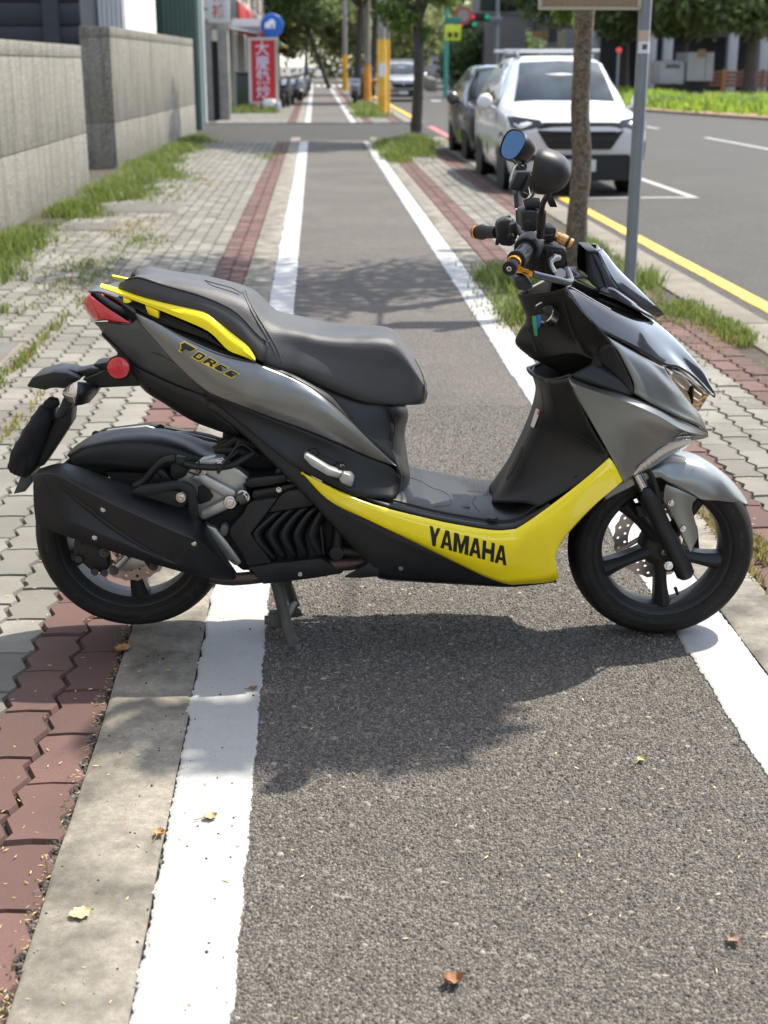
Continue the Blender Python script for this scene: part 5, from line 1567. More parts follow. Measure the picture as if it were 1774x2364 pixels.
M['wall'] = m_granite('washed_stone_wall', (.215, .205, .175))
M['bark'] = m_granite('tree_bark', (.15, .125, .095))
M['bark2'] = simple('dark_bark', (.055, .048, .04), .9, var=.35, vscale=9, grain=.6, gscale=60)
M['leaf'] = m_leaf('street_tree_leaf', (.045, .085, .014), (.10, .16, .03))
M['leaf_dk'] = m_leaf('dark_tree_leaf', (.06, .095, .035), (.13, .18, .07), .42)
M['leaf_ol'] = m_leaf('olive_tree_leaf', (.09, .11, .04), (.19, .21, .085), .45)
M['grass'] = m_leaf('grass_blade', (.05, .085, .014), (.15, .19, .045), .35)
M['grass_dry'] = m_leaf('dry_grass_blade', (.16, .14, .04), (.26, .23, .08), .3)
M['grass_bright'] = m_leaf('median_grass_blade', (.10, .17, .015), (.20, .28, .035), .45)  # the median's own brighter green
M['grey_metal'] = simple('grey_painted_pole', (.17, .20, .225), .45, metal=.2, var=.12, vscale=6)
M['conc'] = m_concrete('pole_concrete', (.32, .30, .27), (.2, .19, .17), .6)
M['glassdk'] = simple('dark_window_glass', (.02, .025, .03), .06, coat=1.0)
M['carglass'] = simple('windscreen_glass', (.05, .065, .08), .12, var=.35, vscale=2.5, spec=.35)


# ------------------------------------------------------------------ garden wall, in two lengths
def wall(name, u0, u1, v0, v1, h, label):
    w = empty(name, R3((u0 + u1) / 2, v0, 0)); tag(w, label, 'wall', 'stone garden walls beside the footway')
    inv = Matrix.Translation(-w.location)
    for nm, a, b, dz0, dz1 in (('plinth', 0, 0, -.1, .632), ('wall_face', .002, .002, .645, h - .15), ('coping', .001, .001, h - .14, h)):
        m = MB().rbox(u0 + a, u1 - b, v0 + a, v1 - b, dz0, dz1)
        o = m.build(nm, M['wall'], w, None, .008); o.data.transform(inv)
    m = MB().rbox(u0 + .012, u1 - .012, v0 + .012, v1 - .012, -.1, h - .05); o = m.build('wall_joint', M['wall'], w); o.data.transform(inv)
    return w


wall('garden_wall', -3.06, -2.86, 4.5, 18.1, 1.67, 'low grey washed-stone wall nearest the camera, beside the grass')
w2 = wall('garden_wall', -3.36, -2.92, 21.15, 31.5, 1.97, 'taller grey washed-stone wall end beyond the gate gap')
sh = R3(1, 0, 0) * .031
for c_ in children(w2):
    for q_ in c_.data.vertices:
        wv_ = (q_.co + w2.location).dot(R3(0, 1, 0)) - 21.15
        q_.co += sh * wv_


# ------------------------------------------------------------------ buildings behind the wall
def house(name, label, cat, u0, u1, v0, v1, h, mat, group=None):
    e = empty(name, R3((u0 + u1) / 2, v0, -.1)); tag(e, label, cat, group)
    e['_o'] = 1
    m = MB().rbox(u0, u1, v0, v1, -.12, h).build('wall', mat, e); m.data.transform(Matrix.Translation(-e.location))
    return e


def part(e, nm, mat, boxes, bevel=0, parent=None):
    """boxes in street coordinates as one part of e"""
    m = MB()
    for b in boxes: m.rbox(*b)
    o = m.build(nm, mat, parent or e, None, bevel); o.data.transform(Matrix.Translation(-e.location))
    return o


uR = atd(178, 45, 24)[0]
navy = simple('navy_siding', (.010, .014, .024), .55, var=.15, vscale=2)
gar = house('garage', 'dark navy sided garage standing behind the stone wall', 'garage', -13, uR - .03, 24.05, 34, 4.6, navy)
for i in range(13):
    part(gar, 'siding_board', navy, [(-13, uR - .03, 24.0, 24.05, -.1 + i * .36, .235 + i * .36)], .012)
a, b = atd(92, 40, 23.9)[0], atd(127, 40, 23.9)[0]
part(gar, 'corner_post', simple('navy_post', (.016, .021, .034), .5), [(a, b, 23.9, 24.0, -.1, 4.6)])
part(gar, 'roof', simple('garage_roof', (.06, .06, .065), .6), [(-13.2, uR + .1, 23.8, 34.2, 4.6, 4.75)])
a, b = atd(180, 45, 26)[0], atd(271, 45, 26)[0]
wsheet = simple('white_sheet_metal', (.72, .73, .72), .5, var=.06, vscale=1.5)
wh = house('white_shed', 'white sheet-metal shed wall between the navy garage and the green shed', 'shed', a, b, 26.06, 31, 4.2, wsheet)
n = 9
for i in range(n):
    x0 = a + (b - a) * i / n
    part(wh, 'sheet_rib', wsheet, [(x0 + .02, x0 + (b - a) / n - .03, 26.0, 26.06, -.1, 4.2)], .008)
a, b, c = atd(273, 45, 36)[0], atd(350, 45, 34)[0], atd(428, 45, 34)[0]
grn = simple('green_sheet_metal', (.085, .145, .12), .5, var=.12, vscale=1.2)
gs = house('green_shed', 'green corrugated sheet-metal shed behind the wall', 'shed', b, c, 34.06, 34.5, 4.6, grn)
n = 8
for i in range(n):
    x0 = b + (c - b) * i / n
    part(gs, 'sheet_rib', grn, [(x0 + .02, x0 + (c - b) / n - .05, 34.0, 34.06, -.1, 4.6)], .01)
part(gs, 'back_wall', simple('dim_green_wall', (.045, .075, .06), .7), [(a - 1.5, b - .01, 36, 36.2, -.1, 4.6)])
x0, x1 = atd(298, 50, 35)[0], atd(327, 50, 35)[0]
part(gs, 'lean_to', simple('rust_red_sheet', (.06, .025, .022), .7), [(x0, x1, 35, 35.9, 0, atd(300, 48, 35)[1])])
# gate beside the driveway
g = empty('yard_gate', R3(atd(470, 240, 40)[0], 40, 0)); tag(g, 'concrete gate posts with a dark sheet gate past the driveway', 'gate')
for d0, d1, top in ((442, 460, 55), (474, 496, 50)):
    u0, u1 = atd(d0, 200, 40)[0], atd(d1, 200, 40)[0]
    part(g, 'gate_post', M['conc'], [(u0, u1, 40, 40.5, -.05, atd(d0, top, 40)[1])], .01)
u0, u1 = atd(422, 200, 39.6)[0], atd(474, 200, 40)[0]
part(g, 'gate_leaf', simple('dark_gate_sheet', (.02, .022, .026), .6), [(u0, u1, 40.15, 40.2, -.03, atd(440, 88, 40)[1])])
part(g, 'lintel', M['conc'], [(atd(442, 60, 40)[0], atd(496, 60, 40)[0], 40.05, 40.45, atd(442, 62, 40)[1], atd(442, 48, 40)[1] + .1)], .01)
u0 = atd(437, 80, 38)[0]
tag(MB().cyl(R3(u0, 38, -.03), R3(u0, 38, 5.5), .06, 12).build('drain_pipe', simple('white_pipe', (.55, .56, .55), .5), None, 40), 'white vertical pipe beside the yard gate', 'pipe')
u0, u1 = atd(449, 20, 39)[0], atd(496, 20, 39)[0]
zb = atd(470, 48, 39)[1]
sg = empty('hanging_sign', R3((u0 + u1) / 2, 39, zb)); tag(sg, 'white hanging sign with red characters above the yard gate', 'sign')
part(sg, 'board', simple('sign_white', (.62, .63, .62), .5), [(u0, u1, 39, 39.12, zb, zb + 1.9)], .01)
part(sg, 'bracket', M['grey_metal'], [(u0 - .5, u0, 39.03, 39.09, zb + .3, zb + .36), (u0 - .5, u0, 39.03, 39.09, zb + 1.5, zb + 1.56)])
for i, ch in enumerate('福補'):
    o = text_mesh('character', ch, .36, simple('red_character', (.55, .12, .11), .5), sg, R3((u0 + u1) / 2, 38.99, zb + .72 - i * .42 - .05) - sg.location, UD, ZD, .008)

# ------------------------------------------------------------------ shop row on the wall side
rs = random.Random(11)
shopcols = [(.42, .38, .31), (.30, .29, .28), (.45, .42, .36), (.22, .2, .19), (.36, .30, .25), (.40, .40, .38), (.25, .24, .24), (.33, .29, .25)]
desc = ['cream tiled shop house with a dark awning', 'grey concrete shop house', 'pale shop house with a red shopfront', 'dark brick shop house', 'tan rendered shop house', 'light grey shop house with green signs', 'sooty grey shop house', 'brown shop house at the end of the row']
v = 50.0
for i in range(8):
    L = 7.5 if i < 5 else 14
    u1 = -3.05 + (i % 2) * .0
    h = 6.5 + (i * 37 % 4)
    e = house('shop_house', desc[i] + ', number %s along the far footway' % ['one', 'two', 'three', 'four', 'five', 'six', 'seven', 'eight'][i], 'shop', -12, u1, v, v + L - .05, h, simple('shop_render', shopcols[i], .8, var=.15, vscale=.8), 'shop houses beyond the driveway')
    acc = [(.05, .055, .065), (.35, .03, .03), (.30, .04, .04), (.03, .10, .07), (.30, .05, .03), (.05, .22, .16), (.35, .30, .05), (.3, .05, .05)][i]
    part(e, 'awning', simple('awning_cloth', acc, .7), [(u1, u1 + .9, v + .4, v + L - .5, 2.7, 2.85)], .03)
    part(e, 'shopfront', simple('shopfront_dark', (.03, .03, .032), .3), [(u1, u1 + .02, v + .6, v + L - .7, 0, 2.55)])
    part(e, 'sign_board', simple('sign_board', acc, .5), [(u1 + .0, u1 + .12, v + .5, v + L - .6, 3.0, 3.8)], .02)
    for k in range(2):
        for q in range(2):
            wv = v + .9 + k * (L - 2.6); wz = 4.2 + q * 2.2
            if wz + 1.3 < h:
                wn = part(e, 'window', M['glassdk'], [(u1, u1 + .015, wv, wv + 1.3, wz, wz + 1.2)])
                part(e, 'window_sill', M['conc'], [(u1 - .01, u1 + .1, wv - .05, wv + 1.35, wz - .08, wz)], .01, wn)
    # end wall window facing the camera
    wn = part(e, 'window', M['glassdk'], [(u1 - 1.6, u1 - .4, v - .012, v + .02, 1.0, 2.3)])
    v += L
# awning by the first shop
u0, u1 = atd(500, 50, 49)[0], atd(563, 50, 49)[0]
z0, z1 = atd(500, 62, 49)[1], atd(500, 38, 49)[1]
aw = empty('porch_awning', R3((u0 + u1) / 2, 49, z0)); tag(aw, 'slate grey porch awning at the first shop beyond the driveway', 'awning')
m = MB(); V = []; F = []
for i in range(9):
    t = i / 8; z = z1 - (z1 - z0) * t * t; vv = 49.8 - .9 * t
    V += [R3(u0 + .25 * (1 - t) * 0, vv, z), R3(u1 - .35 * t * t * 0, vv, z - (.15 if t > .9 else 0))]
for i in range(8): F.append((2 * i, 2 * i + 1, 2 * i + 3, 2 * i + 2))
o = ob('awning_sheet', [p - aw.location for p in V], F, simple('slate_awning', (.075, .08, .10), .6), aw); md = o.modifiers.new('t', 'SOLIDIFY'); md.thickness = .03
part(aw, 'awning_post', M['conc'], [(u0 + .02, u0 + .1, 49.0, 49.1, 0, z0), (u1 - .1, u1 - .02, 49.0, 49.1, 0, z0)])

# red upright sign with four characters
sv = 46.6
u0, u1 = atd(537, 150, sv)[0], atd(601, 150, sv)[0]
z0, z1 = atd(570, 218, sv)[1], atd(570, 86, sv)[1]
rsn = empty('upright_sign', R3((u0 + u1) / 2, sv, 0)); tag(rsn, 'red upright shop sign with four white characters on the far footway', 'sign')
part(rsn, 'frame', simple('sign_frame', (.42, .38, .35), .5), [(u0, u0 + .09, sv, sv + .25, z0, z1), (u1 - .09, u1, sv, sv + .25, z0, z1), (u0, u1, sv, sv + .25, z1, z1 + .08), (u0, u1, sv, sv + .25, z0 - .08, z0)], .01)
part(rsn, 'panel', simple('red_sign_panel', (.42, .012, .014), .4), [(u0 + .09, u1 - .09, sv + .03, sv + .22, z0, z1)])
part(rsn, 'sign_foot', M['grey_metal'], [(u0 + .3, u0 + .42, sv + .05, sv + .2, -.01, z0 - .08), (u1 - .42, u1 - .3, sv + .05, sv + .2, -.01, z0 - .08)])
for i, ch in enumerate('大慶熱炒'):
    text_mesh('character', ch, .46, simple('white_character', (.50, .48, .60), .5), rsn, R3((u0 + u1) / 2 - .02, sv + .025, z1 - .28 - i * (z1 - z0 - .5) / 3.1) - rsn.location, UD, ZD, .004)
# clutter at its foot
for dx, col, r, lab in ((583, (.62, .60, .60), .20, 'white sack leaning on the foot of the red sign'), (552, (.25, .13, .09), .14, 'small clay pot at the foot of the red sign'), (597, (.30, .32, .36), .15, 'grey pot beside the white sack')):
    u, _ = atd(dx, 236, 46.2)
    tag(MB().lathe([(0, 0), (r * .8, 0), (r, .1), (r * 1.05, r * 1.6), (r * .9, r * 2.1), (r * .5, r * 2.0), (0, r * 1.9)], R3(u, 46.2, -.012), (0, 0, 1), 14).build('sack' if 'sack' in lab else 'flower_pot', simple('pot', col, .7, var=.2), None, 40), lab, 'sack' if 'sack' in lab else 'pot')
# wheelie bin
u0, u1 = atd(509, 200, 47.5)[0], atd(541, 200, 47.5)[0]
wb = empty('waste_bin', R3((u0 + u1) / 2, 47.5, -.012)); tag(wb, 'dark green waste bin beside the red sign', 'bin')
gm = simple('green_bin', (.02, .045, .03), .5)
part(wb, 'bin_body', gm, [(u0 + .03, u1 - .03, 47.5, 48.1, .08, atd(520, 160, 47.5)[1])], .04)
part(wb, 'lid', gm, [(u0, u1, 47.46, 48.15, atd(520, 160, 47.5)[1], atd(520, 156, 47.5)[1] + .03)], .02)
for uu in (u0 + .06, u1 - .1):
    o = MB().cyl(R3(uu, 48.0, .07), R3(uu + .05, 48.0, .07), .08, 14).build('wheel', M['rubber'], wb, 40); o.data.transform(Matrix.Translation(-wb.location))
# blue round sign
u, z = atd(588, 55, 50); r = 22.5 * DK / FPX * 50
bs_ = empty('round_sign', R3(u, 50, z)); tag(bs_, 'blue round projecting sign with a white emblem above the red sign', 'sign')
MB().lathe([(0, -.08), (r, -.08), (r + .02, -.05), (r + .02, .05), (r, .08), (0, .08)], (0, 0, 0), VD, 36).build('sign_disc', simple('sign_blue', (.01, .10, .42), .4), bs_, 35)
wm = simple('emblem_white', (.72, .74, .78), .4)
V = [UD * x * r + ZD * y * r - VD * .085 for x, y in ((-.62, -.22), (.62, -.22), (.70, .05), (.52, .30), (.30, .34), (.12, .55), (-.15, .55), (-.32, .36), (-.55, .30), (-.70, .05))]
ob('emblem', V, [tuple(range(10))], wm, bs_, fix=False)
ob('emblem_mark', [UD * x * r + ZD * y * r - VD * .088 for x, y in ((-.14, -.16), (.14, -.16), (0, .16))], [(0, 1, 2)], simple('emblem_blue', (.03, .16, .42), .4), bs_, fix=False)
MB().cyl((0, 0, 0), -UD * 2.0, .03, 8).build('sign_arm', M['grey_metal'], bs_, 40)

# ------------------------------------------------------------------ far parked scooters
def far_scooter(u, v, rz, col, lab, grp):
    e = empty('parked_scooter', R3(u, v, -.005), TH + rz); tag(e, lab, 'scooter', grp)
    cm = simple('far_scooter_paint', col, .3, coat=.6)
    for y in (-.6, .6):
        w = MB().lathe([(.12, -.05), (.2, -.06), (.24, -.03), (.24, .03), (.2, .06), (.12, .05)], (0, y, .24), (1, 0, 0), 18, True).build('wheel', M['rubber'], e, 40)
    def slab(nm, poly, w, mat):
        n = len(poly); V = [(w, y, z) for y, z in poly] + [(-w, y, z) for y, z in poly]
        return MB().add(V, [tuple(range(n)), tuple(range(2 * n - 1, n - 1, -1))] + [(i, n + i, n + (i + 1) % n, (i + 1) % n) for i in range(n)]).build(nm, mat, e, None, .03)
    slab('front_shield', [(-.62, .55), (-.45, .95), (-.36, .95), (-.30, .35), (-.45, .30)], .2, cm)
    slab('front_mudguard', [(-.86, .42), (-.62, .52), (-.4, .42), (-.62, .48)], .07, cm)
    slab('floor', [(-.4, .22), (-.4, .32), (.15, .32), (.15, .22)], .17, M['blk'])
    slab('rear_body', [(.05, .3), (.08, .72), (.75, .82), (.8, .7), (.45, .45)], .16, cm)
    slab('seat', [(.02, .72), (.1, .80), (.5, .84), (.72, .88), (.72, .82), (.1, .70)], .14, M['seat'])
    MB().tube([(-.32, -.42 + .02, 1.02), (0, -.5, 1.0), (.32, -.40, 1.02)], .018, 8).build('handlebar', M['blk'], e, 40)
    slab('headlamp', [(-.62, .78), (-.54, .96), (-.46, .94), (-.5, .78)], .1, M['clear'])
    for s in (-1, 1):
        MB().tube([(s * .25, -.42, 1.02), (s * .3, -.42, 1.2)], .008, 6).build('mirror_stalk', M['blk'], e, 40)
        MB().lathe([(0, -.02), (.05, -.015), (.055, .015), (0, .025)], (s * .3, -.42, 1.24), (0, 1, 0), 12).build('mirror', M['glass'], e, 40)
    return e


cols_ = [(.012, .012, .013), (.03, .03, .035), (.25, .25, .26), (.02, .03, .08), (.012, .012, .012)]
for i, (dx, vv) in enumerate(((618, 52), (633, 56), (647, 61), (656, 66), (664, 73))):
    u = atd(dx, 200, vv)[0]
    far_scooter(u, vv, .12 * (i % 3 - 1), cols_[i], ['black scooter parked nearest beyond the red sign', 'dark grey scooter second in the row past the red sign', 'silver scooter third in the row past the red sign', 'navy scooter fourth in the row past the red sign', 'black scooter last in the row past the red sign'][i], 'scooters parked on the far shop side')
for i, (dx, vv) in enumerate(((768, 56), (783, 62), (800, 70))):
    u = atd(dx, 205, vv)[0]
    far_scooter(u, vv, math.pi + .1 * i, [(.35, .36, .40), (.02, .02, .022), (.25, .10, .03)][i], ['white scooter with blue trim parked by the yellow-sleeved poles', 'black scooter behind the white one by the poles', 'orange scooter farthest by the poles'][i], 'scooters parked between the poles')


# ------------------------------------------------------------------ poles with yellow sleeves
for i, (dx, by, r, ytop, lab) in enumerate(((826, 245, .135, 84, 'concrete utility pole with a tall yellow sleeve, nearest the driveway'), (794, 214, .15, 140, 'concrete utility pole with an orange striped sleeve, second from the driveway'), (746, 190, .16, 118, 'far concrete pole with a yellow sleeve'))):
    v = [44.8, 60, 86][i]
    u, _ = atd(dx, by, v); zt = atd(dx, ytop, v)[1]
    e = empty('utility_pole', R3(u, v, 0)); tag(e, lab, 'pole', 'poles along the far bike path')
    MB().tube([(0, 0, -.05), (0, 0, 9.5)], [r, r * .7], 16).build('shaft', M['conc'], e, 40)
    MB().tube([(0, 0, -.02), (0, 0, zt)], [r + .02, r + .012], 18).build('yellow_sleeve', simple('pole_sleeve', (.60, .34, .03) if i != 1 else (.62, .28, .04), .6, var=.25, vscale=3), e, 40)
    if i == 0:
        part(e, 'notice', simple('white_notice', (.6, .6, .58), .5), [(u - .1, u + .1, v - r - .04, v - r - .03, 1.1, 1.5)])
        MB().tube([(.20, .1, -.02), (.20, .1, 8)], .035, 10).build('cable_duct', M['conc'], e, 40)
        MB().tube([(.20, .1, -.02), (.20, .1, zt)], .042, 10).build('duct_sleeve', simple('duct_yellow', (.62, .38, .06), .6), e, 40)
# ------------------------------------------------------------------ trees
def leaves(name, clumps, n, size, mat, parent, org, seed, droop=.0):
    """clumps: (centre, radii, weight); many small folded leaves, two triangles each"""
    rg = np.random.default_rng(seed)
    w = np.array([c[2] for c in clumps], float); w /= w.sum()
    idx = rg.choice(len(clumps), n, p=w)
    C = np.array([tuple(c[0]) for c in clumps])[idx]; Rr = np.array([c[1] for c in clumps])[idx]
    d = rg.normal(size=(n, 3)); d /= np.linalg.norm(d, axis=1)[:, None]
    rad = rg.uniform(0, 1, n) ** .45
    # bunch the leaves on twigs
    tw = rg.normal(size=(n // 9 + 1, 3)) * .16
    pos = C + d * rad[:, None] * Rr + np.repeat(tw, 9, 0)[:n] * Rr * .5
    s = size * rg.uniform(.6, 1.35, n)
    a = rg.normal(size=(n, 3)); a[:, 2] -= droop; a /= np.linalg.norm(a, axis=1)[:, None]
    b = np.cross(a, rg.normal(size=(n, 3))); b /= np.linalg.norm(b, axis=1)[:, None]
    c = np.cross(a, b)
    p0 = pos - a * s[:, None]; p1 = pos + b * s[:, None] * .42 + c * s[:, None] * .12; p2 = pos + a * s[:, None]; p3 = pos - b * s[:, None] * .42 + c * s[:, None] * .12
    V = np.stack([p0, p1, p2, p3], 1).reshape(-1, 3) - np.array(tuple(org))
    q = np.arange(n)[:, None] * 4
    F = np.concatenate([q + np.array([[0, 1, 2]]), q + np.array([[0, 2, 3]])], 0)
    return np_mesh(name, V, F, mat, parent)


def tree(name, label, base, trunk, limbs, clumps, n, size, leafm, barkm, seed, group=None, droop=.3):
    e = empty(name, base); tag(e, label, 'tree', group)
    L = Vector(base)
    pts, rr = trunk
    rnd = random.Random(seed)
    P_ = cr([Vector(p) - L for p in pts], 22)
    m = len(rr) - 1; R_ = []
    for i in range(22):
        f = i / 21 * m; k = min(int(f), m - 1); R_.append((rr[k] + (rr[k + 1] - rr[k]) * (f - k)) * (1 + rnd.uniform(-.06, .06)))
    MB().tube(P_, R_, 14).build('trunk', barkm, e, 60)
    for lp, r0 in limbs:
        q = cr([Vector(p) - L for p in lp], 10)
        MB().tube(q, [r0 * (1 - .75 * i / 9) for i in range(10)], 8).build('limb', barkm, e, 60)
    leaves('crown', clumps, n, size, leafm, e, L, seed, droop)
    return e


# the near street tree: only its trunk and a few hanging leaves show, its crown shades the path
tu, tv = 1.93, 9.5
ub, _ = atd(1249, 560, tv); ut, zt_ = atd(1266, 0, tv)
tb = R3(ub - .0, tv, 0); tm = R3(ut, tv, zt_)
tt = R3(ut + .05, tv, 3.0)
ends = [R3(2.3, 10.9, 5.4), R3(3.3, 11.6, 5.0), R3(1.5, 12.0, 5.3), R3(2.3, 7.3, 4.9), R3(2.25, 5.9, 4.6), R3(1.95, 4.2, 4.05)]
limbs = [([tt, tt.lerp(q, .5) + Vector((0, 0, .4)), q], .045) for q in ends[:3]] + [([tt, R3(2.3, 7.6, 4.3), ends[5]], .016)]
cl = [(q, (1.0, 1.0, .7), 1.0) for q in ends[:3]] + [(ends[5], (.42, .2, .2), .30), (ends[5] + Vector((-.25, -.05, -.1)), (.35, .2, .18), .14)]  # unseen clump on the thin limb, placed for its shade by the scooter
for dx, dy in ((1215, 20), (1232, 35), (1205, 45)):
    uu, zz = atd(dx, dy, 12); cl.append((R3(uu, 12, zz + .1), (.10, .10, .16), .02))
limbs.append(([tt, R3(1.7, 11.2, 3.0), R3(*[atd(1218, 0, 12)[0], 12, 2.2])], .03))
tree('street_tree', 'slender grey street tree beside the sign post, in front of the white car', tb, ([tb, tb.lerp(tm, .22) - UD * .012, tb.lerp(tm, .45) + UD * .008, tb.lerp(tm, .62) - UD * .014, tb.lerp(tm, .8) - UD * .010, tm, tt], [.085, .068, .063, .062, .066, .072, .058]), limbs, cl, 5200, .075, M['leaf'], M['bark'], 21, 'street trees along the bike path')
# second tree by the driveway
v = 28.4; u, _ = atd(898, 305, v); uf, zf2 = atd(905, 45, v)
b0 = R3(u, v, 0); f0 = R3(uf, v, zf2)
E2 = [R3(uf - 1.2, v, 4.6), R3(uf + .9, v - .5, 4.4), R3(uf, v + 1, 5.4), R3(uf - 2.2, v + .8, 4.2), R3(uf - .2, v - 1.2, 5.0)]
cl = [(q, (1.0, 1.1, .8), 1) for q in E2] + [(R3(*[atd(860, 30, v)[0], v, atd(860, 30, v)[1]]), (.5, .5, .35), .18), (R3(atd(960, 5, v)[0], v, 2.75), (.45, .5, .3), .18), (R3(atd(905, 100, v)[0] + .12, v - .1, 2.0), (.12, .1, .18), .02)]
tree('street_tree', 'street tree with forked branches at the near corner of the driveway', b0, ([b0, b0.lerp(f0, .5) + UD * .03, f0], [.125, .10, .105]), [([f0, f0.lerp(q, .5) + ZD * .2, q], .07) for q in E2], cl, 9000, .10, M['leaf'], M['bark2'], 22, 'street trees along the bike path')
# trees further on
far = [(712, 185, 92, 'leaning dark street tree by the far crossing'), (770, 215, 58, 'street tree between the yellow-sleeved poles'), (660, 175, 110, 'far street tree on the shop side'), (802, 200, 74, 'street tree behind the parked scooters')]
for i, (dx, dy, vv, lab) in enumerate(far):
    u, _ = atd(dx, dy, vv)
    b0 = R3(u, vv, 0); s = -1.3 if i == 0 else .2
    f0 = R3(u + s, vv, 3.6)
    h = 4.6 + i * .2
    E2 = [R3(u + s + x, vv + y, h + z) for x, y, z in ((-1.8, 0, .3), (1.4, .5, .6), (0, -1, 1.4), (-.5, 1, 1.0), (-2.6, -.5, 1.2), (.6, -1.2, 0))]
    tree('street_tree', lab, b0, ([b0, b0.lerp(f0, .5), f0], [.16, .13, .12]), [([f0, q], .08) for q in E2[:4]], [(q, (1.5, 1.4, .9), 1) for q in E2], 6500, .18, M['leaf_ol'] if i % 2 else M['leaf_dk'], M['bark2'], 30 + i, 'street trees along the far bike path')
# big dark trees over the road to the right
big = [(1617, 205, 62, 'dark broad tree over the median, rightmost in the picture'), (1470, 200, 66, 'dark broad tree beside the box truck'), (1345, 195, 70, 'dark tree behind the white car roof'), (1040, 150, 95, 'dense dark tree below the traffic lights'), (1090, 150, 100, 'dense dark tree right of the lamp post')]
for i, (dx, dy, vv, lab) in enumerate(big):
    u, _ = atd(dx, dy, vv); b0 = R3(u, vv, -.1); f0 = R3(u, vv, 2.4)
    if i < 3:
        h = 4.6; rx = 2.4
        E2 = [R3(u + x, vv + y, h + z) for x, y, z in ((-3, 0, -.3), (3, .5, -.1), (0, -1, .8), (-1.5, 1, .6), (1.6, -.5, -.5), (-.2, -1.2, -.9), (4.5, 0, .8), (-4.6, 0, .9))]
        n = 11000
    else:
        h = 2.2; rx = 1.5
        E2 = [R3(u + x, vv + y, h + z) for x, y, z in ((-1.4, 0, 0), (1.4, .5, .2), (0, -1, .9), (0, 0, -.9), (-1.5, 0, -1.0), (1.5, 0, -1.0))]
        n = 5000
    tree('broad_tree', lab, b0, ([b0, b0.lerp(f0, .5), f0], [.34, .27, .22]), [([f0, q], .14) for q in E2[:4]], [(q, (rx, 1.8, 1.2), 1) for q in E2], n, .22, M['leaf_dk'], M['bark2'], 50 + i, 'dark trees across the road')
tb_ = [(R3(u, 165 + (i % 3) * 6, 4 + (i % 4)), (6, 4, 4.5), 1) for i, u in enumerate(range(-36, 60, 5))]
tb_ += [(R3(-7 + i * 1.6, 122 + (i % 3) * 4, 4.5 + (i % 3) * 1.6), (2.2, 2.0, 2.4), .5) for i in range(8)]
o = leaves('treeline', tb_, 34000, .5, M['leaf_ol'], None, (0, 0, 0), 77); tag(o, 'far mass of trees closing the street', kind='stuff')

# ------------------------------------------------------------------ grass and weeds
def blades(name, spots, n, hmin, hmax, mat, seed, lab, wid=.006, z=0.0):
    """spots: (u, v, ru, rv, weight)"""
    rg = np.random.default_rng(seed)
    w = np.array([s[4] for s in spots], float); w /= w.sum()
    k = rg.choice(len(spots), n, p=w); S = np.array([s[:4] for s in spots])[k]
    g2_ = rg.normal(size=(n, 2)) * .55; rad = np.clip(np.hypot(g2_[:, 0], g2_[:, 1]), 0, 1.4)
    u = S[:, 0] + S[:, 2] * g2_[:, 0]; v = S[:, 1] + S[:, 3] * g2_[:, 1]
    # thin out in uneven tufts
    f = np.sin(u * 7 + 1.3 * np.sin(v * 3)) * .5 + np.sin(v * 2.1 + u * 4) * .5 + np.sin(v * 6.3 - u * 9) * .45 + np.sin(u * 23 + v * 17) * .3
    keep = (f + rg.normal(0, .4, n) > -.05) & (u > (-2.84 if u.mean() < 0 else -9))
    u, v, rad = u[keep], v[keep], rad[keep]; n = len(u)
    h = rg.uniform(hmin, hmax, n) * np.clip(1.2 - .55 * rad, .3, 1.2)
    t = rg.uniform(0, 6.2832, n); lean = rg.uniform(.1, .9, n) * h
    du, dv = np.cos(t) * wid, np.sin(t) * wid; lu, lv = np.cos(t + 1.57) * lean, np.sin(t + 1.57) * lean
    def xyz(a, b, c): return np.stack([a * CT - b * ST, a * ST + b * CT, c], -1)
    V = np.stack([xyz(u - du, v - dv, np.full(n, z - .01)), xyz(u + du, v + dv, np.full(n, z - .01)), xyz(u + lu * .45 + du * .7, v + lv * .45 + dv * .7, z + h * .65), xyz(u + lu * .45 - du * .7, v + lv * .45 - dv * .7, z + h * .65), xyz(u + lu, v + lv, z + h)], 1).reshape(-1, 3)
    q = np.arange(n)[:, None] * 5
    F = np.concatenate([q + np.array([[0, 1, 2]]), q + np.array([[0, 2, 3]]), q + np.array([[3, 2, 4]])], 0)
    o = np_mesh(name, V, F, mat, None); tag(o, lab, kind='stuff'); return o


g1 = [(-2.5, 9.2, .35, 1.5, 1.6), (-2.25, 8.2, .35, .8, .9), (-2.0, 7.0, .2, .5, .25), (-2.55, 11.5, .28, 1.6, .9), (-2.45, 14.6, .3, .5, .55), (-2.35, 16.6, .45, 1.2, 1.1), (-2.3, 18.6, .5, 1.5, 1.0), (-2.5, 21.5, .4, 1.8, .9), (-2.45, 25, .4, 2.2, .9), (-2.4, 28.2, .35, 1.8, .7), (-2.2, 20.2, .4, .8, .4)]
blades('grass', g1, 34000, .03, .17, M['grass'], 5, 'green grass and weeds along the foot of the stone wall', .007)
g2 = [(-1.75, 10, .25, 1.6, .5), (-1.75, 13.2, .4, 2.0, .8), (-1.5, 17.5, .35, 2.0, .5), (-1.52, 7.4, .04, 1.8, .45), (-1.28, 5.8, .03, .9, .15), (-2.0, 12.6, .5, .8, .4)]
blades('grass', g2, 1900, .012, .05, M['grass_dry'], 6, 'dry yellowing weeds in the paver joints of the footway', .006)
g3 = [(-1.7, 10.3, .35, 1.0, .4), (-1.5, 12.0, .25, .9, .3), (-1.52, 7.4, .04, 1.6, .35), (-.75, 24, .3, 1.5, .35)]
blades('grass', g3, 1900, .012, .05, M['grass'], 16, 'low green weeds scattered over the footway', .006)
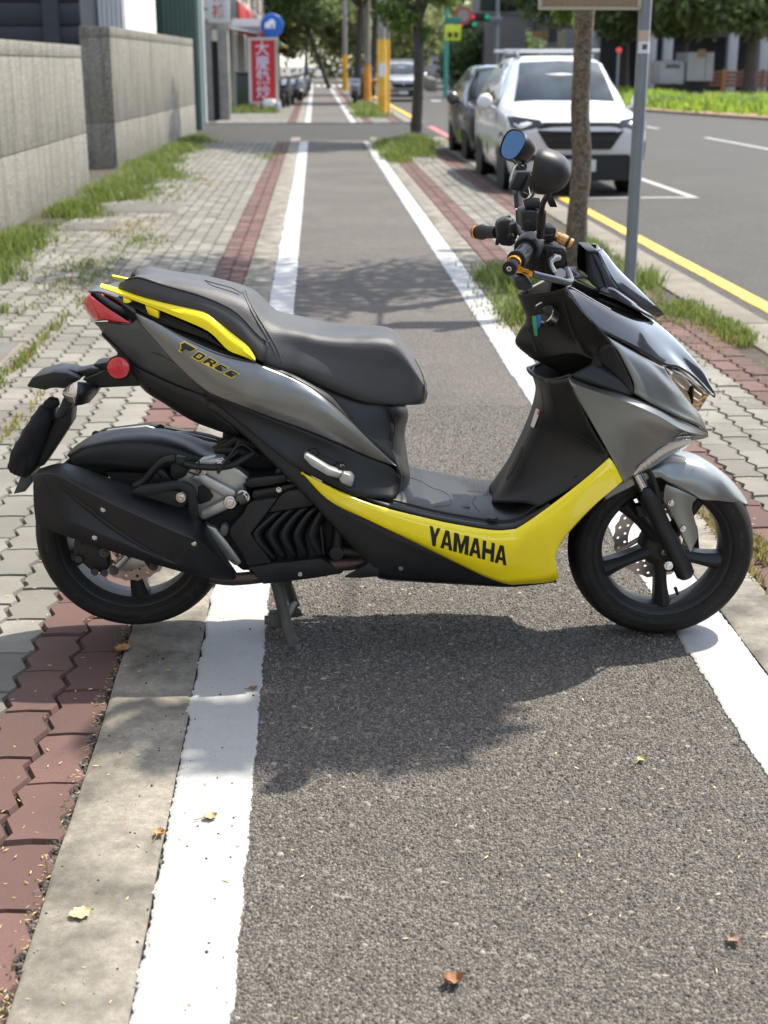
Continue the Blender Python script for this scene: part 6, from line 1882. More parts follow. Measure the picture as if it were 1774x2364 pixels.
g4 = [(1.5, 9.2, .30, 1.0, 1.3), (1.3, 9.4, .2, .9, .6), (1.9, 9.4, .35, .9, .6), (1.25, 8.3, .16, .5, .4), (2.3, 9.6, .12, .7, .2)]
blades('grass', g4, 9000, .03, .14, M['grass'], 7, 'tall green grass around the street tree and sign post', .006)
g5 = [(1.55, 25.6, .42, 2.4, 1.2), (1.9, 27.6, .5, .8, .6), (1.3, 23.2, .2, 1.0, .3)]
blades('grass', g5, 9000, .05, .22, M['grass'], 8, 'grass patch at the foot of the tree by the driveway', .009)
g6 = [(1.6, 43.2, .4, 2.0, .6), (-2.2, 46.0, .7, 1.0, .5), (1.7, 50, .4, 3, .6), (-1.4, 46.2, .25, .7, .2)]
blades('grass', g6, 7000, .08, .3, M['grass'], 9, 'grass tufts on the far footway beyond the driveway', .014)
blades('grass', [(2.34, 7.6, .10, 1.3, 1), (2.3, 11.5, .12, 1.5, .5), (2.36, 5.9, .05, 1.0, .3), (2.2, 8.4, .2, .5, .3)], 5000, .015, .07, M['grass'], 14, 'short grass along the back of the road kerb', .005)
blades('grass', [(1.7, 7.2, .5, .9, .2), (2.3, 6.8, .12, 2.0, .8), (1.28, 4.2, .02, .9, .15), (1.35, 4.05, .05, .15, .12), (1.2, 8.0, .2, .4, .2)], 4200, .01, .05, M['grass_dry'], 12, 'dry tufts between the pavers by the road kerb', .004)
blades('grass', [(-.53, 2.6, .012, 1.1, 1), (-.54, 3.9, .012, .6, .4)], 160, .004, .018, M['grass'], 13, 'tiny sprouts in the joint of the red pavers', .002)

# ------------------------------------------------------------------ median with grass
mp_ = [(12.99, 36.29), (12.7, 40.01), (11.75, 43.93), (10.89, 48.32), (10.41, 55.39), (10.41, 66.85), (32.47, 66.85), (32.47, 36.29)]
m = MB(); n = len(mp_)
V = [R3(a, b, -.2) for a, b in mp_] + [R3(a, b, .03) for a, b in mp_]
m.add(V, [tuple(range(n, 2 * n))] + [(i, (i + 1) % n, n + (i + 1) % n, n + i) for i in range(n)])
tag(m.build('median', m_concrete('median_kerb', (.30, .19, .14), (.2, .14, .11))), 'raised median with a reddish kerb across the road', kind='structure')
rg = [(14.8, 44, 1.6, 3.0, 1), (13.6, 48, 1.6, 3.4, 1), (12.8, 53, 1.6, 4, 1), (17.5, 44, 2.5, 4, 1), (16.5, 50, 3, 4, 1), (21, 46, 3, 5, 1), (13.2, 60, 2, 5, .6), (25, 46, 3, 5, .8)]
blades('grass', rg, 30000, .25, .6, M['grass_bright'], 10, 'bright green grass on the median across the road', .035, .03)
blades('grass', [(15.2 - i * .42, 41.8 + i * 1.25, .5, .6, 1) for i in range(9)], 9000, .15, .5, M['leaf_dk'], 11, 'dark clipped plants at the foot of the median grass', .03, .03)

# ------------------------------------------------------------------ sign post in the foreground strip
pv_ = 8.72
u0, z0 = atd(1361, 600, pv_); u1, z1 = atd(1396, 0, pv_)
e = empty('sign_post', R3(u0, pv_, 0)); tag(e, 'grey steel sign post with stickers and a brown notice board', 'sign post')
MB().tube([(0, 0, -.02), tuple(R3(u0 + (u1 - u0) * 1.1, pv_, z1 + .9) - e.location)], .0385, 20).build('post', M['grey_metal'], e, 40)
ua, za = atd(1163, 17, pv_); ub2, zb2 = atd(1383, 14, pv_)
part(e, 'board_frame', simple('bare_frame', (.36, .33, .27), .5), [(ua, ub2, pv_ - .03, pv_ + .0, zb2 - .02, zb2 + .0), (ua, ua + .02, pv_ - .03, pv_, zb2, zb2 + .6), (ub2 - .02, ub2, pv_ - .03, pv_, zb2, zb2 + .6), (ua, ub2, pv_ - .03, pv_, zb2 + .6, zb2 + .62)], .003)
kk = N('notice_print'); co = kk.n('NewGeometry').outputs['Position']
w_ = kk.n('TexBrick'); w_.inputs['Scale'].default_value = 26; w_.inputs['Mortar Size'].default_value = .03
for ii, cc in ((1, (.22, .15, .08, 1)), (2, (.28, .20, .11, 1)), (3, (.12, .075, .04, 1))): w_.inputs[ii].default_value = cc
kk.l(kk.coord('Generated', (2, 1, 1)), w_.inputs[0]); kk.set(Base_Color=w_.outputs[0], Roughness=.5)
part(e, 'notice_panel', kk.m, [(ua + .02, ub2 - .02, pv_ - .022, pv_ - .008, zb2, zb2 + .6)])
part(e, 'board_bracket', M['grey_metal'], [(ub2 - .05, ub2 + .06, pv_ - .005, pv_ + .02, zb2 + .12, zb2 + .15)])
for (y0, y1, c) in ((65, 87, (.46, .36, .28)), (88, 115, (.62, .62, .62))):
    uu = u0 + (u1 - u0) * .86; za_, zb_ = atd(1390, y1, pv_)[1], atd(1390, y0, pv_)[1]
    V = []; 
    for i in range(9):
        q = -math.pi / 2 + (i - 4) * .26
        V += [R3(uu + .0405 * math.cos(q), pv_ + .0405 * math.sin(q), za_) - e.location, R3(uu + .0405 * math.cos(q), pv_ + .0405 * math.sin(q), zb_) - e.location]
    ob('sticker', V, [(2 * i, 2 * i + 2, 2 * i + 3, 2 * i + 1) for i in range(8)], simple('sticker_paper', c, .5), e)
uu = u0 + (u1 - u0) * .86
za_ = atd(1390, 101, pv_)[1]
ob('sticker_mark', [R3(uu + a * .014, pv_ - .0425, za_ + b * .014) - e.location for a, b in ((-1, -1), (1, -1), (1, 1), (-1, 1))], [(0, 1, 2, 3)], simple('sticker_ink', (.05, .06, .08), .5), e)

# covers in the footway
for i, (ua_, ub_, va_, vb_) in enumerate(((-2.3, -1.42, 14.6, 15.6), (-2.42, -1.85, 13.0, 13.6), (-2.35, -1.6, 6.7, 7.6))):
    c_ = empty('utility_cover', R3((ua_ + ub_) / 2, va_, 0)); tag(c_, ['wide dark utility cover in the footway', 'small dark utility cover near the wall', 'dark utility cover half hidden by weeds, nearest the camera'][i], 'cover', 'utility covers in the footway')
    part(c_, 'cover_plate', simple('cover_iron', (.085, .078, .072), .75, var=.25, vscale=5), [(ua_ + .03, ub_ - .03, va_ + .03, vb_ - .03, -.02, .008)], .004)
    part(c_, 'cover_frame', M['kerb2'], [(ua_, ub_, va_, vb_, -.03, .004)])
# ------------------------------------------------------------------ cars
def car(name, label, cat, u, v, paint, L=4.3, H=1.66, W=1.74, rack=False, plate='', group=None, kit=True, heading=0.0):
    """a five-door car whose nose points at the camera; its own frame: x across, y back from the nose, z up"""
    e = empty(name, R3(u, v, -.05), TH + heading); tag(e, label, cat, group)
    s = L / 4.3; hs = H / 1.66; hw = W / 2
    # y, bottom, half width, belt height, half width at top, top height
    S = [(0.00, .34, .64, .70, .60, .80), (.04, .27, .76, .76, .70, .88), (.14, .25, .83, .80, .75, .925), (.40, .25, .865, .84, .76, .985), (.75, .25, .87, .90, .75, 1.03), (1.05, .25, .87, .94, .73, 1.06),
         (1.22, .25, .87, .96, .70, 1.10), (1.55, .25, .875, .98, .62, 1.42), (1.82, .25, .875, 1.0, .58, 1.595), (2.3, .25, .875, 1.0, .57, 1.655), (3.2, .25, .875, 1.01, .56, 1.65), (3.85, .26, .87, 1.02, .54, 1.60), (4.08, .30, .84, 1.0, .54, 1.42), (4.24, .34, .80, .96, .60, 1.02), (4.30, .42, .74, .80, .62, .86)]
    k = hw / .875
    rows = []
    for y, zb, w, zm, wt, zt in S:
        w *= k; wt *= k
        half = [(0, zt + .012), (wt * .55, zt + .008), (wt * .9, zt - .01), (wt, zt - .035), ((wt + w) / 2 + .015, (zt + zm) / 2), (w - .01, zm + .02), (w, zm - .05), (w + .006, (zm + zb) / 2), (w - .015, zb + .12), (w - .05, zb), (0, zb)]
        ring = [(x, y * s, z * hs) for x, z in half] + [(-x, y * s, z * hs) for x, z in half[-2:0:-1]]
        rows.append(ring)
    n = len(rows[0])
    V = [p for r in rows for p in r]
    F = [(i * n + j, i * n + (j + 1) % n, (i + 1) * n + (j + 1) % n, (i + 1) * n + j) for i in range(len(rows) - 1) for j in range(n)]
    F += [tuple(range(n))[::-1], tuple((len(rows) - 1) * n + j for j in range(n))]
    ob('body', V, F, paint, e, 42)

    def prof(y):
        for i in range(len(S) - 1):
            if S[i][0] <= y <= S[i + 1][0]:
                t = (y - S[i][0]) / (S[i + 1][0] - S[i][0])
                return [a + (b - a) * t for a, b in zip(S[i], S[i + 1])]
        return S[-1]

    def slab(nm, pts, mat, d=.012, parent=None, bev=.004):
        """pts on the surface pushed out by d along their own mean normal"""
        pts = [Vector((x, y * s, z * hs)) for x, y, z in pts]
        c = sum(pts, Vector()) / len(pts)
        nn = Vector()
        for i in range(len(pts)): nn += (pts[i] - c).cross(pts[(i + 1) % len(pts)] - c)
        nn.normalize()
        if nn.dot(c - Vector((0, L * .5, H * .45))) < 0: nn = -nn
        m_ = len(pts); V = [p + nn * d for p in pts] + [p - nn * .03 for p in pts]
        return MB().add(V, [tuple(range(m_)), tuple(range(2 * m_ - 1, m_ - 1, -1))] + [(i, m_ + i, m_ + (i + 1) % m_, (i + 1) % m_) for i in range(m_)]).build(nm, mat, parent or e, None, bev)
    trim = M['blk3']
    ws = [(-.66 * k, 1.235, 1.105), (0, 1.20, 1.12), (.66 * k, 1.235, 1.105), (.58 * k, 1.50, 1.375), (.53 * k, 1.79, 1.575), (0, 1.78, 1.598), (-.53 * k, 1.79, 1.575), (-.58 * k, 1.50, 1.375)]
    slab('windscreen', ws, M['carglass'], .008)
    for sx in (-1, 1):
        def side(y, t):
            _, zb, w, zm, wt, zt = prof(y); a = Vector((w * k - .005, y, zm + .03)); b = Vector((wt * k + .004, y, zt - .05)); p = a.lerp(b, t); p.x += .012 * math.sin(t * math.pi); return (sx * p.x, p.y, p.z)
        for y0, y1, y0t in ((1.42, 2.28, 1.80), (2.36, 3.2, 2.36), (3.28, 3.95, 3.28)):
            slab('side_window', [side(y0, .06), side(y1, .06), side(y1, .92), side(y0t, .92)], M['glassdk'], .006)
        for yy in (.82, 3.30):
            w = empty('wheel'); w.parent = e; w.location = (sx * (hw - .11), yy * s, .315)
            MB().lathe([(.2, -.1), (.3, -.1), (.318, -.06), (.318, .06), (.3, .1), (.2, .1)], axis=(1, 0, 0), n=32, closed=True).build('tyre', M['rubber'], w, 40)
            b = MB().lathe([(0, sx * .06), (.05, sx * .07), (.19, sx * .085), (.21, sx * .1), (.21, -sx * .08)], axis=(1, 0, 0), n=30)
            b.build('rim', M['alu'], w, 40)
            MB().lathe([(.33, -sx * .02), (.375, -sx * .02), (.385, sx * .045), (.345, sx * .045)], (sx * (hw - .045), yy * s, .33), (1, 0, 0), 40, True).build('wheel_arch', trim, e, 40)
            MB().lathe([(0, sx * .048), (.345, sx * .048), (.345, .0), (0, .0)], (sx * (hw - .05), yy * s, .33), (1, 0, 0), 32).build('wheel_well', M['pocket'], e, 40)
        mi = MB(); mi.tube([(sx * (hw + .0), 1.45 * s, 1.0 * hs), (sx * (hw + .09), 1.42 * s, 1.04 * hs)], .02, 8); mi.lathe([(0, -.05), (.07, -.045), (.10, 0), (.085, .05), (0, .06)], (sx * (hw + .14), 1.42 * s, 1.09 * hs), (0, 1, 0), 14)
        mi.build('door_mirror', paint, e, 40)
        slab('door_handle', [(sx * hw, 2.05, .93), (sx * hw, 2.22, .93), (sx * hw, 2.22, .96), (sx * hw, 2.05, .96)], paint, .03)
        # headlamp, fog lamp
        slab('headlamp', [(sx * .42 * k, .04, .79), (sx * .48 * k, .07, .88), (sx * .77 * k, .24, .915), (sx * .845 * k, .42, .91), (sx * .83 * k, .2, .80), (sx * .72 * k, .05, .755)], simple('headlamp_glass', (.03, .033, .037), .2, coat=.2), .05)
        slab('fog_lamp_surround', [(sx * .60 * k, .01, .42), (sx * .72 * k, .05, .38), (sx * .80 * k, .14, .44), (sx * .81 * k, .14, .66), (sx * .70 * k, .03, .62)], trim, .045)
        MB().lathe([(0, .0), (.05, .0), (.045, .03), (0, .04)], (sx * .70 * k, -.02, .52 * hs), (0, -1, 0), 14).build('fog_lamp', M['clear'], e, 40)
    slab('grille', [(-.38 * k, .0, .56), (.38 * k, .0, .56), (.54 * k, .03, .78), (.46 * k, .05, .875), (-.46 * k, .05, .875), (-.54 * k, .03, .78)], trim, .03)
    for i in range(2): slab('grille_bar', [(-.44 * k, .02, .66 + i * .09), (.44 * k, .02, .66 + i * .09), (.44 * k, .02, .685 + i * .09), (-.44 * k, .02, .685 + i * .09)], M['blk2'], .05)
    slab('grille_badge', [(-.05, -.02, .72), (0, -.02, .68), (.05, -.02, .72), (0, -.02, .76)], M['chrome'], .05)
    slab('lower_bumper', [(-.70 * k, .02, .19), (.70 * k, .02, .19), (.80 * k, .08, .34), (.60 * k, .0, .50), (-.60 * k, .0, .50), (-.80 * k, .08, .34)], trim, .035)
    slab('sill', [(-.8 * k, .2, .22), (.8 * k, .2, .22), (.85 * k, 4.1, .24), (-.85 * k, 4.1, .24)], trim, .0)
    pl = slab('number_plate', [(-.19, -.03, .30), (.19, -.03, .30), (.19, -.03, .44), (-.19, -.03, .44)], simple('plate_white', (.52, .55, .57), .4), .03)
    if plate:
        t = text_mesh('plate_number', plate, .11, simple('plate_ink', (.08, .09, .09), .5), e, Vector((0, -.072, .37 * hs)), (1, 0, 0), (0, 0, 1), .003)
    # panel gaps
    for sx in (-1, 1):
        for yy in (1.36, 2.32, 3.24):
            w_ = prof(yy)[2] * k
            MB().box(sx * w_ - .004, sx * w_ + .0065, yy * s - .004, yy * s + .004, .36, .95 * hs).build('door_gap', M['pocket'], e)
    if rack:
        for sx in (-1, 1):
            MB().tube([(sx * .50 * k, 2.0 * s, 1.64 * hs), (sx * .50 * k, 2.3 * s, 1.69 * hs), (sx * .5 * k, 3.6 * s, 1.68 * hs), (sx * .5 * k, 3.8 * s, 1.61 * hs)], .018, 8).build('roof_rail', M['grey_metal'], e, 40)
        for yy in (2.35, 3.3):
            MB().box(-.64, .64, yy - .04, yy + .04, 1.71 * hs, 1.75 * hs).build('roof_bar', simple('roof_bar', (.62, .63, .63), .35, metal=.4), e, None, .012)
    return e


white = simple('white_car_paint', (.58, .59, .60), .25, coat=.8)
car('parked_car', 'white seven-seat car with a roof rack parked nose-on in the bay', 'car', 3.12, 16.82, white, 4.15, 1.605, 1.68, True, '7713', 'cars along the road')
car('parked_car', 'dark grey car parked close behind the white car', 'car', 3.22, 22.3, simple('dark_car_paint', (.009, .010, .012), .25, coat=.5), 4.1, 1.49, 1.66, False, '', 'cars along the road')
car('moving_car', 'silver car approaching far down the road beside the yellow pole', 'car', 3.75, 61.5, simple('silver_car_paint', (.42, .44, .45), .3, metal=.5, coat=.5), 4.3, 1.62, 1.76, True, '', 'cars along the road')

# box truck across the road
tv_ = 64.0
u0, u1 = atd(1442, 150, tv_)[0], atd(1542, 150, tv_)[0]; zt = atd(1480, 112, tv_)[1]
e = empty('box_truck', R3((u0 + u1) / 2, tv_, -.1)); tag(e, 'pale box truck standing across the road behind the median', 'truck')
tw = simple('truck_white', (.36, .38, .38), .5, var=.1, vscale=1)
part(e, 'cargo_box', tw, [(u0 + .9, u1, tv_, tv_ + 2.2, .75, zt)], .03)
part(e, 'cab', tw, [(u0 - .3, u0 + .85, tv_ + .1, tv_ + 2.0, .6, zt - .35)], .12)
part(e, 'cab_window', M['glassdk'], [(u0 - .05, u0 + .6, tv_ + .08, tv_ + .1, 1.3, zt - .5)])
part(e, 'door_line', M['grey_metal'], [(u0 + 1.7, u0 + 1.74, tv_ - .01, tv_, .8, zt - .05)])
part(e, 'box_emblem', simple('emblem_tan', (.3, .2, .08), .5), [(u1 - .75, u1 - .4, tv_ - .012, tv_, 1.75, 2.1)])
part(e, 'chassis', M['blk3'], [(u0, u1 - .1, tv_ + .2, tv_ + 2.0, .35, .75)])
for uu in (u0 + .3, u1 - .7):
    o = MB().lathe([(.15, -.12), (.36, -.12), (.4, -.08), (.4, .08), (.36, .12), (.15, .12)], R3(uu, tv_ + .25, .3), VD, 20, True).build('wheel', M['rubber'], e, 40); o.data.transform(Matrix.Translation(-e.location))

# ------------------------------------------------------------------ buildings over the road
def block(name, label, u0, u1, v, depth, h, col, win, group='buildings across the road', cat='building', wc=None):
    e = house(name, label, cat, u0, u1, v, v + depth, h, simple(name + '_render', col, .8, var=.12, vscale=.5), group)
    nx, nz, w, hh, z0 = win
    for j in range(nz):
        for i in range(nx):
            a = u0 + (u1 - u0) * (i + .5) / nx
            zz = z0 + j * (h - z0) / nz
            wn = part(e, 'window', wc or M['glassdk'], [(a - w / 2, a + w / 2, v - .03, v + .02, zz, zz + hh)])
            part(e, 'window_sill', M['conc'], [(a - w / 2 - .1, a + w / 2 + .1, v - .15, v, zz - .12, zz)], 0, wn)
    part(e, 'parapet', M['conc'], [(u0 - .1, u1 + .1, v - .1, v + .2, h, h + .4)])
    return e


block('apartment_block', 'tall grey apartment block far down the road', atd(872, 60, 210)[0], atd(1002, 60, 210)[0], 210, 20, 42, (.34, .33, .35), (6, 11, 1.5, 1.6, 4))
block('apartment_block', 'brown-grey apartment block behind the white car', atd(1090, 60, 120)[0], atd(1265, 60, 120)[0], 120, 15, 18, (.15, .125, .115), (5, 5, 2.0, 1.7, 3.2))
block('apartment_block', 'pale block left of the far poles', atd(800, 60, 190)[0], atd(870, 60, 190)[0], 190, 15, 26, (.30, .31, .30), (4, 7, 1.4, 1.5, 4))
sb = block('arcade_building', 'grey arcade building with pale columns behind the box truck', atd(1290, 60, 86)[0], atd(1760, 60, 86)[0], 86, 12, 13, (.26, .26, .27), (9, 2, 2.0, 1.8, 4.6))
for dx in (1405, 1440, 1580, 1648):
    u, _ = atd(dx, 150, 84)
    part(sb, 'column', simple('pale_column', (.34, .34, .34), .6), [(u - .28, u + .28, 83.8, 84.4, -.1, 5.2)], .03)
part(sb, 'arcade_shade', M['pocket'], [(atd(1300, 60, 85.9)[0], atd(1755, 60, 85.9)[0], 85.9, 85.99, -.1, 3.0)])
part(sb, 'soffit', M['conc'], [(atd(1295, 60, 84)[0], atd(1755, 60, 84)[0], 83.6, 86, 3.6, 4.2)])
# slatted fence
fv = 78; u0, u1 = atd(1522, 170, fv)[0], atd(1690, 170, fv)[0]
fe = empty('slat_fence', R3(u0, fv, -.1)); tag(fe, 'low brown slatted fence under the arcade across the road', 'fence')
zs = [atd(1600, y, fv)[1] for y in (153, 162, 171, 180)]
fm = simple('brown_slat', (.16, .06, .025), .6)
for z in zs: part(fe, 'slat', fm, [(u0, u1, fv, fv + .05, z - .16, z)], .01)
for i in range(5):
    a = u0 + (u1 - u0) * i / 4
    part(fe, 'fence_post', fm if i != 1 else simple('orange_post', (.34, .13, .02), .6), [(a - .08, a + .08, fv - .04, fv + .09, -.1, zs[0] + .1)])
# shop with reddish signs behind the white car
e = block('shop_house', 'dark shop with a reddish fascia behind the white car roof', atd(1150, 90, 72)[0], atd(1262, 90, 72)[0], 92, 8, 7.5, (.13, .12, .115), (3, 1, 1.6, 1.5, 4.6))
for dx0, dx1, y0, y1, c in ((1196, 1232, 40, 62, (.24, .04, .05)), (1150, 1185, 66, 80, (.25, .14, .04)), (1206, 1220, 66, 100, (.30, .28, .16))):
    a, z1 = atd(dx0, y0, 91.9); b, z0 = atd(dx1, y1, 91.9)
    part(e, 'sign_board', simple('faded_sign', c, .5), [(a, b, 91.85, 91.95, z0, z1)])

# traffic lights on a mast
mv = 76
u, _ = atd(1072, 140, mv)
e = empty('traffic_light', R3(u, mv, -.1)); tag(e, 'traffic light mast over the far road junction', 'traffic light')
MB().tube([(0, 0, 0), (0, 0, 5.6)], [.13, .09], 14).build('mast', M['grey_metal'], e, 40)
za = atd(1050, 38, mv)[1] + .1; ua = atd(992, 38, mv)[0]
MB().tube([(0, 0, za), tuple(R3(ua, mv, za) - R3(u, mv, 0))], .06, 10).build('mast_arm', M['grey_metal'], e, 40)
part(e, 'control_box', M['grey_metal'], [(atd(1050, 40, mv)[0], atd(1084, 40, mv)[0], mv - .2, mv + .1, atd(1060, 48, mv)[1], atd(1060, 36, mv)[1])], .03)


def em(name, col, st):
    k = N(name); k.set(Base_Color=col, Emission_Color=col, Emission_Strength=st, Roughness=.4); return k.m


for d0, d1, y in ((1014, 1058, 36), (990, 1030, 52)):
    a, b = atd(d0, y, mv)[0], atd(d1, y, mv)[0]; z = atd(d0, y, mv)[1]
    hsg = part(e, 'signal_housing', M['blk3'], [(a, b, mv - .25, mv - .05, z - .22, z + .22)], .04)
    for t, c, s_ in ((.14, (.6, .05, .04), .25), (.5, (.02, .02, .02), 0), (.86, (.02, .3, .16), .2)):
        o = MB().lathe([(0, 0), (.13, 0), (.12, .03), (0, .05)], R3(a + (b - a) * t, mv - .25, z), -VD, 16).build('signal_lens', em('signal_lens', c, s_), hsg, 40); o.data.transform(Matrix.Translation(-e.location))
# direction boards
bv_ = 70
u, _ = atd(964, 110, bv_)
e = empty('road_sign', R3(u, bv_, -.1)); tag(e, 'lime yellow warning board under a green board on a teal post', 'road sign')
MB().tube([(0, 0, 0), (0, 0, 4.2)], .11, 12).build('post', simple('teal_post', (.05, .32, .27), .5), e, 40)
a, b = atd(961, 60, bv_)[0], atd(996, 60, bv_)[0]
part(e, 'yellow_board', simple('lime_board', (.62, .72, .02), .45), [(a, b, bv_ - .15, bv_ - .11, atd(961, 87, bv_)[1], atd(961, 53, bv_)[1])], .03)
part(e, 'green_board', simple('green_board', (.02, .20, .15), .45), [(a, b, bv_ - .15, bv_ - .11, atd(961, 51, bv_)[1], atd(961, 37, bv_)[1])], .01)
for dx in (972, 985):
    c0, z = atd(dx, 75, bv_)
    part(e, 'board_symbol', M['letter'], [(c0 - .1, c0 + .1, bv_ - .157, bv_ - .15, z - .12, z + .12)])
c0, z = atd(1000, 33, mv)
e = empty('prohibition_sign', R3(c0, mv - .4, z)); tag(e, 'round red-rimmed sign hanging beside the traffic lights', 'road sign')
MB().lathe([(.3, -.02), (.45, -.02), (.45, .02), (.3, .02)], (0, 0, 0), VD, 24, True).build('red_rim', simple('red_rim', (.4, .08, .09), .5), e, 40)
MB().lathe([(0, -.015), (.31, -.015), (.31, .015), (0, .015)], (0, 0, 0), VD, 24).build('sign_face', simple('sign_face', (.35, .3, .3), .5), e, 40)
MB().tube([(0, .05, .1), (0, .4, .5)], .03, 8).build('hanger', M['grey_metal'], e, 40)
c0, z = atd(1337, 108, 60)
e = empty('signal_lamp', R3(c0, 60, -.1)); tag(e, 'small red signal lamp on a thin post across the road', 'signal')
MB().tube([(0, 0, 0), (0, 0, z)], .05, 8).build('post', M['grey_metal'], e, 40)
MB().lathe([(0, -.1), (.11, -.1), (.12, 0), (.11, .1), (0, .12)], (0, -.1, z + .1), (0, -1, 0), 16).build('lamp', em('red_lamp', (.6, .05, .05), .15), e, 40)
# low barrier and hedge down the road
u = 10.4
for i in range(6):
    vv = 84 + i * 4.2
    tag(MB().rbox(6.9 + i * .25, 7.1 + i * .25, vv, vv + 4.0, -.12, .65).build('road_barrier', M['conc'], None, None, .03), 'concrete barrier block dividing the far road, %s from the camera' % ['nearest', 'second', 'third', 'fourth', 'fifth', 'sixth'][i], 'barrier', 'barrier blocks in the far road')

# ------------------------------------------------------------------ litter
def leaf_thing(u, v, z, size, col, lab, curl=.4, rz=0.0, stem=True):
    e = empty('fallen_leaf', R3(u, v, z), rz); tag(e, lab, 'leaf', 'dry leaves fallen on the path')
    n = 9; V = []; F = []
    for i in range(n):
        t = i / (n - 1); w = math.sin(math.pi * min(1, t * .95 + .03)) ** .8 * .45 * size * (1 + .25 * math.sin(i * 2.4))
        for j in range(5):
            a = (j - 2) / 2
            V.append(((t - .5) * size, a * w, .003 + size * curl * (a * a * .35 + (t - .5) ** 2 * .8) + .001 * math.sin(i * 3 + j)))
    for i in range(n - 1):
        for j in range(4): F.append((i * 5 + j, i * 5 + j + 1, i * 5 + j + 6, i * 5 + j + 5))
    o = ob('leaf_blade', V, F, simple('dry_leaf', col, .7, var=.35, vscale=60), e, 70)
    if stem: MB().tube([(-.5 * size, 0, .004 + curl * size * .2), (-.9 * size, .05 * size, .004), (-1.25 * size, .02 * size, .006)], .0009, 5).build('leaf_stalk', simple('leaf_stalk', tuple(c * .6 for c in col), .7), e, 40)
    return e


for i, (dx, dy, sz, col, lab, cu, rz) in enumerate(((455, 1775, .028, (.42, .30, .17), 'pale curled leaf with a stalk on the white line', .5, .4), (265, 1410, .045, (.34, .17, .06), 'orange-brown leaf lying on the red pavers by the rear wheel', .35, 1.2), (980, 2130, .034, (.27, .14, .07), 'crumpled brown leaf on the asphalt near the bottom edge', .9, .2),
                                               (1384, 1648, .020, (.42, .42, .16), 'small pale green leaf on the sunlit asphalt', .6, .9), (175, 1985, .040, (.44, .36, .18), 'spray of straw coloured leaf bits on the concrete edging', .3, .5), (345, 1812, .024, (.38, .22, .07), 'tawny seed cluster at the edge of the white line', .8, 1.3),
                                               (548, 1495, .018, (.30, .12, .05), 'reddish brown bit of leaf at the right edge of the white line', .7, .3), (1585, 2040, .026, (.24, .16, .11), 'twisted brown leaf on the asphalt toward the right bottom corner', .7, 1.9))):
    a, d = (dx * DK - 887) / FPX, (dy * DK - 1182) / FPX
    t = -CAMH / -(math.sin(PITCH) + d * math.cos(PITCH)); x, y = a * t, (math.cos(PITCH) - d * math.sin(PITCH)) * t
    uu, vv = x * CT + y * ST, -x * ST + y * CT
    leaf_thing(uu, vv, .006 if -.52 < uu < -.15 else .003, sz, col, lab, cu, rz)


def husks(name, n, fu, fv, z, seed, lab, cols):
    """small straw-like seeds, three-sided and pointed"""
    rg = np.random.default_rng(seed); u = fu(rg, n); v = fv(rg, n)
    L = rg.uniform(.004, .0085, n); w = L * rg.uniform(.14, .24, n); t = rg.uniform(0, 6.2832, n)
    c, s = np.cos(t), np.sin(t)
    def pt(al, ac, h):
        a = u + al * c - ac * s; b = v + al * s + ac * c
        return np.stack([a * CT - b * ST, a * ST + b * CT, np.full(n, z) + h], -1)
    V = np.stack([pt(-L, 0 * L, .001), pt(L, 0 * L, .0015 + .2 * w), pt(0 * L, w, .0008), pt(0 * L, -w, .0008), pt(0 * L, 0 * L, .001 + w)], 1).reshape(-1, 3)
    q = np.arange(n)[:, None] * 5
    F = np.concatenate([q + np.array([f]) for f in ([0, 2, 4], [2, 1, 4], [1, 3, 4], [3, 0, 4])], 0)
    k = N(name + '_straw'); r = k.n('NewGeometry').outputs['Random Per Island']
    k.set(Base_Color=k.mix(r, *cols), Roughness=.6)
    o = np_mesh(name, V, F, k.m); tag(o, lab, kind='stuff'); return o


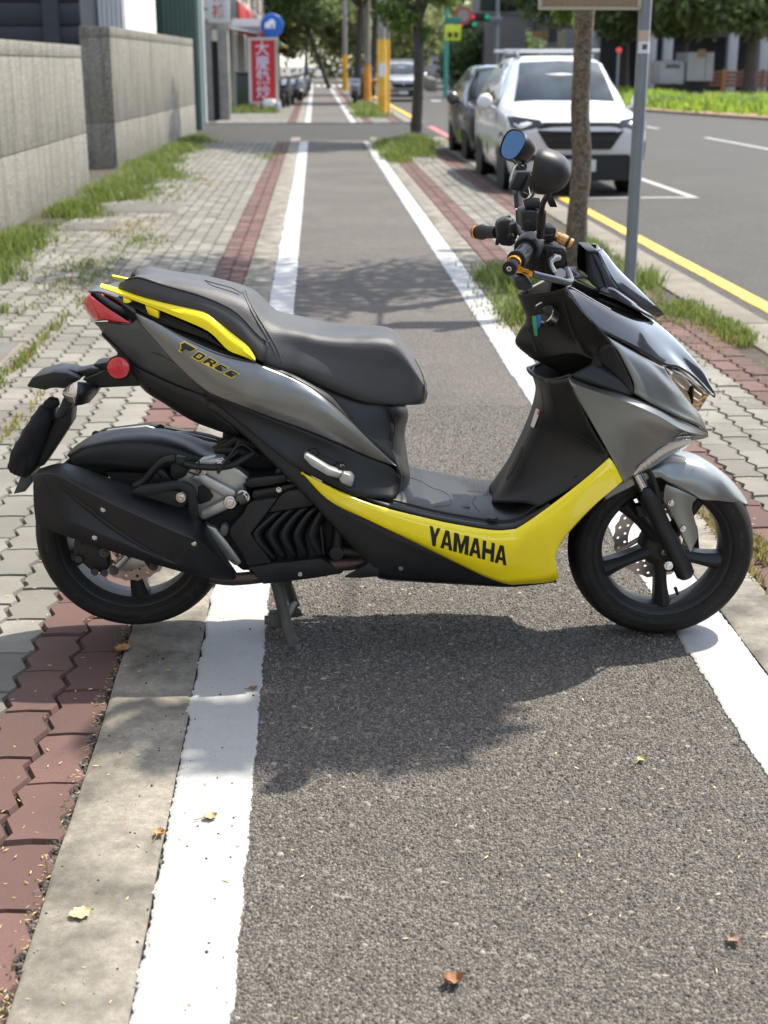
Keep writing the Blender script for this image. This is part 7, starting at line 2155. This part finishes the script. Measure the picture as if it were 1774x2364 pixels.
husks('litter', 95, ufun(-.1, .93), vfun(1.8, 4.2), .004, 41, 'straw coloured seeds strewn over the asphalt', ((.50, .36, .12), (.70, .58, .30)))
husks('litter', 210, lambda rg, n: -.526 + rg.normal(0, .012, n), vfun(1.75, 3.6), -.002, 42, 'straw and seeds gathered in the joint beside the edging', ((.22, .13, .05), (.46, .35, .15)))
husks('litter', 40, ufun(-.50, -.17), vfun(1.8, 3.6), .0075, 43, 'brown seeds on the edging and white line', ((.40, .20, .07), (.60, .44, .18)))
husks('litter', 160, ufun(-.95, -.53), vfun(2.0, 5.0), .001, 44, 'straw bits on the red pavers', ((.36, .22, .08), (.60, .46, .2)))
husks('litter', 500, ufun(1.12, 2.4), vfun(3.4, 11), .003, 45, 'dry bits on the roadside pavers', ((.36, .26, .1), (.55, .45, .22)))

# ------------------------------------------------------------------ unseen houses and trees around the camera, added for reflections in paint and mirrors
block('unseen_house', 'unseen cream house over the wall, added for reflections', -12, -4.4, -9, 22, 8, (.38, .35, .30), (3, 2, 1.4, 1.4, 2.6), None, 'house')
e = house('unseen_house', 'unseen grey house behind the camera, added for reflections', 'house', -9, -1.5, -26, -14, 9, simple('grey_house', (.28, .27, .26), .8, var=.1), None)
for i in range(3):
    part(e, 'window', M['glassdk'], [(-8 + i * 2.4, -6.6 + i * 2.4, -14.02, -13.98, 3.2, 4.8)])
block('unseen_office', 'unseen pale office block over the road, added for reflections', 22, 30, -30, 40, 13, (.36, .36, .36), (3, 4, 1.8, 1.8, 2), None, 'office')
for i, (u_, v_) in enumerate(((2.1, -7.5), (2.0, -17.0))):
    b0 = R3(u_, v_, 0); f0 = R3(u_, v_, 2.8)
    E2 = [R3(u_ + x, v_ + y, 4.6 + z) for x, y, z in ((-1.4, 0, 0), (1.3, .4, .3), (0, -1, .9), (-.3, 1.2, .5))]
    tree('street_tree', ['unseen street tree added just behind the camera', 'second unseen street tree added behind the camera'][i], b0, ([b0, b0.lerp(f0, .5), f0], [.11, .09, .08]), [([f0, q], .05) for q in E2], [(q, (1.2, 1.2, .9), 1) for q in E2], 3500, .12, M['leaf'], M['bark'], 90 + i, 'street trees along the bike path')
